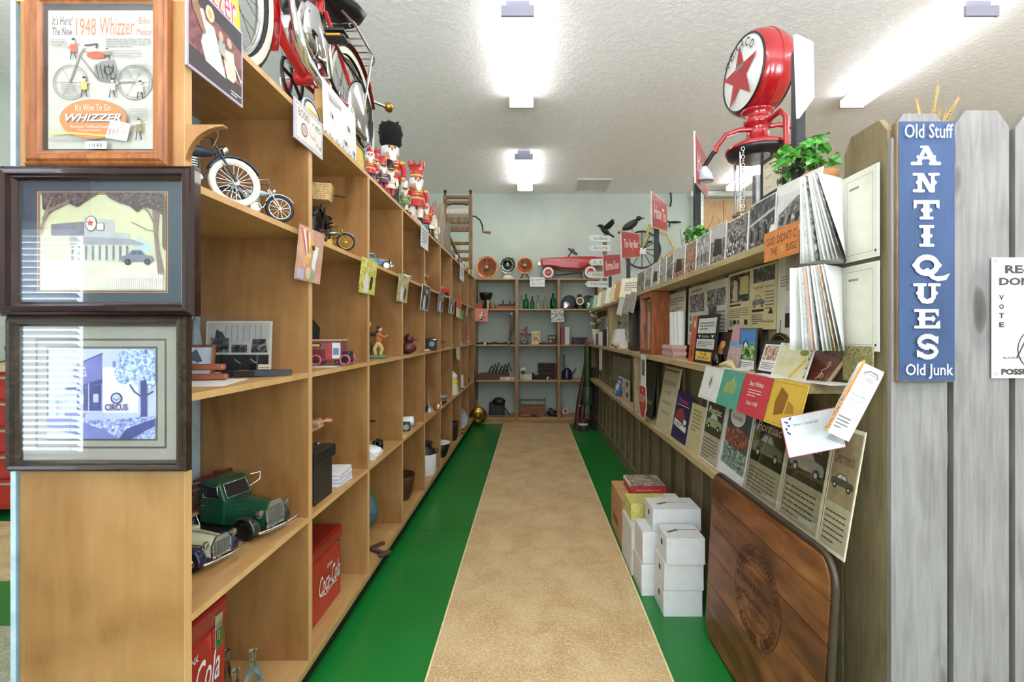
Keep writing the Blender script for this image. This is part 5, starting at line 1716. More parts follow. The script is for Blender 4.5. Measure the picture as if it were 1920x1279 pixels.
# nutcracker figures
def nutcracker(label, x, y, h, coat, legs, hat, kind, face=SKIN, beard=WHITE, yaw=.5):
    """carved figure of height h, facing local -y"""
    k = h / .36
    e = empty('nutcracker', label, 'nutcracker', (x, y, TZ), (0, 0, yaw), 'nutcrackers on the shelf top')
    MB(M('3a4a3a', .5) if kind != 'crown' else GREEN).box(-.05 * k, -.04 * k, 0, .05 * k, .04 * k, .022 * k).build('base', e, .004 * k)
    for s in (-1, 1):
        b = MB(BLACK).lathe([(.016 * k, .022 * k), (.018 * k, .03 * k), (.014 * k, .06 * k)], (s * .02 * k, 0, 0), 12); b.m(legs).lathe([(.015 * k, .06 * k), (.017 * k, .085 * k), (.015 * k, .115 * k)], (s * .02 * k, 0, 0), 12)
        b.build('leg', e)
    b = MB(coat).lathe([(.044 * k, .113 * k), (.040 * k, .14 * k), (.034 * k, .155 * k), (.042 * k, .19 * k), (.038 * k, .205 * k), (.02 * k, .212 * k)], n=16)
    o = b.build('body', e)
    b = MB(GOLD).lathe([(.0352 * k, .150 * k), (.036 * k, .156 * k), (.0355 * k, .162 * k)], n=16)
    for z in (.172, .185, .198): b.box(-.022 * k, -.0415 * k, z * k, .022 * k, -.0385 * k, (z + .005) * k)
    b.build('braid', o)
    for s in (-1, 1):
        b = MB(GOLD).ell((s * .047 * k, 0, .20 * k), (.018 * k, .016 * k, .01 * k)); b.m(coat).tube([(s * .05 * k, 0, .197 * k), (s * .056 * k, -.004 * k, .165 * k), (s * .05 * k, -.016 * k, .135 * k)], [.013 * k, .0125 * k, .011 * k], 10)
        b.m(SKIN).ell((s * .049 * k, -.018 * k, .128 * k), .011 * k); b.build('arm', e)
    b = MB(face).lathe([(.024 * k, .212 * k), (.031 * k, .222 * k), (.032 * k, .262 * k), (.028 * k, .272 * k)], n=16)
    hd = b.build('head', e)
    b = MB(INK)
    for s in (-1, 1): b.ell((s * .011 * k, -.030 * k, .254 * k), .004 * k, 8, 6); b.bc((s * .011 * k, -.031 * k, .262 * k), (.012 * k, .003 * k, .003 * k))
    b.m(M('c86a52', .5)).ell((0, -.034 * k, .246 * k), .005 * k, 8, 6); b.m(WHITE).box(-.012 * k, -.0335 * k, .229 * k, .012 * k, -.031 * k, .236 * k)
    b.build('face', hd)
    b = MB(beard).prism([(-.018 * k, .226 * k), (.018 * k, .226 * k), (.010 * k, .195 * k), (0, .188 * k), (-.010 * k, .195 * k)], -.045 * k, -.030 * k, 'y'); b.build('beard', hd)
    b = MB(beard).lathe([(.030 * k, .225 * k), (.038 * k, .235 * k), (.037 * k, .262 * k), (.031 * k, .27 * k)], (0, .006 * k, 0), 14); b.build('hair', hd)
    if kind == 'bearskin':
        b = MB(M('0c0c0c', .95, var=.3, scale=90, bmp=.012)).lathe([(.034 * k, .262 * k), (.044 * k, .275 * k), (.048 * k, .32 * k), (.045 * k, .352 * k), (.03 * k, .362 * k), (.0001, .363 * k)], n=20)
        rr = random.Random(3)
        for i in range(70):
            a, z = rr.uniform(0, 2 * pi), rr.uniform(.275, .36)
            q = .047 * k if z < .345 else .036 * k
            b.cyl((q * cos(a) * .9, q * sin(a) * .9, z * k), (q * cos(a) * 1.09, q * sin(a) * 1.09, (z + .008) * k), .006 * k, .001 * k, 5)
    elif kind == 'crown':
        b = MB(hat).lathe([(.033 * k, .268 * k), (.034 * k, .285 * k), (.040 * k, .33 * k), (.036 * k, .33 * k), (.03 * k, .29 * k), (.0001, .285 * k)], n=18)
        for i in range(9):
            a = i * 2 * pi / 9
            b.cyl((.037 * k * cos(a), .037 * k * sin(a), .328 * k), (.042 * k * cos(a), .042 * k * sin(a), .355 * k), .008 * k, .002 * k, 6)
        b.m(GOLD).lathe([(.0345 * k, .27 * k), (.036 * k, .275 * k), (.0345 * k, .28 * k)], n=18)
    elif kind == 'cone':
        b = MB(hat).lathe([(.034 * k, .266 * k), (.028 * k, .29 * k), (.002 * k, .36 * k)], n=16); b.m(WHITE).lathe([(.034 * k, .264 * k), (.04 * k, .27 * k), (.034 * k, .278 * k)], n=16)
    else:
        b = MB(hat).lathe([(.033 * k, .266 * k), (.03 * k, .30 * k), (.034 * k, .345 * k), (.0001, .35 * k)], n=16); b.m(GOLD).lathe([(.034 * k, .268 * k), (.036 * k, .272 * k), (.034 * k, .278 * k)], n=16); b.m(BLACK).prism([(-.028 * k, .266 * k), (.028 * k, .266 * k), (.02 * k, .262 * k), (-.02 * k, .262 * k)], -.052 * k, -.028 * k, 'y')
    b.build('hat', e)
    return e


NR, NB, NW = M('b8282c', .35, coat=.3), M('2c3c7a', .35, coat=.3), M('e8e3d6', .4, coat=.3)
nutcracker('tall nutcracker guardsman with a black bearskin hat and red coat', -.885, 3.02, .53, NR, BLACK, BLACK, 'bearskin')
nutcracker('tall nutcracker king with a red toothed crown', -.86, 3.60, .51, NR, NW, NR, 'crown')
nutcracker('small nutcracker with a white and red pointed hat, nearest the bike', -.875, 2.60, .25, NR, NB, NR, 'cone')
nutcracker('short nutcracker with a violet coat below the guardsman', -.845, 2.74, .23, M('4a3468', .4), NR, NR, 'shako')
nutcracker('nutcracker with a red and black turban behind the violet one', -.945, 2.88, .33, M('c79a52', .4), NW, NR, 'crown')
nutcracker('white-coated nutcracker at the guardsman front', -.845, 2.88, .26, NW, NR, BLACK, 'shako')
nutcracker('nutcracker with white trousers between guardsman and king', -.845, 3.20, .24, M('5d8a62', .4), NW, NW, 'shako')
nutcracker('grey-bearded nutcracker behind the guardsman', -.975, 3.26, .36, M('8a6a4a', .4), M('5a4a3c', .5), M('7a6a58', .5), 'shako')
nutcracker('blue-trousered nutcracker right of the king', -.845, 3.84, .30, NR, NB, NW, 'cone')
nutcracker('nutcracker with a green plumed hat behind the king', -.96, 3.92, .42, NW, NB, M('3a5a44', .4), 'shako')
nutcracker('white and black nutcracker right of the blue-trousered one', -.845, 4.04, .29, NW, BLACK, NR, 'shako')
nutcracker('last small nutcracker before the grey plank', -.85, 4.22, .27, M('d5cdb8', .4), NW, M('b8b0a0', .4), 'cone')
b = MB(NR).box(-.02, -.16, 0, .02, .16, .035); b.m(NW)
for k in range(6): b.box(.0201, -.15 + k * .05, .004, .022, -.125 + k * .05, .031)
b.thing('striped_box', 'narrow red and white striped box lying before the nutcracker king', 'box', (-.83, 3.40, TZ))
# driftwood plank and farm bygones further along
b = MB(wood('driftwood', ['6f6355', '8c7e6d', 'a89a86'], 'Z', 6, 8, .9))
b.prism([(-.07, 0), (.07, 0), (.075, .30), (.055, .46), (-.02, .485), (-.06, .46)], -.03, .03, 'y')
b.thing('driftwood_plank', 'upright grey driftwood slab on the shelf top', 'wood', (-.92, 4.62, TZ), (0, .06, .2), bevel=.006)
b = MB(M('4a332a', .6)).box(-.10, -.18, 0, .10, .18, .33)
b.thing('dark_crate', 'dark brown crate on the shelf top before the clothes wringer', 'crate', (-1.06, 5.05, TZ), bevel=.004)
# wringer
e = empty('clothes_wringer', 'tall weathered wooden clothes wringer with an iron crank on the shelf top', 'wringer', (-.895, 5.86, TZ))
for s in (-1, 1):
    MB(OLDW).box(s * .155 - .02, -.03, 0, s * .155 + .02, .03, .90).build('post', e, .004)
    MB(IRON).lathe([(.012, .90), (.012, .93), (.02, .94), (.014, .965), (.001, .97)], (s * .155, 0, 0), 10).build('screw', e)
for z0, z1 in ((.86, .895), (.79, .83), (.56, .64), (.46, .52), (.30, .33), (.20, .23), (.10, .14)):
    MB(OLDW).box(-.134, -.025, z0, .134, .025, z1).build('crossbar', e, .004)
MB(M('d0c8b8', .6)).cyl((-.134, 0, .70), (.134, 0, .70), .045, n=18).build('roller', e); MB(M('9a948a', .6)).cyl((-.134, 0, .545), (.134, 0, .545), .014, n=12).build('roller', e)
MB(IRON).tube([(-.12, -.03, .77), (-.06, -.035, .79), (.06, -.035, .79), (.12, -.03, .77)], .006, 6).build('leaf_spring', e)
b = MB(IRON).tube([(.176, 0, .645), (.21, 0, .645), (.27, 0, .60), (.30, 0, .53), (.305, 0, .46)], .009, 8)
c = b.build('crank', e); MB(OLDW).cyl((.30, 0, .455), (.40, 0, .445), .014, .018).build('handle', c)
e = empty('apple_peeler', 'dark cast iron hand mill with a wheel on the shelf top', 'mill', (-1.0, 5.38, TZ))
MB(IRON).lathe([(.06, 0), (.03, .03), (.025, .22), (.05, .26)], n=14).build('stand', e)
MB(IRON).torus((0, -.06, .36), .10, .013, 'x', 24, 6).build('wheel', e)
b = MB(IRON)
for k in range(5): b.cyl((0, -.06, .36), (0, -.06 + .1 * cos(k * 1.26), .36 + .1 * sin(k * 1.26)), .007, n=6)
b.cyl((-.05, -.06, .36), (.05, -.06, .36), .016); b.build('spokes', e)['kind'] = 'stuff'
MB(M('8a7a5c', .5)).lathe([(.05, .262), (.075, .31), (.08, .34), (.001, .345)], n=14).build('hopper', e)
e = empty('long_mallet', 'long wooden handled mallet with a grey head slanting along the shelf top', 'tool', (-.87, 4.86, TZ))
MB(M('7c7264', .7)).lathe([(.05, 0), (.062, .06), (.05, .20), (.062, .30), (.05, .33)], n=14).build('head', e)
MB(OLDW).tube([(0, .06, .27), (.02, 1.10, .06)], .018, 10).build('handle', e)
for k, (y, m1, lab) in enumerate([(5.02, M('5a6a78', .5), 'blue-grey metal toy truck in the row before the wringer'), (5.28, M('c9ccd0', .4), 'silver metal toy truck in the row before the wringer'), (5.52, M('87936a', .5), 'green metal toy truck in the row before the wringer'), (5.74, M('d8cfa8', .5), 'cream metal toy truck in the row before the wringer')]):
    b = MB(m1).box(-.03, -.07, .02, .03, .03, .07).box(-.028, .03, .02, .028, .08, .05); b.m(BLACK)
    for s in (-1, 1):
        for q in (-.045, .05): b.cyl((s * .03, q, .02), (s * .038, q, .02), .02)
    b.thing('toy_truck', lab, 'toy', (-.835, y, TZ), (0, 0, .1), 'metal toys before the wringer')
for k, (y, h, m1, lab) in enumerate([(6.0, .17, CREAM, 'cream oil lamp bottle near the end of the shelf top'), (6.18, .13, M('8a6a3c', .5), 'brown jug near the end of the shelf top'), (6.36, .19, M('c9c3a0', .5), 'pale green-grey jug near the end of the shelf top'), (6.55, .14, BRASS, 'brass lamp base at the end of the shelf top')]):
    b = MB(m1).lathe([(.035, 0), (.045, h * .2), (.04, h * .5), (.015, h * .7), (.018, h), (.0001, h)], n=14)
    b.thing('old_jug', lab, 'jug', (-.85, y, TZ))
e = empty('wooden_plane_rack', 'small pale wooden rack of pegs leaning beside the wringer', 'rack', (-.845, 6.28, TZ), (0, 0, 1.2))
e.location = (-.96, 6.22, TZ)
for s in (-1, 1): MB(TAN).box(s * .05 - .01, -.01, 0, s * .05 + .01, .01, .42).build('post', e, .002)
for k in range(5): MB(TAN).box(-.039, -.008, .06 + k * .07, .039, .008, .075 + k * .07).build('rung', e)
# brass warming pan on the floor at the end
e = empty('warming_pan', 'round brass warming pan with a long dark handle leaning in the left far corner', 'pan', (-.735, 6.70, 0), (radians(-6), radians(-3), .15))
b = MB(BRASS).lathe([(.0001, -.045), (.08, -.04), (.118, -.015), (.122, 0), (.112, .014), (.0001, .026)], (0, 0, .15), 30, 'y'); b.build('pan', e)
MB(M('7a5f2c', .4, .8)).lathe([(.0001, -.0465), (.05, -.0455), (.052, -.043)], (0, 0, .15), 24, 'y').build('emblem', e)
MB(BRASS).cyl((0, 0, .272), (-.005, 0, .36), .016, .012).build('socket', e)
MB(M('3a2a1c', .5)).cyl((-.005, 0, .36), (-.02, .0, 1.0), .010, .012).build('handle', e)

# ---------------------------------------------------------------- back shelving contents
def bx(px, Y=7.0):
    return (px - VX) * Y / F


def bl(label, name, cat, px0, px1, h, row, mat, Y=7.0, d=.12, bevel=.003, extra=None):
    """block-shaped thing on a back shelf between two photo columns"""
    x0, x1 = bx(px0, Y), bx(px1, Y)
    z = (1.65, 1.138, .629, .095)[row]
    b = MB(mat).box(-(x1 - x0) / 2, -d / 2, 0, (x1 - x0) / 2, d / 2, h)
    if extra: extra(b, x1 - x0, d, h)
    return b.thing(name, label, cat, ((x0 + x1) / 2, Y, z), (0, 0, 0), bevel=bevel)


# bowl heaters and pedal car on the top board
def heater(label, px, r, mat, inner, legs, Y=7.02):
    e = empty('bowl_heater', label, 'heater', (bx(px, Y), Y, TOPZ), group='bowl heaters on the back shelving')
    zc = r + (.02 if not legs else .09)
    MB(mat).lathe([(r, -.02), (r * .96, -.03), (r * .8, .04), (r * .45, .085), (.0001, .10)], (0, 0, zc), 30, 'y', False).build('reflector', e)
    MB(mat).torus((0, -.022, zc), r, .008, 'y', 30, 6).build('rim', e)
    b = MB(CREAM).lathe([(.014, .05), (.020, .0), (.026, -.04), (.016, -.06), (.0001, -.065)], (0, 0, zc), 14, 'y'); b.m(INK).lathe([(.03, .06), (.034, .04), (.03, .03)], (0, 0, zc), 14, 'y'); b.build('element', e)
    b = MB(STEEL)
    for k in range(3):
        a = pi / 2 + k * 2.094
        b.tube([(r * cos(a), -.02, zc + r * sin(a)), (r * .5 * cos(a), -.06, zc + r * .5 * sin(a)), (0, -.07, zc)], .0035, 5)
    b.build('guard', e)
    if legs == 'dome': MB(CREAM).lathe([(.085, 0), (.08, .03), (.05, .065), (.0001, .075)], n=20).build('base', e)
    elif legs: 
        for s in (-1, 1): MB(INK).tube([(s * .02, .0, zc - r), (s * .07, .0, .0)], .009, 6).build('leg', e)
        MB(CREAM).lathe([(.06, 0), (.055, .02), (.0001, .03)], (.02, .06, 0), 16).build('base', e)
    else: MB(INK).box(-.03, -.04, 0, .03, .05, .012).build('base', e)
    return e


heater('largest copper bowl heater at the left end of the back shelf top', 913, .158, COPPER, None, None)
heater('silver bowl heater with a cream dome base between the two copper ones', 952, .125, M('a9ada6', .2, 1.0, .15), None, 'dome')
heater('smaller copper bowl heater on splayed legs right of the silver one', 984, .115, COPPER, None, 'legs')

e = empty('pedal_car', 'red child pedal car with whitewall wheels on the back shelf top', 'pedal car', (bx(1070, 7.03), 7.03, TOPZ))
q = lambda px, py: (bx(px, 7.03) - bx(1070, 7.03), ZC + (VY - py) * 7.03 / F - TOPZ)
side = [q(1013, 487), q(1050, 485.5), q(1078, 484), q(1130, 485), q(1146, 489), q(1146, 500), q(1120, 503), q(1108, 500), q(1097, 502), q(1088, 508), q(1050, 506), q(1040, 503), q(1028, 502), q(1016, 503)]
MB(RED).prism(side, -.17, .17, 'y').build('body', e, .02)
MB(M('7a1418', .4)).box(q(1084, 0)[0], -.11, q(0, 486)[1] + .02, q(1115, 0)[0], .11, q(0, 486)[1] + .024).build('cockpit', e)
b = MB(CHROME).tube([q3 for q3 in [(side[0][0], -.172, q(0, 489.5)[1]), (q(1085, 0)[0], -.176, q(0, 494)[1]), (q(1120, 0)[0], -.172, q(0, 490)[1])]], .003, 5); b.build('side_trim', e)
for px, r in ((1027, .082), (1104, .088)):
    for s in (-1, 1):
        x = q(px, 0)[0]
        b = MB(BLACK).lathe([(r, -.02), (r, .02)], (x, s * .185, r), 26, 'y'); o = b.build('wheel', e)
        MB(WHITE).lathe([(r * .93, s * -.0215), (r * .62, s * -.0215)] if s > 0 else [(r * .62, -.0215), (r * .93, -.0215)], (x, s * .185, r), 26, 'y', False).build('whitewall', o)
        MB(RED).lathe([(.0001, -.03), (r * .3, -.028), (r * .6, -.0216)], (x, s * .185, r), 20, 'y').build('hubcap', o)
MB(BLACK).tube([(q(1040, 0)[0], -.12, .05), (q(1090, 0)[0], -.12, .09)], .008, 6).build('pedal_rod', e)
b = MB(BLACK).tube([(q(1064, 0)[0], 0, q(0, 483)[1]), (q(1076, 0)[0], 0, q(0, 467)[1])], .010, 8)
b.at((q(1074, 0)[0], 0, q(0, 472)[1]), (0, radians(35), 0)).torus((0, 0, 0), .075, .009, 'z', 22, 6)
b.build('steering_wheel', e)
MB(CHROME).box(q(1009, 0)[0], -.14, q(0, 500)[1], q(1013, 0)[0], .14, q(0, 494)[1]).build('bumper', e, .004)


def d_ris(b, w, h):
    b.word("ALL", -w * .32, h * .7, h * .26, INK, w * .22); b.para(-w * .12, h * .58, w * .42, h * .8, 2, GREYI)
    b.word("OF", -w * .24, h * .3, h * .24, INK, w * .16); b.para(-w * .05, h * .2, w * .42, h * .4, 2, LGREY)


card('price_card', 'white lettered card on the front of the back shelf top', 'sign', .215, .135, (bx(1007.5, 6.85), 6.852, TOPZ - .118), 0, 0, 0, .003, WHITE, d_ris)


def d_bunny(b, w, h):
    for k, (x, z, x2, z2) in enumerate([(-.1, .2, .1, .5), (.1, .25, .2, .8), (-.2, .45, .1, .5), (.0, .3, .25, .3), (-.05, .5, .1, .75)]):
        b.line([(x * w, z * h), (x2 * w, z2 * h)], .014, [WHITE, GREYI][k % 2])
    b.rect(-w * .06, h * .1, w * .1, h * .2, INK)


card('salmon_print', 'salmon pink print with a small grey figure on the left stile of the back shelving', 'print', .19, .185, (bx(902, 6.85), 6.852, 1.655 - .185), 0, 0, .03, .003, SALMON, d_bunny)
card('scribbled_print', 'square black and white scribbled print on the right stile of the back shelving', 'print', .185, .185, (bx(1046, 6.85), 6.852, 1.65 - .185), 0, 0, -.05, .003, photo('scribble', ['1c1a16', '2c2822', 'd8d2c2', 'e8e3d6'], 26, 3), lambda b, w, h: b.rect(-w / 2, 0, w / 2, h * .06, WHITE))

# row 1
bowl('scale_pan', 'black scale pan bowl on a stand in the top left of the back shelving', 'bowl', (bx(911), 7.0, 1.65 + .13), .10, .11, BLACK, .55)
MB(BLACK).lathe([(.07, 0), (.03, .03), (.025, .13)], n=16).thing('scale_column', 'black stand under the scale pan on the back shelving', 'stand', (bx(911), 7.0, 1.65))
bl('red tin box at the left end of the top back shelf', 'red_tin', 'tin', 893, 905, .085, 0, M('a8423a', .5), 6.95)
MB(TAN).cyl((0, 0, 0), (0, 0, .13), .014, .02, 10).thing('wooden_peg', 'pale wooden peg standing by the scale pan', 'peg', (bx(914.5, 6.93), 6.93, 1.65))
MB(M('8f7a4a', .6)).lathe([(.03, 0), (.045, .03), (.045, .07), (.03, .09)], n=14).thing('wooden_pulley', 'wooden pulley block on the top back shelf', 'pulley', (bx(923), 7.0, 1.65))
e = empty('carpenter_plane', 'long brown wooden carpenter plane on the top back shelf', 'plane', (bx(951), 6.99, 1.65))
MB(wood('plane_wood', ['6a3a20', '8d5230', 'a56a42'], 'X', 8, 9, .5)).box(-.17, -.035, 0, .17, .035, .05).build('body', e, .005)
MB(IRON).box(-.13, -.025, .0505, .12, .025, .07).build('iron', e); MB(IRON).tube([(.10, 0, .06), (.13, 0, .12)], .012, 6).build('handle', e); MB(IRON).cyl((-.06, 0, .07), (-.06, 0, .13), .008).build('knob', e); MB(IRON).cyl((.04, 0, .07), (.04, 0, .12), .008).build('screw', e)
GG = glassmat('green_bottle_glass', (.02, .42, .07), .03); GC = glassmat('clear_bottle_glass', (.93, .97, .94), .02)
for k, (px, h, m, r, lab) in enumerate([(978, .20, GC, .032, 'frosty clear bottle at the left of the bottle row'), (986.5, .215, GG, .038, 'large green bottle second from the left in the bottle row'), (998, .175, GG, .030, 'small green bottle in the middle of the bottle row'),
                                        (1009, .19, GC, .032, 'clear bottle right of the small green one'), (1022, .19, GC, .032, 'clear bottle between the clear one and the right green one'), (1037, .23, GG, .044, 'widest green bottle at the right of the bottle row')]):
    bottle('glass_bottle', lab, (bx(px, 6.97), 6.97, 1.65), h, r, m, 'bottles on the back shelving', cap=INK if k in (2, 3) else None)


def disc_lamp(label, px, r, mat, face, z=0):
    e = empty('old_headlamp', label, 'lamp', (bx(px, 6.98), 6.98, 1.65))
    MB(mat).lathe([(.0001, .08), (r * .6, .06), (r, -.01), (r * .97, -.03), (r * .9, -.032)], (0, 0, r + z), 24, 'y', False).build('shell', e)
    if face: MB(face).lathe([(r * .9, -.028), (r * .5, -.034), (.0001, -.036)], (0, 0, r + z), 24, 'y').build('lens', e)
    MB(BLACK).box(-.02, -.02, 0, .02, .02, .02).build('foot', e)
    return e


for px, lab in ((1067, 'left black dish reflector in the top right back cubby'), (1103, 'right black dish reflector in the top right back cubby')):
    b = MB(BLACK).lathe([(.10, 0), (.105, -.015), (.06, .03), (.0001, .04)], (0, 0, .108), 26, 'y')
    b.thing('dish_reflector', lab, 'reflector', (bx(px, 7.12), 7.12, 1.65))
disc_lamp('small chrome headlamp before the left dish reflector', 1061, .055, CHROME, glassmat('lamp_glass'))
disc_lamp('small chrome headlamp before the right dish reflector', 1105, .052, CHROME, glassmat('lamp_glass'))
e = empty('railway_lantern', 'black railway lantern with a round white-ringed lens in the top right back cubby', 'lantern', (bx(1086.5, 7.0), 7.0, 1.65))
MB(BLACK).cyl((0, 0, 0), (0, 0, .14), .06, n=16).build('body', e); b = MB(BLACK)
for z in (.15, .175, .20): b.cyl((0, 0, z), (0, 0, z + .015), .045 - (z - .15) * .2, n=16)
b.cyl((0, 0, .14), (0, 0, .215), .02); b.build('chimney', e)
MB(CREAM).torus((0, -.066, .115), .048, .012, 'y', 24, 8).build('lens_ring', e); MB(M('5a5340', .2)).ell((0, -.06, .115), (.038, .012, .038)).build('lens', e)
b = MB(M('8f7a3c', .6))
for k in range(4): b.tube([(0, .05 * k, 0), (.01, .05 * k, .10), (-.01, .05 * k + .02, .14)], .006, 5)
b.thing('wooden_tongs', 'olive wooden tongs at the right edge of the top back cubby', 'tongs', (bx(1114, 6.93), 6.93, 1.65))

# row 2
b = MB(IRON); rr = random.Random(5)
for k, (px, lab) in enumerate([(905, 'dark iron tool at the left of the second back shelf'), (926, 'dark iron tongs in the middle of the second left back cubby'), (950, 'dark iron pincers at the right of the second left back cubby')]):
    b = MB([IRON, M('4a3626', .6), IRON][k]); b.tube([(-.09, 0, .012), (0, .02, .02), (.09, -.01, .012)], .011, 6).tube([(-.08, .03, .012), (.02, .0, .03), (.09, .03, .012)], .010, 6)
    b.thing('iron_tool', lab, 'tool', (bx(px), 6.97, 1.138))
MB(WHITE).cyl((0, 0, 0), (0, 0, .035), .022).thing('white_spool', 'small white spool on the second back shelf', 'spool', (bx(909, 6.92), 6.92, 1.138))
b = MB(M('5c3f36', .6)).box(-.02, -.01, .22, .03, .01, .44); b.m(IRON).tube([(-.01, 0, .24), (-.045, 0, .02)], .007, 6).tube([(.015, 0, .22), (-.03, 0, -.02)], .006, 6); b.m(CREAM).cyl((-.04, -.012, .03), (-.04, .012, .03), .016).cyl((0, -.012, .44), (0, .012, .44), .014)
b.thing('marionette_tool', 'narrow dark divider tool hanging on the left stile of the back shelving', 'tool', (bx(959, 6.84), 6.845, 1.138))
b = MB(M('8a3f38', .6)).box(-.016, -.008, 0, .016, .008, .26).box(-.09, -.007, .13, -.017, .007, .16).box(.017, -.007, .13, .09, .007, .16).box(-.05, -.006, .20, -.017, .006, .22)
b.thing('red_reel', 'dark red cross shaped reel leaning in the middle back cubby', 'reel', (bx(985), 7.1, 1.138), (-.06, .05, 0))
e = empty('black_iron', 'black sad iron standing on the second back shelf', 'iron', (bx(983.5, 6.95), 6.95, 1.138))
MB(BLACK).prism([(-.06, 0), (.06, 0), (.06, .04), (.0, .09), (-.05, .09)], -.03, .03, 'y').build('body', e, .008); MB(CREAM).torus((-.01, -.031, .06), .03, .006, 'y', 16, 6).build('ring', e)


def d_m(b, w, h):
    b.rect(-w * .42, h * .06, w * .42, h * .94, M('d9c79a', .6))
    b.word("M", 0, h * .52, h * .62, M('a34438', .6), w * .72, 0, .05); b.word("M", 0, h * .52, h * .5, CREAM, w * .6)


card('letter_tile', 'framed cream tile with a red letter M in the middle back cubby', 'sign', .13, .195, (bx(1005, 6.95), 6.95, 1.138), 0, .05, 0, .02, M('c9b487', .6), d_m)
b = MB(M('4a3626', .6)).tube([(-.06, 0, .015), (0, 0, .02), (.07, 0, .014)], [.012, .016, .012], 8); b.thing('wooden_shoe_form', 'small brown wooden form beside the letter tile', 'tool', (bx(1018, 6.92), 6.92, 1.138))
bl('dark brown box with two dials in the middle back cubby', 'old_radio', 'radio', 1028, 1043, .14, 1, M('3a281e', .5), 7.0, .1, .004, lambda b, w, d, h: [b.m(TAN).cyl((x, -d / 2 - .004, z), (x, -d / 2 + .001, z), .016) for x, z in ((-.028, .10), (.02, .10), (-.028, .05))])
for k, (p0, p1, h, m, lab) in enumerate([(1051, 1057.5, .25, M('8c3a36', .5), 'dark red book standing in the right back cubby'), (1058, 1067, .25, PAPER, 'white book standing beside the red book in the right back cubby')]):
    bl(lab, 'old_book', 'book', p0, p1, h, 1, m, 7.0, .16)
bl('black box on the second back shelf beside the white book', 'black_box', 'box', 1073, 1092, .10, 1, BLACK, 7.0)
bl('small dark red book at the right of the black box', 'old_book', 'book', 1094, 1101, .10, 1, M('6a2a2e', .5), 7.0)
# row 3
e = empty('type_tray', 'brown wooden tray holding dark tools on the third back shelf', 'tray', (bx(929), 7.0, .629))
MB(M('5a3226', .6)).box(-.24, -.10, 0, .20, .10, .09).build('box', e, .004); b = MB(IRON)
for k in range(6): b.tube([(-.10 + k * .05, -.02, .09), (-.05 + k * .05, .0, .20 + .02 * (k % 3)), (-.02 + k * .05, .02, .12)], .012, 6)
b.build('tools', e)['kind'] = 'stuff'
for k, (p0, p1, m, lab) in enumerate([(937, 947, TAN, 'small tan box on the third back shelf'), (947.5, 956, PAPER, 'small white box left of the stile on the third back shelf'), (957, 965, M('cdb8a8', .6), 'pinkish box at the stile on the third back shelf')]):
    bl(lab, 'small_box', 'box', p0, p1, .045, 2, m, 6.9, .05)
e = empty('table_telephone', 'little black and white table set with an aerial on the third back shelf', 'radio', (bx(981), 7.02, .629))
MB(CREAM).box(-.045, -.04, 0, .045, .04, .17).build('case', e, .004); MB(BLACK).cyl((0, -.041, .10), (0, -.048, .10), .034).build('dial', e)
bl('cream box before the black dial set on the third back shelf', 'cream_box', 'box', 981, 997, .085, 2, CREAM, 6.92, .06)
e = empty('iron_roller', 'dark iron roller on the third back shelf', 'roller', (bx(1004), 6.97, .629)); MB(IRON).cyl((-.05, 0, .035), (.05, 0, .035), .03).build('roller', e); MB(IRON).cyl((-.05, 0, .07), (-.02, 0, .07), .025).build('knob', e)
e = empty('pigeonhole_box', 'dark wooden rack of nine pigeonholes on the third back shelf', 'rack', (bx(1026), 7.03, .629))
PW = M('4a3226', .6)
MB(PW).box(-.125, .05, 0, .125, .06, .235).build('back', e)
for k in range(4): MB(PW).box(-.125, -.05, .004 + k * .072, .125, .049, .016 + k * .072).build('shelf', e)
for k in range(4): MB(PW).box(-.125 + k * .0793, -.05, .0165, -.113 + k * .0793, .049, .0755 + .144).build('partition', e) if False else MB(PW).box(-.137 + k * .0873, -.052, 0, -.1255 + k * .0873, -.0505, .235).build('partition', e)
card('white_tag', 'white tag leaning on the pigeonhole rack', 'tag', .02, .05, (bx(1025.5, 6.93), 6.93, .629), 0, .1, .4, .003, WHITE)
e = empty('blue_kettle', 'dark blue enamel kettle with a long spout in the right third back cubby', 'kettle', (bx(1063), 7.0, .629))
MB(NAVY).lathe([(.075, 0), (.08, .02), (.07, .12), (.04, .15), (.02, .165)], n=20).build('body', e); MB(NAVY).tube([(.06, 0, .06), (.11, 0, .12), (.135, 0, .17)], [.016, .012, .008], 8).build('spout', e); MB(NAVY).tube([(-.04, 0, .15), (-.045, 0, .28), (-.04, 0, .36)], .010, 8).build('handle', e)
# row 4
e = empty('leather_satchel', 'black leather satchel and strap on the lowest back shelf', 'bag', (bx(933), 7.02, .095))
b = MB(M('1e1d1c', .5, var=.3, bmp=.002)).box(-.12, -.05, 0, .10, .05, .20); b.ell((.02, -.03, .21), (.10, .06, .06)); b.build('bag', e, .02)
MB(M('1e1d1c', .5)).tube([(.06, -.06, .16), (.14, -.08, .08), (.19, -.09, .01), (.10, -.10, .012), (-.05, -.09, .012)], .012, 6).build('strap', e)
MB(OLDW).tube([(-.14, 0, .012), (0, .02, .014), (.20, 0, .012)], .012, 6).thing('wooden_hanger', 'brown wooden rod lying before the satchel', 'rod', (bx(935, 6.9), 6.89, .095))
e = empty('tool_tote', 'open wooden tool tote with a rail handle on the lowest back shelf', 'toolbox', (bx(998.5), 7.04, .095))
TT = wood('tote_wood', ['6a3a24', '8a5234', 'a0684a'], 'X', 7, 9, .6)
MB(TT).box(-.175, -.08, 0, .175, -.065, .15).build('front', e); MB(TT).box(-.175, .065, 0, .175, .08, .15).build('back', e); MB(TT).box(-.175, -.0645, 0, .175, .0645, .012).build('bottom', e)
for s in (-1, 1): MB(M('55605e', .6)).box(s * .182 - .006, -.08, 0, s * .182 + .006, .08, .25).build('end', e)
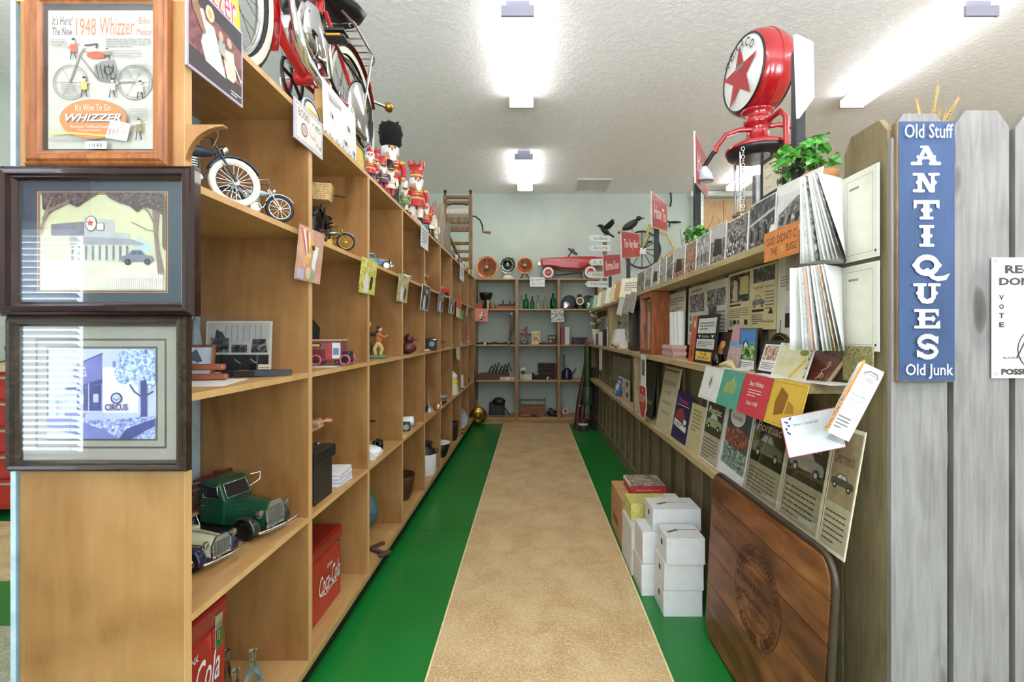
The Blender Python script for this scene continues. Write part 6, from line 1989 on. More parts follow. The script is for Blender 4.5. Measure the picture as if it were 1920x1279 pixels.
MB(M('55605e', .6)).cyl((-.175, 0, .225), (.175, 0, .225), .012).build('handle', e)
for k, (px, lab) in enumerate([(986, 'brown wooden tool handle before the tool tote at the left'), (999, 'brown wooden tool handle before the tool tote at the right')]):
    MB([M('a4683e', .5), DARK][k]).tube([(-.07, 0, .014), (0, .01, .018), (.07, -.02, .014)], [.010, .016, .009], 8).thing('wooden_chisel', lab, 'tool', (bx(px, 6.91), 6.91, .095))
b = MB(M('1a1c1e', .4)).ell((0, 0, .05), (.075, .05, .05)).ell((.06, -.02, .03), (.05, .035, .03)).box(-.05, -.03, .06, .0, .03, .12)
b.thing('black_shoe', 'black leather boot at the right of the tool tote', 'shoe', (bx(1035), 6.96, .095))
bl('tan small box on the lowest right back shelf', 'small_box', 'box', 1054, 1067, .045, 3, M('a06a48', .6), 6.95, .06)
b = MB(PINK).prism([(-.045, 0), (.045, 0), (.045, .06), (0, .10), (-.045, .06)], -.03, .03, 'y'); b.m(INK).box(-.012, -.031, .02, .012, -.0301, .06)
b.thing('house_bank', 'tiny house shaped bank on the small tan box', 'bank', (bx(1060, 6.95), 6.95, .095 + .0455))

# far right corner: pole, green shell tube, crates
e = empty('wooden_oar', 'dark red-brown wooden gun stock shaped pole leaning in the right far corner', 'pole', (.63, 6.62, 0), (radians(-4), radians(6), 0))
MB(M('4f201c', .4, var=.15)).tube([(0, 0, .0), (0, 0, .35), (.02, 0, .6), (.05, 0, 1.12)], [.045, .04, .032, .022], 10).build('shaft', e)
for z in (.30, .95): MB(STEEL).lathe([(.04 if z < .5 else .03, -.01), (.045 if z < .5 else .033, 0), (.04 if z < .5 else .03, .01)], (.01 if z < .5 else .042, 0, z), 12).build('ferrule', e)
e = empty('shell_tube', 'tall olive green metal tube on a stand in the right far corner', 'tube', (.77, 6.55, 0))
OLV = M('3c4e2c', .4, .3, .1)
MB(OLV).cyl((0, 0, .56), (0, 0, 1.12), .048, n=20).build('tube', e); MB(OLV).lathe([(.075, .33), (.078, .36), (.078, .54), (.06, .57)], n=20).build('cup', e)
for s in (-1, 1): MB(IRON).tube([(s * .04, 0, .33), (s * .05, 0, .15), (s * .07, -.1, .0)], .012, 6).build('leg', e)
MB(M('8a4a42', .5)).tube([(-.03, 0, 1.13), (0, 0, 1.20), (.06, -.02, 1.16), (.14, -.03, 1.17)], .016, 8).build('nozzle', e)
e = empty('metal_pail', 'dark pail with a white and red band on the floor in the right far corner', 'pail', (.70, 6.45, 0))
MB(M('4a2b30', .5, .2)).lathe([(.06, 0), (.075, .14), (.07, .14), (.056, .01), (.0001, .01)], n=18).build('body', e); MB(WHITE).lathe([(.0675, .07), (.0715, .10)], n=18, caps=False).build('band', e)
MB(M('2a1c1c', .6)).box(-.04, -.08, 0, .04, .08, .82).thing('dark_cabinet', 'narrow dark box standing behind the green tube', 'cabinet', (.86, 6.7, 0), bevel=.004)

# ---------------------------------------------------------------- right-hand fence: prints, cards and shelf goods
def rcard(label, name, cat, px0, px1, x, z0, h, draw=None, face=PAPER, tilt=.02, roll=0.0, t=.0025, group=None, edge=None, yaw=RIGHT):
    """card facing the aisle on the right; its two ends are seen at photo columns px0 < px1 at distance x"""
    y0, y1 = F * x / (px0 - VX), F * x / (px1 - VX)
    return card(name, label, cat, y0 - y1, h, (x, (y0 + y1) / 2, z0), yaw, tilt, roll, t, face, draw, group, edge)


# old photographs along the front of the top shelf
def d_photo(m, kind):
    def f(b, w, h):
        b.frame(-w / 2, 0, w / 2, h, .003, PAPER)
        b.rect(-w / 2 + .004, .004, w / 2 - .004, h - .004, m)
        rr = random.Random(kind)
        if kind % 3 == 0:
            for k in range(18):
                x, z = rr.uniform(-.44, .4) * w, rr.uniform(.08, .4) * h
                b.oval(x, z, .006, .007, [INK, LGREY, PAPER][k % 3], 8)
        elif kind % 3 == 1:
            b.poly([(-w * .46, h * .5), (w * .46, h * .66), (w * .46, h * .72), (-w * .46, h * .56)], LGREY)
            for k in range(6): b.rect(-w * .4 + k * w * .14, h * .14, -w * .33 + k * w * .14, h * .42, [INK, GREYI][k % 2])
        else:
            b.rect(-w * .47, h * .6, w * .47, h * .96, LGREY)
            b.poly([(-w * .3, h * .2), (w * .3, h * .2), (w * .22, h * .6), (-w * .2, h * .66)], DARK)
        b.word(["1908", "1912", "1921", "1915"][kind % 4], -w * .3, h * .1, .012, PAPER)
    return f


POST = [(1194, 1208, BW, 'dark portrait photograph at the far end of the photograph row'), (1209, 1221, BWL, 'pale grey photograph, second from the far end of the row'), (1222, 1235, BWL, 'pale street photograph, third from the far end of the row'),
        (1236, 1248, BWL, 'pale photograph, fourth from the far end of the row'), (1249, 1261, BW, 'narrow grey photograph left of the two brown ones'), (1262, 1283, SEPIA, 'brown toned group photograph, left of two brown ones'),
        (1284, 1304, SEPIA, 'brown toned group photograph, right of two brown ones'), (1305, 1330, BWL, 'grey photograph with a tall dark figure right of the brown ones'), (1331, 1359, BW, 'grey photograph of slanting rows of poles'),
        (1361, 1401, BW, 'grey photograph of a crowd below the straw tuft'), (1403, 1452, BWD, 'large dark photograph of a grandstand crowd')]
for k, (p0, p1, m, lab) in enumerate(POST):
    rcard(lab, 'old_photograph', 'photograph', p0, p1, .805, HIZ, [.150, .152, .155, .155, .15, .16, .158, .16, .165, .152, .165][k], d_photo(m, k), PAPER, .05, 0, group='old photographs along the top shelf')


def d_house(b, w, h):
    b.rect(-w * .38, h * .12, w * .46, h * .78, M('c9c7c0', .5))
    b.poly([(-w * .3, h * .14), (w * .46, h * .14), (w * .46, h * .52), (w * .1, h * .66), (-w * .3, h * .4)], BW)
    b.line([(-w * .32, h * .4), (w * .08, h * .66), (w * .46, h * .5)], .005, GREYI)
    for k in range(4): b.rect(-w * .24 + k * w * .17, h * .2, -w * .16 + k * w * .17, h * .36, INK)


rcard('white-bordered house photograph leaning above the orange sign', 'old_photograph', 'photograph', 1440, 1522, .80, HIZ + .004, .175, d_house, PAPER, .16, .06, group='old photographs along the top shelf')
rcard('brown cardboard sheet behind the house photograph', 'cardboard_sheet', 'cardboard', 1452, 1530, .845, HIZ, .19, None, KRAFT, .08, 0, .003)


def d_god(b, w, h):
    b.frame(-w / 2 + .004, .004, w / 2 - .004, h - .004, .0012, M('a86a34', .6))
    b.word("GOD DIDN'T C", .005, h * .66, h * .27, INK, w * .88)
    b.word("THE", -w * .18, h * .28, h * .24, INK, w * .2); b.word("TEN", w * .06, h * .28, h * .2, M('e0b35a', .6), w * .1); b.word("SUGG", w * .33, h * .28, h * .24, INK, w * .28)


y0, y1 = F * .782 / (1435 - VX), 1.402
card('quote_sign', 'orange sign starting GOD DIDN\'T on the edge of the top shelf', 'sign', y0 - y1, .095, (.780, (y0 + y1) / 2, 1.535), RIGHT, 0, 0, .004, M('d07f42', .6, var=.03), d_god)


# open catalogues fixed to the end board
def catalogue(label, sx, sy, z0, h, w, a_top, a_bot, n, mats, wl, yaw=0.0, roll=0.0, cover=PAPER):
    e = empty('open_catalogue', label, 'magazine', (sx, sy, z0), (0, roll, yaw))
    def sheet(at, ab, ww, mat, name, curl=.0, t=.0006):
        b = MB(mat); vs = []; nu, nv = 7, 6
        for s in (0, 1):
            for j in range(nv + 1):
                v = j / nv
                a = ab + (at - ab) * v
                for i in range(nu + 1):
                    u = i / nu
                    aa = radians(a + curl * (1 - u) * (1 - u))
                    vs.append((-cos(aa) * u * ww, -sin(aa) * u * ww + s * t, v * h))
        N = (nu + 1) * (nv + 1)
        fs = []
        for j in range(nv):
            for i in range(nu):
                q = j * (nu + 1) + i
                fs.append((q, q + 1, q + nu + 2, q + nu + 1)); fs.append((N + q, N + q + nu + 1, N + q + nu + 2, N + q + 1))
        for i in range(nu): fs.append((i, N + i, N + i + 1, i + 1)); q = nv * (nu + 1) + i; fs.append((q, q + 1, N + q + 1, N + q))
        for j in range(nv): q = j * (nu + 1) + nu; fs.append((q, N + q, N + q + nu + 1, q + nu + 1))
        b.add(vs, fs, True)
        return b.build(name, e)
    sheet(1, 1, wl, cover, 'cover', 6, .0015)
    for k in range(n):
        t = (k + .5) / n
        sheet(a_top[0] + (a_top[1] - a_top[0]) * t, a_bot[0] + (a_bot[1] - a_bot[0]) * t, w * (1 - .02 * (k % 3)), mats[k % len(mats)], 'page', 14)
    b = MB(cover); b.at((0, 0, 0), (0, 0, RIGHT)); b.t0 = .001
    b.box(0, -.001, 0, w * 1.06, .001, h)
    b.rect(.004, .004, w * 1.0, h - .004, M('d2cdbd', .6, var=.02)); b.frame(w * .12, h * .07, w * .9, h * .93, .0012, GREYI); b.para(w * .2, h * .8, w * .7, h * .86, 1, GREYI)
    b.m(DARK).oval(w * .97, h * .07, .004, .004, DARK, 10)
    b.build('cover', e)
    return e


TXP = M('cfcdc8', .6, var=.05, scale=200)
PG1 = [PAPER, photo('page_text', ['8a8a88', 'c4c2bd', 'd3d1cc', 'd8d6d2'], 160, .5, 9), PAPER, PAPER, BW, PAPER]
catalogue('upper open catalogue with fanned pages on the end board of the fence', .908, 1.395, 1.502, .245, .135, (4, 30), (8, 62), 12, PG1, .128)
catalogue('lower open catalogue with fanned pages below the upper one on the end board', .908, 1.400, 1.252, .238, .140, (6, 40), (12, 60), 12, [PAPER, PG1[1], PAPER, M('c9a08a', .6), PAPER, BWD, PAPER, PAPER, PG1[1], COLORP, PAPER, PAPER], .155)

# brochure and Christmas card in front of the end board
e = empty('programme_booklet', 'white banquet programme with an orange brown cover hanging tilted on the end board', 'booklet', (.768, 1.255, 1.045))
e.rotation_euler = (radians(4), radians(25), 0)
e.scale = (.70, 1, .96)
for k in range(5):
    MB([PAPER, M('c9c6a8', .6)][k % 2]).box(-.002 + k * .003, .004 + k * .003, 0, .098 + k * .004, .006 + k * .003, .205).build('page', e)
b = MB(PAPER); b.t0 = 0; b.box(0, 0, 0, .095, .002, .21)
b.T = Matrix.Translation((.0475, 0, 0)); b.t0 = .0002
b.word("1956", .012, .172, .014, GREYI, .03); b.line([(-.02, .185), (.0, .196), (.03, .194), (.04, .182)], .004, GREYI); b.line([(-.018, .178), (.0, .188), (.03, .187), (.038, .176)], .0015, GREYI)
b.para(-.025, .09, .035, .13, 3, LGREY); b.para(-.03, .02, .02, .06, 4, GREYI)
b.build('title_page', e)
b = MB(M('c98442', .5, var=.15)); vs = []
for j in range(7):
    v = j / 6
    for i in range(5):
        u = i / 4
        vs.append((-.045 * u * (1 - .25 * v), -.012 - .03 * sin(u * 1.5), .21 * v))
b.add(vs, [(j * 5 + i, j * 5 + i + 1, j * 5 + i + 6, j * 5 + i + 5) for j in range(6) for i in range(4)], True)
o = b.build('cover', e); sdf = o.modifiers.new('solid', 'SOLIDIFY'); sdf.thickness = .001
b = MB(photo('crowd_print', ['3a1e16', '8a5030', 'd0a070', 'e0d0b8'], 120, 2, 3)); vs = []
for j in range(5):
    v = j / 8
    for i in range(5):
        u = i / 4
        vs.append((-.045 * u * (1 - .25 * v), -.0135 - .03 * sin(u * 1.5), .21 * v))
b.add(vs, [(j * 5 + i, j * 5 + i + 1, j * 5 + i + 6, j * 5 + i + 5) for j in range(4) for i in range(4)], True)
b.build('picture', e)


def d_xmas(b, w, h):
    b.rect(-w / 2 + .002, .002, w / 2 - .002, h - .001, M('d3d3da', .5))
    b.word("Merry Christmas!", -w * .08, h * .76, h * .085, INK, w * .44, .2)
    for (x, z, x2, z2) in ((-.44, .9, -.38, .84), (-.36, .92, -.31, .97), (-.4, .8, -.36, .76), (-.44, .74, -.42, .68), (-.43, .64, -.38, .56)): b.line([(x * w, z * h), (x2 * w, z2 * h)], .005, M('3a3a7a', .5))
    for k in range(9): b.line([(w * (.2 + .03 * k), h * (.30 - .028 * k)), (w * (.30 + .03 * k), h * (.40 - .02 * k))], .002, GREYI)


card('christmas_card', 'open white card printed Merry Christmas with a red edge hanging near the end board', 'card', .155, .115, (.795, 1.335, .968), radians(-6), -.05, radians(-13), .003, M('b04a5c', .5), d_xmas)

# greeting cards hanging from the middle shelf edge
CARDS = [(1328, 1362, M('d2cfc6', .5, var=.02), 'white greeting card with an oval crest hanging from the middle shelf', 0), (1363, 1402, M('4f927c', .5, var=.03), 'teal greeting card with gold print hanging from the middle shelf', 1),
         (1404, 1456, M('b93a44', .5, var=.03), 'red greeting card with white script hanging from the middle shelf', 2), (1458, 1524, M('cda63e', .5, var=.03), 'gold yellow greeting card with a brown motif hanging from the middle shelf', 3)]


def d_greet(k):
    def f(b, w, h):
        if k == 0:
            b.frame(-w / 2 + .003, .006, w / 2 - .003, h - .006, .0012, TEAL); b.ringp(0, h * .55, .022, .026, .0015, INK); b.oval(0, h * .55, .012, .018, GREYI); b.line([(-.01, h * .45), (.01, h * .66)], .003, INK)
        elif k == 1:
            b.poly([(-w * .3, h * .35), (w * .25, h * .4), (w * .3, h * .62), (w * .1, h * .8), (-w * .25, h * .66)], M('8a9a5a', .5)); b.line([(w * .05, h * .7), (w * .1, h * .85)], .004, CREAM)
        elif k == 2:
            b.word("Best Wishes", 0, h * .78, .016, PAPER, w * .5, .2); b.para(-w * .25, h * .45, w * .25, h * .66, 3, PAPER, .25); b.word("Noel 1948", 0, h * .3, .014, PAPER, w * .4, .2)
        else:
            b.frame(-w / 2 + .006, .006, w / 2 - .006, h - .008, .0012, M('8a6a2a', .5)); b.poly([(-w * .25, h * .2), (w * .0, h * .3), (w * .05, h * .7), (-w * .2, h * .85), (-w * .3, h * .5)], M('8a5a1e', .5)); b.poly([(w * .05, h * .3), (w * .3, h * .35), (w * .25, h * .5), (w * .08, h * .6)], M('a8782e', .5))
    return f


for k, (p0, p1, m, lab, _) in enumerate(CARDS):
    x = .782
    y0, y1 = F * .789 / (p0 - VX), F * .789 / (p1 - VX)
    card('greeting_card', lab, 'card', y0 - y1, .142, (.744, (y0 + y1) / 2, 1.018), RIGHT, .26, 0, .0025, m, d_greet(k), 'greeting cards on the middle shelf edge')

# newspaper pages and posters pinned on the fence
XW = .912


def d_eagle(b, w, h):
    b.para(-w * .4, h * .78, w * .4, h * .92, 3, GREYI); b.para(-w * .3, h * .66, w * .3, h * .74, 2, GREYI)
    b.poly([(-w * .42, h * .5), (-w * .05, h * .42), (w * .1, h * .52), (w * .36, h * .46), (w * .42, h * .34), (w * .1, h * .36), (w * .0, h * .28), (-w * .14, h * .34)], M('5a5042', .6))
    for k in range(3): b.oval(-w * .2 + k * w * .2, h * .22, w * .05, h * .02, INK, 10)
    b.para(-w * .4, .0, w * .4, h * .16, 4, LGREY)


rcard('tall cream poster with an eagle pinned beside the deep wooden frame', 'eagle_poster', 'poster', 1252, 1284, XW, 1.20, .355, d_eagle, NEWSW)


def d_ads2(b, w, h):
    b.rect(-.001, 0, .001, h, LGREY)
    b.rect(-w * .46, h * .56, -w * .04, h * .86, BW); b.rect(w * .03, h * .62, w * .46, h * .88, BW); b.poly([(w * .03, h * .24), (w * .16, h * .26), (w * .28, h * .44), (w * .26, h * .62), (w * .08, h * .62)], BWD)
    for k in range(4): b.oval(-w * (.42 - .11 * k), h * .46, w * .035, h * .045, GREYI, 12); b.rect(-w * (.46 - .11 * k), h * .22, -w * (.38 - .11 * k), h * .36, GREYI)
    b.para(w * .26, h * .05, w * .46, h * .55, 9, GREYI); b.para(-w * .46, h * .04, -w * .04, h * .18, 4, GREYI); b.para(w * .03, h * .04, w * .22, h * .2, 4, GREYI)
    b.word("JEEP", -w * .25, h * .92, h * .05, INK, w * .3)


rcard('grey two-page newspaper advertisement with cars and machines on the fence', 'newspaper_page', 'poster', 1290, 1363, XW, 1.235, .325, d_ads2, NEWSW)


def d_yel1(b, w, h):
    b.rect(-w * .42, h * .48, w * .46, h * .96, BWD); b.poly([(-w * .3, h * .5), (-w * .05, h * .5), (-w * .08, h * .85), (-w * .24, h * .88)], M('b8aa86', .6)); b.rect(w * .05, h * .6, w * .42, h * .9, M('bca868', .6))
    b.para(-w * .42, h * .4, w * .44, h * .46, 1, INK, .6); b.para(-w * .42, h * .2, w * .44, h * .38, 5, GREYI)
    for k in range(5): b.rect(-w * .4 + k * w * .17, h * .06, -w * .27 + k * w * .17, h * .17, [GREYI, INK, GREYI, TAN, INK][k])


def d_yel2(b, w, h):
    b.rect(-w * .4, h * .74, w * .44, h * .97, BWD); b.word("Regional", -w * .2, h * .66, h * .06, INK, w * .38, .1); b.word("Preview", w * .25, h * .66, h * .05, GREYI, w * .36)
    b.motor(-w * .18, h * .44, w * .5, GREYI, INK, NEWSP); b.rect(-w * .42, h * .28, w * .06, h * .32, INK); b.para(-w * .42, h * .08, w * .0, h * .25, 5, GREYI); b.para(w * .12, h * .3, w * .44, h * .6, 6, GREYI); b.poly([(w * .22, h * .24), (w * .4, h * .24), (w * .34, h * .34)], INK)
    b.word("Friday Special", w * .2, h * .12, h * .04, INK, w * .44)


rcard('yellowed newspaper page with a woman and text, left page of the yellow pair', 'newspaper_page', 'poster', 1365, 1406, XW, 1.315, .255, d_yel1, NEWSP)
rcard('yellowed newspaper page with a car drawing, right page of the yellow pair', 'newspaper_page', 'poster', 1407, 1455, XW, 1.315, .255, d_yel2, NEWSP)


def d_ford(b, w, h):
    b.rect(-w * .3, h * .62, w * .0, h * .96, M('a9a293', .6)); b.line([(-w * .05, h * .92), (w * .0, h * .75), (-w * .05, h * .66)], .006, PINK); b.para(-w * .42, h * .66, -w * .2, h * .78, 4, GREYI)
    b.word("Ford", w * .04, h * .58, h * .1, INK, w * .5, .25, .02)
    b.rect(-w * .3, h * .40, w * .46, h * .47, LGREY); b.poly([(-w * .3, h * .26), (w * .46, h * .28), (w * .46, h * .42), (-w * .3, h * .40)], DARK); b.oval(-w * .02, h * .24, w * .12, h * .07, INK, 20); b.oval(-w * .02, h * .24, w * .06, h * .04, LGREY, 16); b.line([(-w * .42, h * .2), (-w * .4, h * .34)], .005, INK)
    b.para(-w * .4, h * .04, w * .1, h * .12, 2, LGREY)


rcard('white poster with a script headline and an old truck beside the catalogues', 'truck_poster', 'poster', 1456, 1545, XW, 1.225, .365, d_ford, NEWSW)
for k, (p0, p1, z0, h, m, lab) in enumerate([(1138, 1149, 1.40, .17, COLORK, 'khaki print at the far end of the fence wall'), (1140, 1163, 1.22, .17, COLORY, 'yellow-green advertisement on the far fence wall'), (1164, 1180, 1.22, .30, BWL, 'pale advertisement with green lettering on the far fence wall'), (1150, 1178, 1.42, .14, COLORP, 'brown colour print high on the far fence wall'), (1122, 1137, 1.25, .26, BWL, 'grey print behind the flower vase on the far fence wall')]):
    rcard(lab, 'wall_print', 'print', p0, p1, XW, z0, h, (lambda mm: lambda b, w, h: b.rect(-w * .44, h * .05, w * .44, h * .95, mm))(m), PAPER)

# goods on the middle shelf, far to near
e = empty('flower_vase', 'cream vase of cream dried flowers at the far end of the middle shelf', 'vase', (.855, 6.30, MIDZ))
MB(CREAM).lathe([(.035, 0), (.04, .05), (.055, .20), (.05, .20), (.036, .05), (.0001, .01)], n=16).build('pot', e)
rr = random.Random(11)
for k in range(12):
    x, y, z = rr.uniform(-.06, .06), rr.uniform(-.09, .09), rr.uniform(.26, .44)
    MB(M('6a6a3a', .7)).tube([(0, 0, .15), (x * .6, y * .6, z * .75), (x, y, z)], .004, 5).build('stem', e)
    MB([M('d0c896', .7), M('d8d4bc', .7)][k % 2]).ell((x, y, z), (.022, .022, .020), 8, 6).build('flower', e)
for k, (y, m, h, t, lab) in enumerate([(6.05, M('6a2a30', .5), .14, .05, 'dark red box left of the vase on the middle shelf'), (5.85, WHITE, .16, .05, 'white envelope box on the middle shelf'), (5.45, BLACK, .19, .14, 'black bag shaped box on the middle shelf'), (5.20, CREAM, .22, .02, 'narrow cream card standing right of the black box')]):
    MB(m).box(-.03, -t / 2, 0, .03, t / 2, h).thing('small_carton', lab, 'box', (.85, y, MIDZ), bevel=.004)
b = MB(WHITE)
for k in range(3): b.add([(-.10 + k * .08, -.001, 0), (-.06 + k * .08, -.001, 0), (-.05 + k * .08, -.001, -.24), (-.11 + k * .08, -.001, -.24 + .02 * k)], [(0, 1, 2, 3)])
o = b.thing('white_ribbons', 'three white paper strips hanging below the middle shelf at the far end', 'ribbon', (.785, 5.42, MIDZ - .034), (0, 0, RIGHT))
o.modifiers.new('solid', 'SOLIDIFY').thickness = .002
for k, (px, lab, m) in enumerate([(1162, 'white folder leaning behind the shell on the middle shelf', PAPER), (1157, 'grey folder left of the white folder on the middle shelf', LGREY)]):
    card('folder', lab, 'folder', .20, .20, (.86, F * .86 / (px - VX), MIDZ), radians(-55), .35, 0, .008, m)
b = MB(TAN).ell((0, 0, .03), (.035, .07, .03)); b.m(INK).ell((-.03, .02, .03), (.012, .03, .018)); b.thing('sea_shell', 'tan shell before the white folder on the middle shelf', 'shell', (.835, 4.72, MIDZ))
e = empty('carved_picture_frame', 'narrow dark carved wooden frame standing on the middle shelf', 'frame', (.86, 3.98, MIDZ), (0, 0, RIGHT))
DKF = M('2a1c16', .4, var=.2)
MB(DKF).box(-.10, -.03, 0, .12, .03, .37).build('body', e, .006); MB(DKF).box(-.13, -.045, .32, .15, .045, .345).build('cornice', e, .004)
b = MB(BW); b.t0 = .0305; b.rect(-.07, .04, .09, .30, BWD); b.line([(-.03, .06), (.0, .12), (-.02, .2), (.03, .27)], .012, LGREY); b.build('picture', e)
rcard('pale strip print between the carved frame and the deep wooden frame', 'wall_print', 'print', 1202, 1214, .89, MIDZ, .36, lambda b, w, h: b.rect(-w * .4, h * .05, w * .4, h * .95, BWL), PAPER)
e = empty('deep_frame', 'deep red-brown wooden frame with a picture of a standing figure on the middle shelf', 'frame', (.845, 3.345, MIDZ), (0, 0, RIGHT))
CHER = wood('cherry_frame', ['6a3018', '8f4a26', 'a5633a'], 'Z', 7, 9, .35)
loft_frame(MB(CHER), .34, .42, [(0, .07), (0, -.05), (.03, -.05), (.035, -.02), (.035, .07)]).build('frame', e)
b = MB(M('b9b49a', .5)); b.box(-.135, .0, .035, .135, .02, .385); b.t0 = -.0
for (x0, z0, x1, z1, m) in ((-.12, .30, .12, .37, M('5a7a5c', .5)), (-.11, .05, .11, .28, BWL)): b.rect(x0, z0, x1, z1, m)
b.poly([(-.05, .05), (.05, .05), (.045, .2), (.02, .27), (-.03, .27), (-.05, .2)], DARK); b.oval(-.003, .29, .02, .024, M('a8866a', .5))
b.build('picture', e)
for k in range(4):
    MB([M('b5857c', .5), M('c9a59c', .5)][k % 2]).box(-.04, -.10, 0, .04, .10, .018).thing('flat_box', ['bottom', 'second', 'third', 'topmost'][k] + ' thin pink box of the stack beside the deep wooden frame', 'box', (.85, 2.86, MIDZ + .0185 * k), (0, 0, .05 * (k % 2)), 'pink boxes beside the deep frame')
card('leaflet_stand', 'white leaflet standing on the stack of pink boxes', 'leaflet', .07, .075, (.815, 2.93, MIDZ + .0), RIGHT, .05, 0, .003, PAPER, lambda b, w, h: b.para(-w * .4, h * .1, w * .4, h * .9, 7, GREYI))
for k, (y, lab) in enumerate([(2.98, 'left white paper roll above the pink boxes'), (2.90, 'middle white paper roll above the pink boxes'), (2.83, 'right white paper roll above the pink boxes')]):
    MB(PAPER).cyl((0, 0, 0), (0, 0, .20), .022, .026, 12).thing('paper_roll', lab, 'paper', (.885, y, MIDZ + .075), (0, .0, 0), 'paper rolls above the pink boxes')


def d_cal(b, w, h):
    b.rect(-w * .5, 0, -w * .28, h, M('b5583a', .5)); b.rect(-w * .27, 0, w * .5, h, M('1d1c1b', .5))
    b.poly([(-w * .45, h * .95), (-w * .4, h * .75), (-w * .36, h * .95), (-w * .33, h * .75)], CREAM); b.line([(-w * .39, h * .2), (-w * .39, h * .6)], .006, M('5a2414', .5)); b.oval(-w * .39, h * .18, .008, .02, M('3a1810', .5))
    b.rect(-w * .22, h * .62, w * .44, h * .93, M('bdbcb6', .5)); b.rect(-w * .22, h * .3, w * .44, h * .5, M('bdbcb6', .5)); b.rect(-w * .20, h * .06, w * .38, h * .24, GOLD)
    b.poly([(-w * .18, h * .58), (-w * .08, h * .58), (-w * .12, h * .52)], CREAM); b.poly([(w * .3, h * .58), (w * .42, h * .58), (w * .36, h * .52)], CREAM); b.rect(-w * .04, h * .53, w * .24, h * .57, GREYI)
    b.para(-w * .15, h * .68, w * .38, h * .86, 3, GREYI); b.para(-w * .15, h * .34, w * .38, h * .46, 3, GREYI); b.word("THE", w * .1, h * .19, h * .05, INK, w * .24); b.word("WORLD", w * .1, h * .11, h * .06, INK, w * .4)


rcard('black bordered calendar with an orange side strip on the middle shelf', 'shop_calendar', 'calendar', 1291, 1339, .825, MIDZ, .235, d_cal, M('1d1c1b', .5), .12, 0, .006)
rcard('small dark print with an orange flame leaning right of the calendar', 'flame_print', 'print', 1331, 1358, .84, MIDZ, .155, lambda b, w, h: (b.rect(-w * .46, h * .04, w * .46, h * .96, M('3a2a22', .5)), b.poly([(-w * .4, h * .05), (w * .3, h * .05), (w * .1, h * .6), (-w * .1, h * .75)], M('c0783a', .5)), b.oval(w * .05, h * .62, w * .18, h * .12, M('d0a070', .5))), DARK, .25)
e = empty('glass_jar', 'small clear glass jar with a white lid line on the middle shelf', 'jar', (.815, 2.10, MIDZ))
MB(glassmat('jar_glass', (.95, .93, .92), .03)).lathe([(.024, 0), (.026, .004), (.027, .055), (.0255, .055), (.024, .006), (.0001, .006)], n=16).build('body', e); MB(PINK).lathe([(.0001, .007), (.021, .007), (.022, .03), (.0001, .032)], n=14).build('filling', e)


def d_vieux(b, w, h):
    b.rect(-w * .46, h * .6, w * .46, h * .97, M('b0888a', .5)); b.rect(-w * .46, h * .48, w * .46, h * .6, M('6f8fb0', .5)); b.rect(-w * .46, h * .02, w * .46, h * .48, photo('pinkish_print', ['8a706c', 'b59a94', 'cbb6ae'], 60, 1))


rcard('tall faded pink and blue postcard leaning on the middle shelf', 'tall_postcard', 'postcard', 1360, 1383, .835, MIDZ, .185, d_vieux, M('a8908c', .5), .2, .03)


def d_sky(b, w, h):
    b.rect(-w * .44, h * .26, w * .44, h * .97, M('4a7ab5', .5)); b.rect(-w * .44, h * .26, w * .44, h * .62, GREENP); b.poly([(-w * .3, h * .6), (-w * .1, h * .74), (w * .1, h * .6)], M('2e3440', .5)); b.poly([(-w * .22, h * .58), (-w * .1, h * .68), (w * .05, h * .58)], PAPER)
    b.rect(-w * .44, h * .03, w * .44, h * .24, PAPER); b.para(-w * .38, h * .06, w * .38, h * .2, 3, GREYI); b.oval(0, h * .95, .004, .004, DARK, 8)


rcard('calendar picture of a white chapel under a blue sky on the middle shelf', 'chapel_calendar', 'calendar', 1384, 1416, .85, MIDZ, .165, d_sky, M('5a5348', .5), .06, 0, .004)
rcard('dark brown backing board behind the chapel calendar', 'backing_board', 'board', 1392, 1424, .875, MIDZ, .165, None, DARK, .06, 0, .004)


def d_crowd(b, w, h):
    b.rect(-w * .42, h * .1, w * .42, h * .88, PAPER); b.rect(-w * .38, h * .42, w * .38, h * .84, photo('crowd_photo', ['4a2a20', 'a5583e', 'b8a898', 'c8ccd2'], 90, 1)); b.para(-w * .36, h * .15, w * .36, h * .36, 4, GREYI)


rcard('black framed card with a crowd photo on the middle shelf', 'framed_card', 'frame', 1417, 1468, .82, MIDZ, .125, d_crowd, M('24221f', .4), .3, 0, .006)
e = empty('black_tray', 'round black tray standing behind the floral card on the middle shelf', 'tray', (.892, 1.72, MIDZ), (0, 0, RIGHT))
MB(M('26281f', .4)).lathe([(.0001, .006), (.062, .006), (.07, -.004), (.074, -.004), (.07, .010), (.0001, .010)], (0, 0, .074), 28, 'y').build('plate', e); MB(BRASS).torus((0, -.005, .074), .064, .0015, 'y', 28, 5).build('rim', e)


def d_flor(b, w, h):
    b.rect(-w * .46, h * .04, w * .44, h * .96, M('cfc9a2', .6, var=.03)); b.line([(w * .05, h * .04), (w * .38, h * .6)], .012, GOLD); b.oval(w * .28, h * .78, w * .12, h * .09, M('7a8a3a', .5)); b.para(-w * .38, h * .3, w * .1, h * .6, 4, TAN)
    for k in range(12): b.oval(w * .46, h * (.06 + k * .08), .005, .005, [PAPER, GREYI, GOLD][k % 3], 8); b.oval(-w * .4 + k * w * .075, h * .97, .005, .004, [PAPER, GREYI][k % 2], 8)


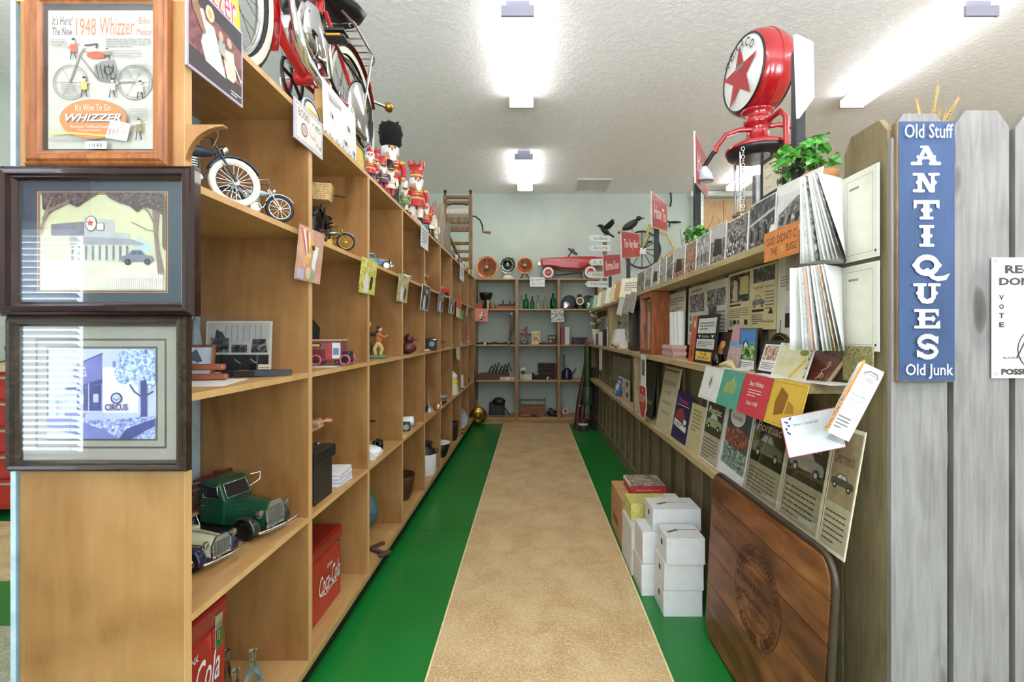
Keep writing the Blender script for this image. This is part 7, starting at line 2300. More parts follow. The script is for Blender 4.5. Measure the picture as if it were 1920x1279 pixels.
rcard('cream card with a scalloped floral border on the middle shelf', 'floral_card', 'card', 1446, 1508, .815, MIDZ, .115, d_flor, PAPER, .3, .03, .004)
e = empty('leather_album', 'brown embossed leather album leaning on the middle shelf', 'album', (.84, 1.455, MIDZ), (-.55, .25, radians(-78)))
MB(M('5e3022', .4, var=.2, scale=80, bmp=.002)).box(-.055, -.006, 0, .055, .0, .10).build('cover', e, .004); MB(TAN).box(-.052, .0005, .002, .052, .014, .098).build('pages', e); MB(M('5e3022', .4, var=.2, scale=80)).box(-.055, .0145, 0, .055, .018, .10).build('cover', e, .002)
b = MB(M('caa98a', .5)); b.t0 = .0062; b.line([(.02, .015), (.03, .03), (.022, .045), (.034, .06), (.028, .08)], .0025, M('caa98a', .5)); b.ringp(.03, .03, .008, .008, .0015); b.ringp(.03, .07, .007, .007, .0015); b.build('embossing', e)
for k, (x, y, r, lab) in enumerate([(.835, 1.93, .1, 'white paper sheet lying on the middle shelf by the jar'), (.82, 1.62, -.15, 'white folded paper lying on the middle shelf before the floral card'), (.85, 1.40, .2, 'white envelope lying on the near end of the middle shelf')]):
    MB(PAPER).box(-.035, -.07, 0, .035, .07, .004).thing('paper_sheet', lab, 'paper', (x, y, MIDZ), (0, 0, r))
b = MB(TAN); b.tube([(0, -.06, .008), (.01, 0, .018), (0, .07, .008)], [.008, .018, .008], 8); b.thing('rolled_cloth', 'small tan rolled cloth on the middle shelf before the chapel calendar', 'cloth', (.805, 1.97, MIDZ + .002))
b = MB(FLORAL); b.box(-.002, -.09, 0, .002, .03, .10); b.thing('floral_print', 'dark floral print pinned under the lower catalogue', 'print', (.905, 1.36, 1.165))

# posters and books on the lowest shelf
def d_pont(title, tcol, bg, car, low):
    def f(b, w, h):
        b.rect(-w * .46, h * .03, w * .46, h * .97, bg); b.rect(-w * .46, h * .03, w * .46, h * low, M('a39a7c', .6, var=.05))
        b.word(title, -w * .02, h * .75, h * .10, tcol, w * .7, .1, .01)
        b.motor(0, h * (low + .18), w * .82, car, INK, LGREY)
        b.para(-w * .4, h * .06, w * .36, h * (low - .05), 6, M('575143', .6), .3)
    return f


def d_pontB(b, w, h):
    b.rect(-w * .47, 0, w * .47, h, M('4c5658', .5)); b.poly([(-w * .47, h * .3), (w * .47, h * .42), (w * .47, h * .55), (w * .1, h * .62), (-w * .47, h * .58)], photo('red_town', ['4a2a26', '8a4a3e', 'b89a86'], 60, 1))
    b.rect(-w * .47, h * .0, w * .47, h * .16, PAPER); b.poly([(-w * .47, h * .14), (w * .47, h * .1), (w * .47, h * .34), (-w * .47, h * .4)], photo('street_print', ['1f3230', '4a6a68', '8fa08a', 'c8c0a8'], 60, 1))
    b.oval(-w * .08, h * .74, w * .3, h * .12, PAPER, 30); b.word("Pontiac", -w * .08, h * .73, h * .06, M('9a3a34', .5), w * .42, .15)


XP = .832
DOL = M('2c2c1e', .5, var=.1)
LOWS = [(1231, 1257, .40, .012, M('b5ab88', .6, var=.04), 'board lettered RESERVED on the lowest shelf', 'lettered_board', 0), (1258, 1284, .275, .004, M('221f44', .5), 'purple poster with a red car on the lowest shelf', 'show_poster', 1), (1285, 1309, .24, .003, M('b3a67e', .6, var=.05), 'plain beige printed sheet on the lowest shelf', 'printed_sheet', 2),
        (1310, 1346, .335, .006, PAPER, 'white framed green car advertisement on the lowest shelf', 'car_poster', 3), (1348, 1392, .35, .003, PAPER, 'colour car poster with a white oval on the lowest shelf', 'car_poster', 4), (1394, 1456, .35, .003, CREAM, 'dark green car poster with pale lettering on the lowest shelf', 'car_poster', 5),
        (1458, 1531, .35, .003, CREAM, 'brown and grey car poster in a plastic sleeve on the lowest shelf', 'car_poster', 6), (1534, 1583, .35, .003, CREAM, 'nearest car poster beside the end board on the lowest shelf', 'car_poster', 7)]


def d_low(k):
    def f(b, w, h):
        if k == 0:
            for i, (s, hh, ww) in enumerate([("RESERVED", .055, .78), ("FOR", .05, .36), ("DORIS'S", .05, .62), ("VOLVO", .05, .56)]): b.word(s, 0, h * (.74 - .155 * i), h * hh, M('57513f', .6), w * ww, 0, .01)
            b.frame(-w * .4, h * .70, w * .4, h * .78, .0015, M('57513f', .6)); b.rect(-w * .45, h * .93, w * .45, h * .95, INK)
        elif k == 1:
            b.word("Pontiac", 0, h * .82, h * .1, M('b8347a', .5), w * .6, .15); b.rect(-w * .4, h * .72, w * .4, h * .73, PAPER)
            b.poly([(-w * .4, h * .45), (w * .3, h * .4), (w * .2, h * .55), (0, h * .68), (-w * .3, h * .6)], M('8a2f34', .5)); b.oval(w * .28, h * .42, w * .09, h * .05, PAPER); b.poly([(-w * .42, h * .28), (w * .42, h * .22), (w * .42, h * .34), (-w * .42, h * .42)], PAPER); b.para(-w * .36, h * .28, w * .36, h * .36, 2, INK)
        elif k == 2:
            b.para(-w * .3, h * .4, w * .3, h * .9, 6, M('7a7050', .6))
        elif k == 3:
            b.frame(-w * .46, h * .02, w * .46, h * .98, .004, INK); d_pont("Pontiac", CREAM, M('3a3a26', .5), M('8f9a72', .5), .40)(b, w * .9, h * .97)
        elif k == 4: d_pontB(b, w, h)
        elif k == 5: d_pont("Pontiac", CREAM, M('26301f', .5, var=.1), M('6a705a', .5), .36)(b, w, h)
        elif k == 6: d_pont("NOW ON DISPLAY", CREAM, M('3c3a2a', .5, var=.15), M('9a9a8a', .5), .40)(b, w, h)
        else: d_pont("Dear friends", M('6a3a2a', .5), M('8a7a5a', .5, var=.1), M('4a463a', .5), .38)(b, w, h)
    return f


for k, (p0, p1, h, t, m, lab, nm, _) in enumerate(LOWS):
    rcard(lab, nm, 'sign' if k == 0 else 'poster', p0, p1, XP, LOWZ + .001, h, d_low(k), m, .17, 0, t)
SLV = panemat('plastic_sleeve')
for k, (p0, p1, lab) in enumerate([(1393, 1457, 'clear plastic sleeve over the dark green car poster'), (1457, 1532, 'clear plastic sleeve over the brown and grey car poster')]):
    rcard(lab, 'plastic_sleeve', 'sleeve', p0, p1, XP - .012, LOWZ + .001, .36, None, SLV, .17, 0, .0008)
rcard('black sign with yellow and white script behind the red tag on the lowest shelf', 'black_sign', 'sign', 1191, 1222, .85, LOWZ + .001, .40, lambda b, w, h: (b.word("Indian Chief", 0, h * .28, h * .09, M('c9bf3a', .5), w * .9, .1, .01), b.word("Sales", 0, h * .13, h * .1, CREAM, w * .5, .1, .01)), M('23221a', .5), .1, 0, .008)
e = empty('hanging_tag', 'white ticket and red shield shaped tag hanging from the middle shelf edge', 'tag', (.782, 3.35, MIDZ), (0, 0, RIGHT))
b = MB(PAPER); b.t0 = .001; b.box(-.075, -.001, -.22, .075, .001, -.004); b.rect(-.05, -.15, .05, -.04, BW); b.line([(.02, -.15), (.03, -.05)], .02, INK); b.build('ticket', e)
b = MB(PAPER); b.prism([(-.10, -.215), (.10, -.215), (.11, -.36), (.05, -.45), (-.05, -.45), (-.11, -.36)], -.006, -.003, 'y'); b.t0 = .006; b.poly([(-.09, -.225), (.09, -.225), (.10, -.355), (.045, -.44), (-.045, -.44), (-.10, -.355)], M('b03a34', .5)); b.word("STOP", 0, -.31, .05, CREAM, .15, 0, .02); b.oval(0, -.25, .012, .012, CREAM); b.build('shield', e)
rcard('grey stone patterned picture on the far lower fence wall', 'stone_print', 'picture', 1148, 1181, .90, .80, .26, None, photo('stone_photo', ['5a5444', '8a8268', 'a59c80'], 40, 2), .02, 0, .006)
for k in range(4):
    rcard(['upper left', 'upper right', 'lower left', 'lower right'][k] + ' card of the four small photographs on the far lowest shelf', 'small_photo', 'photograph', 1160 + 11 * (k % 2), 1170 + 11 * (k % 2), .872, LOWZ + .004 + .095 * (1 - k // 2), .09, lambda b, w, h: b.oval(0, h * .5, w * .2, h * .28, INK, 14), M('b8ae92', .6), .03, group='four small photographs')
e = empty('blue_book', 'blue and white paperback leaning on the far lowest shelf', 'book', (.835, 4.72, LOWZ + .003), (-.3, .1, RIGHT))
b = MB(M('34629c', .5)); b.box(-.10, -.012, 0, .10, .012, .165); b.t0 = .0122; b.rect(-.07, .05, .06, .11, PAPER); b.rect(-.05, .125, .08, .145, PAPER); b.rect(-.06, .015, .03, .035, PAPER); b.build('cover', e); MB(DARK).box(-.098, .0125, .002, .098, .016, .16).build('back', e)
# things on the far part of the top shelf
for k, (px, m, lab) in enumerate([(1116, M('4a7a4a', .5), 'green leaflet leaning at the far end of the top shelf'), (1124, M('a8b89a', .5), 'pale green leaflet leaning on the far top shelf'), (1133, PAPER, 'white leaflet leaning on the far top shelf'), (1141, M('b8a878', .5), 'tan leaflet leaning on the far top shelf'), (1150, PAPER, 'white catalogue leaning on the far top shelf'), (1160, M('c9b98a', .5), 'cream catalogue leaning on the far top shelf'), (1170, M('a8764a', .5), 'brown catalogue leaning on the far top shelf'), (1181, CREAM, 'last cream catalogue before the row of photographs')]):
    card('leaning_leaflet', lab, 'leaflet', .20, .17, (.83, F * .83 / (px - VX), HIZ), radians(-40), .3, 0, .012, m, lambda b, w, h: b.para(-w * .3, h * .3, w * .3, h * .8, 4, GREYI))
for k, (px, lab) in enumerate([(1166, 'white folded leaflet hung over the far top shelf edge'), (1177, 'grey folded leaflet hung over the far top shelf edge'), (1188, 'speckled leaflet hung over the shelf edge below the dark portrait')]):
    y = F * .786 / (px - VX)
    card('hung_leaflet', lab, 'leaflet', .22, .16, (.760, y, HIZ - .145), RIGHT, .18, .1, .004, [PAPER, BWL, BWL][k])

# ---------------------------------------------------------------- boxes and tabletop on the right floor
CARTON = M('d4d3d0', .55, var=.02)
CART2 = M('c9c8c4', .55, var=.02)


def carton(label, x0, y0, z0, w, d, h, hole='x', lab=False, mat=CARTON, group='white cartons on the floor', rz=0.0):
    """folded white carton; corner nearest the aisle and viewer at x0, y0"""
    e = empty('white_carton', label, 'box', (x0 + w / 2, y0 + d / 2, z0), (0, 0, rz), group)
    MB(mat).box(-w / 2, -d / 2, 0, w / 2, d / 2, h - .003).build('body', e, .002)
    MB(CART2).box(-w / 2 + .001, -d / 2 + .001, h - .0028, w / 2 - .001, d / 2 - .001, h).build('lid', e)
    if hole:
        MB(M('2a2622', .8)).at((-w / 2 - .0008, 0, h * .60), (0, pi / 2, 0)).lathe([(.0001, 0), (.014, 0), (.014, .001)], n=14).build('hand_hole', e)
        MB(CART2).box(-w / 2 - .001, -d / 2 + .004, .002, -w / 2 - .0002, -d / 2 + .006, h - .004).build('side_flap', e)
    if lab:
        b = MB(M('5c5a58', .6)).at((-w * .22, 0, h + .0006), (0, 0, .5)).box(-.030, -.008, 0, .030, .008, .0005); b.at((.02, .01, h + .0006)).box(-.05, 0, 0, .06, .004, .0005)
        b.build('print', e)
    return e


carton('bottom carton of the front stack of three, next to the wooden tabletop', .607, 2.20, 0, .178, .16, .122)
carton('middle carton of the front stack of three, next to the wooden tabletop', .609, 2.195, .1225, .180, .16, .122)
carton('top carton of the front stack of three, next to the wooden tabletop', .616, 2.185, .245, .176, .16, .122, lab=True)
carton('lower plain carton left behind the front stack', .546, 2.375, 0, .25, .185, .156, None)
carton('upper plain carton left behind the front stack', .552, 2.38, .157, .25, .175, .158, None)
carton('large carton lying across the rear stack with a printed lid', .606, 2.39, .3155, .24, .17, .108, lab=True)
carton('lower carton of the rear pair, beside the carpet edge', .537, 2.575, 0, .24, .27, .128, None)
carton('upper carton of the rear pair, beside the carpet edge', .539, 2.58, .1285, .235, .26, .128, None)
YB = photo('yellow_box_print', ['a9a24a', 'c9c16a', 'd8d29a'], 60, 1)
for k in range(4):
    MB(YB if k < 3 else CARTON).box(0, 0, 0, .073, .185, .096).thing('yellow_box', ['first yellow patterned box from the aisle on the rear cartons', 'second yellow patterned box from the aisle on the rear cartons', 'third yellow patterned box from the aisle on the rear cartons', 'white box at the fence end of the yellow box row'][k], 'box', (.552 + k * .0755, 2.655, .257), (0, 0, .0), 'row of yellow boxes', bevel=.002)
e = empty('brown_carton', 'brown corrugated carton behind the white boxes', 'box', (.70, 3.08, 0))
MB(KRAFT).box(-.155, -.19, 0, .15, .19, .297).build('body', e, .004)
b = MB(M('7a5430', .7)); b.box(-.1565, -.06, .08, -.1555, .10, .13); b.build('print', e); MB(M('9a7646', .7)).box(-.155, -.004, .2975, .15, .004, .299).build('flap_seam', e)
e = empty('puzzle_box', 'red and white puzzle box with a landscape lid on top of the box pile', 'box', (.718, 3.06, .2995), (0, 0, 0))
MB(CREAM).box(-.108, -.12, 0, .108, .12, .062).build('body', e, .002)
b = MB(M('ad3330', .5)); b.box(-.110, -.1222, .010, .110, -.1202, .066)
b.t0 = .1224; b.word("Lighting Collector Series", .0, .038, .012, CREAM, .15, .1); b.build('front_label', e)
b = MB(photo('puzzle_picture', ['2f3a36', '6a6a5a', 'b09a86', 'd8c8c0'], 22, 2)); b.box(-.10, -.112, .0622, .10, .112, .0665); b.build('lid_picture', e)
MB(M('ad3330', .5)).box(-.110, -.12, .010, -.1085, .10, .05).build('side_label', e)

# round-cornered plank tabletop leaning on the lowest shelf
e = empty('plank_tabletop', 'round-cornered brown plank tabletop with a burnt round emblem leaning on the fence shelf', 'tabletop', (.752, 1.67, .006), (-.052, 0, RIGHT))
TW, TH, TR = .83, .70, .075


def halfw(z):
    d = 0
    if z < TR: d = TR - math.sqrt(max(0, TR * TR - (TR - z) ** 2))
    elif z > TH - TR: d = TR - math.sqrt(max(0, TR * TR - (z - TH + TR) ** 2))
    return TW / 2 - .008 - d


edges = [.008, .105, .225, .355, .475, .59, TH - .008]
PLK = wood('burnt_plank', ['2c150a', '4e2813', '6e3f1e', '8a562c', 'ab7a48'], 'X', 4.5, 4.0, .42, 5.0, .5, .001)
for i in range(6):
    z0, z1 = edges[i] + .001, edges[i + 1] - .001
    zs = [z0 + (z1 - z0) * k / 8 for k in range(9)]
    pts = [(halfw(z), z) for z in zs] + [(-halfw(z), z) for z in reversed(zs)]
    MB(PLK).prism(pts, -.0005 * (i % 2), .022, 'y').build('plank', e, .0015)
pts = []
for (cx, cz, a0) in ((TW / 2 - TR, TH - TR, 0), (-TW / 2 + TR, TH - TR, 90), (-TW / 2 + TR, TR, 180), (TW / 2 - TR, TR, 270)):
    for k in range(8):
        a = radians(a0 + k * 90 / 7); pts.append((cx + TR * cos(a), .012, cz + TR * sin(a)))
MB(M('3d3328', .4, .2)).tube(pts, .010, 6, True).build('rim', e)
BURN = M('3f2210', .7)
b = MB(BURN); b.t0 = .0012
ez, er = .39, .165
b.ringp(.02, ez, er, er, .0035, BURN); b.ringp(.02, ez, er * .70, er * .70, .003, BURN)


def arc_text(s, R, a0, step, h):
    for i, ch in enumerate(s):
        if ch == ' ': continue
        a = radians(a0 - i * step)
        b.word(ch, .02 + R * cos(a), ez + R * sin(a), h, BURN, h * .72, 0, .03, a - pi / 2)


def arc_text_low(s, R, a0, step, h):
    for i, ch in enumerate(s):
        if ch == ' ': continue
        a = radians(a0 + i * step)
        b.word(ch, .02 + R * cos(a), ez + R * sin(a), h, BURN, h * .72, 0, .03, a + pi / 2)


arc_text("RAILWAY COMPANY", er * .85, 172, 11.6, .030)
arc_text_low("ST LOUIS LINES", er * .85, 200, 10.8, .030)
b.word("THE GREAT", .02, ez + .062, .018, BURN, .10); b.word("WABASH", .02, ez + .02, .032, BURN, .19, 0, .02); b.word("FOLLOW", .0, ez - .025, .026, BURN, .14, .2, .01); b.word("THE FLAG", .03, ez - .062, .022, BURN, .12)
for k in range(5): b.line([(.0 + k * .012, ez - .095), (.01 + k * .012, ez - .045)], .003, BURN)
o = b.build('emblem', e)
MB(M('4a3a28', .7)).box(.12, .0225, .30, .20, .034, .42).build('cleat', e); MB(M('4a3a28', .7)).box(-.20, .0225, .30, -.12, .034, .42).build('cleat', e)

# ---------------------------------------------------------------- visible petrol pump behind the fence
PX, PY = 1.15, 2.44
PRED = M('9c1019', .2, var=.02, coat=.6)
e = empty('petrol_pump', 'tall red antique petrol pump with a round star globe behind the plank fence', 'petrol pump', (PX, PY, 0))
MB(PRED).lathe([(.16, 0), (.16, .06), (.13, .10), (.12, .5), (.12, 1.15), (.15, 1.2), (.15, 1.25), (.10, 1.30), (.09, 1.42), (.145, 1.46), (.145, 1.50)], n=28).build('column', e)
MB(panemat('pump_glass', (.96, .98, .98))).lathe([(.113, 1.501), (.113, 2.179)], n=32, caps=False).build('cylinder', e)
for k in range(4):
    a = k * pi / 2 + .5
    MB(CHROME).cyl((.132 * cos(a), .132 * sin(a), 1.50), (.132 * cos(a), .132 * sin(a), 2.2), .005, n=8).build('tie_rod', e)
MB(STEEL).cyl((0, 0, 1.51), (0, 0, 2.10), .024, n=14).build('standpipe', e); MB(STEEL).cyl((.05, .03, 1.51), (.05, .03, 2.0), .012, n=10).build('overflow_pipe', e)
MB(M('d8d6d2', .5)).lathe([(.06, 1.52), (.06, 1.54), (.0001, 1.55)], n=20).build('float_disc', e)
b = MB(M('1a1a1c', .35)).lathe([(.0001, 2.18), (.10, 2.185), (.142, 2.20), (.149, 2.215), (.149, 2.221)], n=32); b.build('under_cap', e)
MB(PRED).lathe([(.152, 2.222), (.154, 2.236), (.08, 2.275), (.055, 2.29), (.05, 2.34), (.062, 2.35), (.07, 2.37), (.062, 2.39), (.055, 2.40), (.075, 2.415), (.08, 2.43), (.06, 2.44)], n=32).build('cap', e)
GZ, GR = 2.615, .205
g_ = Matrix.Rotation(radians(8), 4, 'Z')
b = MB(PRED); b.T = Matrix.Translation((0, 0, GZ)) @ g_
b.lathe([(GR * .86, -.078), (GR * .95, -.066), (GR * 1.0, -.035), (GR * 1.01, 0), (GR * 1.0, .035), (GR * .95, .066), (GR * .86, .078)], n=44, axis='x', caps=False)
gl = b.build('globe', e)
b = MB(PRED); b.T = Matrix.Translation((0, 0, GZ)) @ g_; b.torus((0, 0, 0), GR * 1.01, .004, 'x', 44, 5); b.build('seam', gl)
for s, yw in ((-1, -pi / 2), (1, pi / 2)):
    b = MB(M('dcdcd6', .3, var=.01)); b.T = Matrix.Translation((0, 0, GZ)) @ g_
    b.lathe([(GR * .86, s * .079), (GR * .6, s * .090), (GR * .3, s * .096), (.0001, s * .098)], n=44, axis='x')
    f = b.build('face', gl)
    b = MB(BLACK); b.T = Matrix.Translation((0, 0, GZ)) @ g_ @ Matrix.Translation((s * .0985, 0, 0)) @ Matrix.Rotation(yw, 4, 'Z'); b.t0 = 0
    star(b, 0, -.015, .155, M('a0141c', .6))
    b.poly([(-.014, .02), (.0, .052), (.014, .02), (.014, -.02), (-.014, -.02)], M('1f5a3a', .4)); b.poly([(-.034, .042), (.034, .042), (.034, .022), (-.034, .022)], M('1f5a3a', .4))
    for i, ch in enumerate("TEXACO"):
        a = radians(140 - i * 20)
        b.word(ch, .138 * cos(a), .138 * sin(a), .040, BLACK, .034, 0, .02, a - pi / 2)
    b.build('emblem', gl)
    b = MB(BLACK); b.T = Matrix.Translation((s * .080, 0, GZ)) if False else Matrix.Translation((0, 0, GZ)) @ g_
    b.torus((s * .080, 0, 0), GR * .87, .005, 'x', 44, 6); b.build('ring', gl)
b = MB(PRED).tube([(0, -.02, 2.33), (-.10, -.02, 2.325), (-.17, -.02, 2.30), (-.215, -.02, 2.24), (-.225, -.02, 2.21)], .012, 10)
b.build('lamp_arm', e)
b = MB(PRED).tube([(0, .02, 2.35), (.12, .02, 2.37), (.21, .02, 2.355), (.24, .02, 2.30)], .012, 10); b.build('lamp_arm', e)
for x, y in ((-.228, -.02), (.243, .02)):
    s = -1 if x < 0 else 1
    l = MB(IRON).tube([(x, y, 2.215 if s < 0 else 2.30), (x + s * .03, y, 2.17 if s < 0 else 2.26), (x + s * .05, y, 2.14 if s < 0 else 2.23)], .011, 8).build('lamp_socket', e)
    MB(M('c9ccd2', .3)).lathe([(.012, .0), (.035, -.03), (.048, -.075), (.044, -.075), (.03, -.03)], (x + s * .05, y, 2.14 if s < 0 else 2.23), 16).build('lamp_shade', l)
MB(PRED).tube([(.03, -.05, 2.36), (.05, -.13, 2.37), (.06, -.16, 2.33), (.06, -.165, 1.95)], .013, 10).build('hose', e)
b = MB(IRON).cyl((.06, -.165, 1.95), (.06, -.165, 1.85), .016, n=10).box(.03, -.175, 1.90, .045, -.155, 1.915); b.build('nozzle', e)
b = MB(CHROME)
for k in range(30):
    z = 2.20 - k * .02
    if k % 2: b.torus((-.118, -.10, z), .009, .002, 'x', 10, 5)
    else: b.torus((-.118, -.10, z), .009, .002, 'y', 10, 5)
b.build('chain', e)['kind'] = 'stuff'

# red road signs on black posts along the top shelf
YAW = radians(68)


def road_sign(label, py, zc, w, h, text, post_top, yaw=YAW, roll=-.16, x=.905, front=True):
    e = empty('road_sign', label, 'sign', (x, py, HIZ))
    MB(M('17181c', .5)).box(-.016, -.016, 0, .016, .016, post_top - HIZ).build('post', e, .002)
    b = MB(M('c9bdb8', .5)); b.T = Matrix.Translation((0, 0, zc - HIZ)) @ Euler((0, roll, yaw)).to_matrix().to_4x4() @ Matrix.Translation((0, -.024, 0))
    b.box(-w / 2, -.004, -h / 2, w / 2, .004, h / 2)
    if text:
        b.t0 = .0041; b.rect(-w / 2 + .006, -h / 2 + .006, w / 2 - .006, h / 2 - .006, SRED)
        b.word(text, 0, 0, h * .42, M('e6dcd8', .5), w * .78, .1, .015)
    b.build('board', e)
    return e


road_sign('red road sign lettered How To on a black post above the photographs', 3.47, 2.16, .86, .225, "How To", 2.14)
road_sign('red road sign lettered The Very Best on a black post before the wagon wheel', 4.47, 2.12, .92, .235, "The Very Best", 2.10)
road_sign('farthest red road sign on a black post near the red pedal car', 5.50, 2.08, .90, .24, "Burma-Shave", 2.06)
road_sign('red road sign seen nearly edge on beside the petrol pump', 2.62, 2.19, .80, .235, "It's Fun", 2.16, radians(66))
road_sign('nearest road sign showing its plain white back on a tall black post', 1.60, 2.16, .90, .20, "", 2.24, radians(57), -.45, .89)

# ivy pots
LEAF = photo('ivy_leaf', ['1f5a1c', '3c8a2c', '6ab04a', '9cc878'], 40, 1, 9)
LV = MB(LEAF).add([(0, 0, 0), (.012, .012, .004), (.026, .010, .002), (.022, .022, .006), (.014, .030, .004), (0, .046, -.004), (-.014, .030, .004), (-.022, .022, .006), (-.026, .010, .002), (-.012, .012, .004), (0, .022, .0)],
                  [(0, 1, 10), (1, 2, 3, 10), (3, 4, 10), (4, 5, 10), (5, 6, 10), (6, 7, 10), (7, 8, 9, 10), (9, 0, 10)]).mesh('leaf')


def ivy(label, loc, n, seed, pot, trail, hpot):
    e = empty('potted_ivy', label, 'plant', loc)
    MB(pot).lathe([(.036, 0), (.048, hpot * .9), (.052, hpot), (.046, hpot), (.04, hpot * .9), (.0001, hpot * .88)], n=18).build('pot', e)
    rr = random.Random(seed)
    b = MB(M('4a6a2c', .6))
    pts = []
    for k in range(9):
        a = rr.uniform(0, 2 * pi)
        q = Vector((trail[0] * rr.uniform(.3, 1) + .07 * cos(a), trail[1] * rr.uniform(.3, 1) + .09 * sin(a), rr.uniform(-.01, .08)))
        p = [Vector((0, 0, hpot * .9)), Vector((q.x * .4, q.y * .4, hpot + .05 + q.z * .5)), Vector((q.x, q.y, hpot + q.z))]
        b.tube(p, .0022, 5)
        pts.append(p)
    b.build('stem', e)
    for k in range(n):
        p = pts[k % 9]
        t = rr.uniform(.25, 1.0) * 2
        c = p[0].lerp(p[1], t) if t < 1 else p[1].lerp(p[2], t - 1)
        o = bpy.data.objects.new('leaf', LV); COL.objects.link(o); o.parent = e
        o.location = c + Vector((rr.uniform(-.02, .02), rr.uniform(-.02, .02), rr.uniform(-.015, .02)))
        o.rotation_euler = (rr.uniform(-.9, .9), rr.uniform(-.9, .9), rr.uniform(0, 6.28))
        s = rr.uniform(.6, 1.15); o.scale = (s, s, s)


ivy('green ivy in a tan wooden pot on the top shelf beside the fence end', (.905, 1.50, HIZ), 62, 3, TERRA, (-.05, .12), .195)
ivy('green ivy in a pot behind the photographs below the barn door', (.905, 2.55, HIZ), 56, 7, TERRA, (-.02, .05), .185)
b = MB(M('8a6236', .8)); rr = random.Random(4)
for k in range(70):
    a, z = rr.uniform(0, 6.28), rr.uniform(0, .05)
    b.tube([(.03 * cos(a), .05 * sin(a), z), (.045 * cos(a + 1), .07 * sin(a + 1), z + .015), (.03 * cos(a + 2), .05 * sin(a + 2), z + .01)], .0018, 4, False)
o = b.thing('straw_nest', 'tangled brown straw nest behind the crowd photograph', 'nest', (.90, 2.02, HIZ + .135)); o['kind'] = 'stuff'
MB(TAN).box(-.05, -.08, 0, .05, .08, .134).thing('nest_box', 'plain tan block under the straw nest on the top shelf', 'box', (.90, 2.02, HIZ))
b = MB(M('b59a5c', .8)); rr = random.Random(9)
for k in range(60):
    x, y = rr.uniform(-.03, .03), rr.uniform(-.16, .16)
    b.tube([(x * .5, y * .8, 0), (x, y, rr.uniform(.16, .22))], .0018, 4)
    b.ell((x, y, .20 + rr.uniform(-.02, .02)), (.007, .007, .010), 6, 4)
o = b.thing('dried_flowers', 'pale dried yellow flower bundle behind the photographs', 'flowers', (.92, 3.25, HIZ)); o['kind'] = 'stuff'

# framed tally sign
e = empty('tally_sign', 'small black framed sign with numbers 10, 6 and 16 beside the ivy', 'sign', (.885, 1.755, HIZ), (0, 0, RIGHT))
loft_frame(MB(BLACK), .165, .14, [(0, .006), (0, -.008), (.008, -.008), (.009, -.002)]).build('frame', e).location = (0, 0, .205)
b = MB(CREAM); b.at((0, 0, .205)); b.box(-.075, -.002, .008, .075, .006, .132); b.t0 = .002
for i, (t, n_) in enumerate([("GASOLINE", "10"), ("STATE TAX", "6"), ("TOTAL", "16")]):
    z = .112 - i * .040
    b.word(n_, .048, z, .026, INK, .032, 0, .02); b.word(t, -.03, z, .009, GREYI, .052)
b.build('panel', e)
for x in (-.06, .06): MB(BLACK).box(x - .005, -.003, 0, x + .005, .003, .2045).build('leg', e)

# crows, signpost, cycle on the wall
e = empty('signpost', 'olive wooden post with white arrow boards on the far top shelf', 'sign', (.945, 6.15, HIZ))
MB(FENCE).cyl((0, 0, 0), (0, 0, .95), .028, n=12).build('post', e)
for k, (z, w, t, a) in enumerate([(.90, .26, 'ZUZEX', .1), (.78, .24, 'ROUTE', .0), (.60, .24, 'K. 2 MI', -.05), (.44, .30, 'SCHOOL', .0), (.32, .34, 'LEE WARD', .05)]):
    b = MB(M('cfd3cf', .6)); b.at((-.06, -.036, z), (0, a * .3, a)); b.prism([(-w / 2 - .03, 0), (-w / 2, -.04), (w / 2, -.04), (w / 2, .04), (-w / 2, .04)], -.005, .005, 'y'); b.t0 = .0052; b.word(t, 0, 0, .028, INK, w * .7)
    b.build('arrow_board', e)
CROW = M('121413', .5, var=.2)


def crow(label, loc, yaw, wings):
    e = empty('crow_figure', label, 'bird figure', loc, (0, 0, yaw))
    MB(CROW).at((0, 0, .09), (0, radians(-35), 0)).ell((0, 0, 0), (.115, .05, .055), 14, 10).build('body', e)
    b = MB(CROW).ell((.105, 0, .175), (.042, .036, .036)); b.lathe([(.016, 0), (.006, .045), (.001, .06)], (.135, 0, .172), 8, 'x'); b.build('head', e)
    MB(CROW).prism([(-.06, .07), (-.20, -.01), (-.19, -.03), (-.05, .03)], -.02, .02, 'y').build('tail', e)
    for s in (-1, 1): MB(CROW).tube([(.0, s * .02, .06), (.01, s * .025, 0)], .006, 5).build('leg', e)
    if wings:
        for s in (-1, 1):
            b = MB(CROW).prism([(.06, 0), (.05, .10), (.0, .20), (-.03, .27), (-.05, .22), (-.08, .24), (-.09, .18), (-.12, .18), (-.11, .10), (-.08, 0)], -.004, .004, 'z')
            o = b.build('wing', e); o.location = (0, s * .03, .12); o.scale = (1, s, 1); o.rotation_euler = (radians(35) * s, 0, 0)
    else:
        for s in (-1, 1): MB(CROW).at((-.03, s * .045, .085), (0, radians(-30), 0)).ell((0, 0, 0), (.11, .012, .04), 12, 6).build('wing', e)
    return e


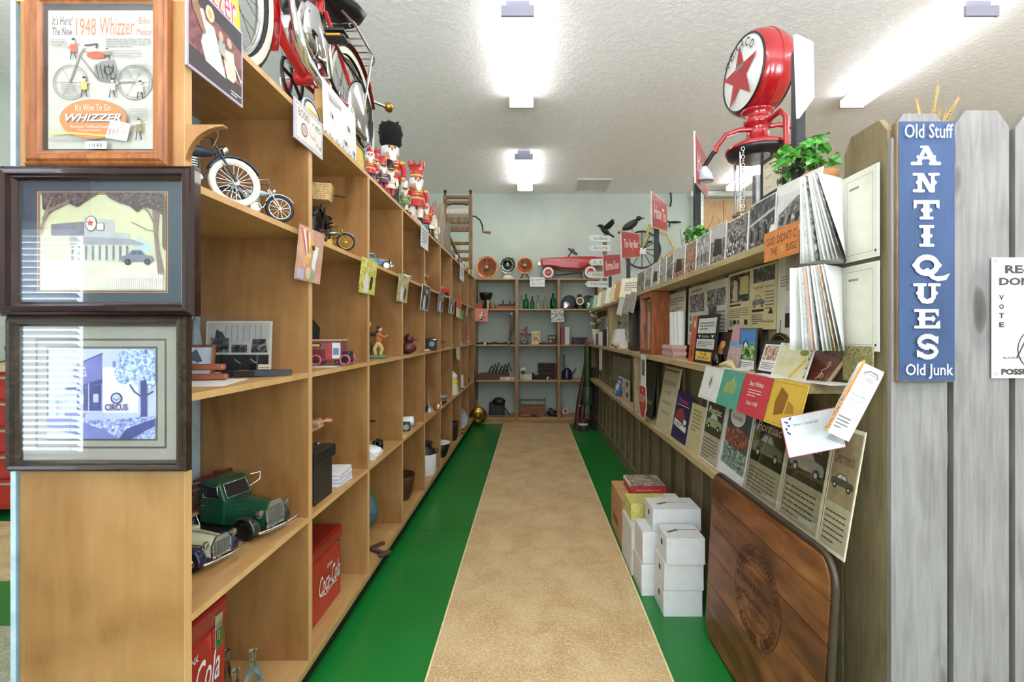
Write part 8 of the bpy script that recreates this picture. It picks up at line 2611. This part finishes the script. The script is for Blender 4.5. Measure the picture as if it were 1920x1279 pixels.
crow('black crow figure with spread wings at the top of the signpost', (.945, 6.15, HIZ + .95), radians(200), True).scale = (.66, .66, .66)
crow('black crow figure with folded wings on the farther road sign', (.965, 4.62, 2.285), radians(-20), False).scale = (.66, .66, .66)
e = empty('high_wheel_bicycle', 'old yellow framed high-wheel bicycle with black wheels hung on the back wall', 'bicycle', (1.65, 7.15, 2.22))
WZ = .326
o = MB(M('26282a', .5)).torus((0, 0, WZ), .272, .014, 'y', 40, 8).build('wheel', e)
b = MB(M('26282a', .5))
for k in range(12): b.cyl((.02 * cos(k * .5236), 0, WZ + .02 * sin(k * .5236)), (.26 * cos(k * .5236), 0, WZ + .26 * sin(k * .5236)), .006, n=6)
b.cyl((0, -.05, WZ), (0, .04, WZ), .03, n=12); b.build('spokes', o)['kind'] = 'stuff'
o = MB(M('26282a', .5)).torus((.62, 0, .20), .15, .012, 'y', 32, 8).build('wheel', e)
b = MB(M('26282a', .5))
for k in range(10): b.cyl((.62, 0, .20), (.62 + .14 * cos(k * .628), 0, .20 + .14 * sin(k * .628)), .004, n=5)
b.build('spokes', o)['kind'] = 'stuff'
YEL = M('c9b04a', .45)
MB(YEL).tube([(0, -.04, WZ), (.10, -.04, WZ + .34), (.11, -.04, WZ + .36)], .018, 8).build('fork', e)
b = MB(YEL).tube([(.12, -.03, WZ + .33), (.36, -.03, WZ + .22), (.50, -.03, .26), (.62, -.03, .20)], .014, 8); b.build('backbone', e)
MB(STEEL).tube([(.10, -.04, WZ + .36), (.42, -.03, WZ + .33)], .007, 6).tube([(.62, -.02, .20), (.56, -.02, WZ + .30)], .006, 6).build('stay', e)
b = MB(BLACK); b.at((.40, -.03, WZ + .40)); b.ell((.08, 0, 0), (.10, .05, .016)).ell((-.08, 0, .012), (.09, .022, .012)).cyl((0, 0, -.06), (0, 0, 0), .012); b.build('saddle', e)
MB(BLACK).tube([(0, -.06, WZ), (.09, -.07, WZ + .10)], .010, 6).box(.07, -.10, WZ + .09, .13, -.05, WZ + .115).build('crank', e)
card('white_tag', 'small white tag tied to the hub of the high wheel', 'tag', .09, .09, (1.645, 7.085, 2.47), 0, 0, .1, .003, WHITE)

# ---------------------------------------------------------------- front of the grey picket fence
SY = 1.238
q = lambda px, py, Y=1.215: ((px - VX) * Y / F, ZC + (VY - py) * Y / F)
x0, z1 = q(1683, 226); x1, z0 = q(1792, 717)
e = empty('antiques_sign', 'tall narrow blue sign with white letters ANTIQUES on the grey fence', 'sign', ((x0 + x1) / 2, SY - .002, z0))
w, h = x1 - x0, z1 - z0
SB = wood('blue_sign_paint', ['26385a', '2f4468', '384e74'], 'Z', 4, 8, .7, 9, .4)
MB(wood('sign_edge', ['5a4630', '7a6244', '94805e'], 'Z', 6, 8, .8)).box(-w / 2, -.020, 0, w / 2, 0, h).build('board', e, .004)
b = MB(SB); b.box(-w / 2 + .003, -.0215, .003, w / 2 - .003, -.0202, h - .003); b.build('paint', e)
S = 1.215 / F
b = MB(M('d8d8d6', .6, var=.04)); b.t0 = .0222
LW = M('d8d8d6', .6, var=.04)


def lpx(px, py): return ((px - (1683 + 1792) / 2) * S, (717 - py) * S)


def slab_letter(strokes, serifs, cx, cy):
    """block letter from polygons in sign pixels about its centre"""
    for pts in strokes:
        b.poly([lpx(cx + x, cy + y) for x, y in pts], LW)


def bar(x0, y0, x1, y1): return [(x0, y0), (x1, y0), (x1, y1), (x0, y1)]


def serif(x0, y0, x1, y1):
    m = (y0 + y1) / 2
    return [(x0, y0), (x1, y0), (x1 + 1.5, m), (x1, y1), (x0, y1), (x0 - 1.5, m)]


def spur(x, y, r=3.2): return [(x - r, y), (x, y - r * 1.3), (x + r, y), (x, y + r * 1.3)]


cy = {'A': 292, 'N': 343, 'T': 394, 'I': 443, 'Q': 501, 'U': 550, 'E': 598, 'S': 650}
X = 1735
H = 18
slab_letter([[(-6, -H), (5, -H), (22, H - 4), (10, H - 4)], [(-3, -H), (3, -H), (-9, H - 4), (-18, H - 4)], serif(-27, H - 6, -8, H), serif(7, H - 6, 27, H), bar(-10, 2, 10, 7), serif(-10, -H, 4, -H + 4), spur(-15, 3), spur(16, 3)], None, X, cy['A'])
slab_letter([bar(-16, -H, -8, H), bar(9, -H, 16, H), [(-16, -H), (-5, -H), (16, H), (6, H)], serif(-24, -H, -6, -H + 5), serif(5, -H, 24, -H + 5), serif(-24, H - 5, -4, H), spur(-17, 0), spur(17, 0)], None, X, cy['N'])
slab_letter([bar(-6, -H, 6, H), bar(-22, -H, 22, -H + 7), [(-24, -H), (-17, -H), (-19, -4), (-24, -2)], [(17, -H), (24, -H), (24, -2), (19, -4)], serif(-12, H - 5, 12, H), spur(-8, 1), spur(8, 1)], None, X, cy['T'])
slab_letter([bar(-6, -H - 2, 6, H + 2), serif(-13, -H - 2, 13, -H + 3), serif(-13, H - 3, 13, H + 2), spur(-8, 0), spur(8, 0)], None, X, cy['I'])
for nm, cxx, ry in (('Q', X, 22),):
    b.ringp(*lpx(X + 0, cy['Q'] - 3), 24 * S, 20 * S, 10 * S, LW)
    slab_letter([spur(-24, -3, 4), spur(24, -3, 4), [(-8, 6), (2, 2), (16, 18), (30, 17), (43, 12), (36, 24), (20, 27), (8, 22)]], None, X, cy['Q'])
slab_letter([bar(-17, -H, -6, 10), bar(8, -H, 16, 10), [(-17, 8), (-6, 8), (0, 12), (8, 8), (16, 8), (10, H), (0, H + 2), (-10, H)], serif(-25, -H, -2, -H + 5), serif(3, -H, 24, -H + 5), spur(-18, 0), spur(17, 0)], None, X, cy['U'])
slab_letter([bar(-15, -H, -4, H), bar(-15, -H, 20, -H + 6), bar(-15, H - 6, 22, H), bar(-4, -3, 10, 3), [(14, -H), (21, -H), (21, -4), (16, -8)], [(16, 8), (23, 3), (24, H), (15, H)], serif(-24, -H, -4, -H + 5), serif(-24, H - 5, -4, H), spur(-16, 0), spur(10, 0, 5)], None, X, cy['E'])
for (a0, a1, oy, sg) in ((20, 280, -9, 1), (200, 460, 9, 1)):
    pts = [(15 * cos(radians(a)), oy - 10.5 * sin(radians(a))) for a in range(a0, a1 + 1, 20)]
    b.line([lpx(X + x, cy['S'] + y) for x, y in pts], 9 * S, LW)
slab_letter([[(12, -19), (20, -19), (19, -5), (13, -9)], [(-20, 6), (-13, 10), (-13, 19), (-20, 19)], spur(-17, -8, 3), spur(17, 9, 3)], None, X, cy['S'])
b.word("Old Stuff", *lpx(1737, 248), 26 * S, LW, 90 * S, 0, .005); b.word("Old Junk", *lpx(1738, 696), 28 * S, LW, 88 * S, 0, .005)
b.build('lettering', e)

# tin election poster at the right edge
x0, z1 = q(1859, 483, 1.235); x1, z0 = q(2040, 709, 1.235)
w, h = x1 - x0, z1 - z0


def d_vote(b, w, h):
    b.rect(-w / 2 + .008, .006, w / 2 - .008, h - .006, M('cfccbf', .5, var=.06, scale=8))
    P = w / 181
    f = lambda px, py: (-w / 2 + (px - 1859) * P, h - (py - 483) * h / 226)
    b.word("RE-ELECT", *f(1949, 505), .022, DARK, .18, 0, .045); b.word("DON (BIG D)", *f(1949, 530), .026, DARK, .21, 0, .045)
    for i, ch in enumerate("VOTE"): b.word(ch, *f(1877, 558 + i * 17), .013, DARK, .013, 0, .05)
    b.oval(*f(1950, 655), .060, .058, DARK, 28); b.oval(*f(1950, 655), .057, .055, M('b8c4cc', .5), 28); b.poly([f(1918, 656), f(1930, 628), f(1960, 618), f(1985, 640), f(1982, 690), f(1925, 680)], M('7f97ac', .5)); b.line([f(1905, 672), f(1925, 630)], .004, DARK)
    b.word("BARGAINS FOR ALL IN", *f(1949, 669 + 2), .005, DARK, .19); b.word("POSSUM COUNTY", *f(1949, 697), .016, DARK, .20, 0, .045)
    for (px, py) in ((1866, 489), (1866, 701), (2033, 489), (2033, 701)): b.ringp(*f(px, py), .004, .004, .0015, GREYI, 14)


card('tin_poster', 'cream tin election poster with VOTE in a column on the grey fence', 'poster', w, h, ((x0 + x1) / 2, SY - .003, z0), 0, 0, 0, .0015, WHITE, d_vote)

# dried wheat behind the pickets
e = empty('dried_wheat', 'bunch of dried wheat ears sticking up behind the grey pickets', 'plant', (1.05, 1.275, 1.70))
WH = M('a98a52', .8, var=.15)
rr = random.Random(6)
for k, (dx, dz, ear) in enumerate([(.030, .255, .10), (.085, .225, .08), (-.025, .215, .06), (.035, .19, .07), (-.04, .165, .05), (-.02, .16, .05), (.05, .175, .05)]):
    b = MB(WH).tube([(0, 0, 0), (dx * .4, 0, dz * .5), (dx, 0, dz)], .0016, 5); b.build('stem', e)
    b = MB(WH)
    d = Vector((dx * .8, 0, dz * .5)).normalized()
    for i in range(9):
        p = Vector((dx, 0, dz)) - d * ear * (1 - i / 9)
        for s in (-1, 1): b.cyl(p, p + d * .013 + Vector((s * .006, .003 * s, .0)), .0022, .0005, 5); b.cyl(p + d * .01, p + d * .03 + Vector((s * .007, 0, 0)), .0005, .0002, 3)
    b.build('ear', e)
MB(TAN).cyl((0, 0, 0), (0, 0, .17), .012, .008, 10).build('bundle', e)
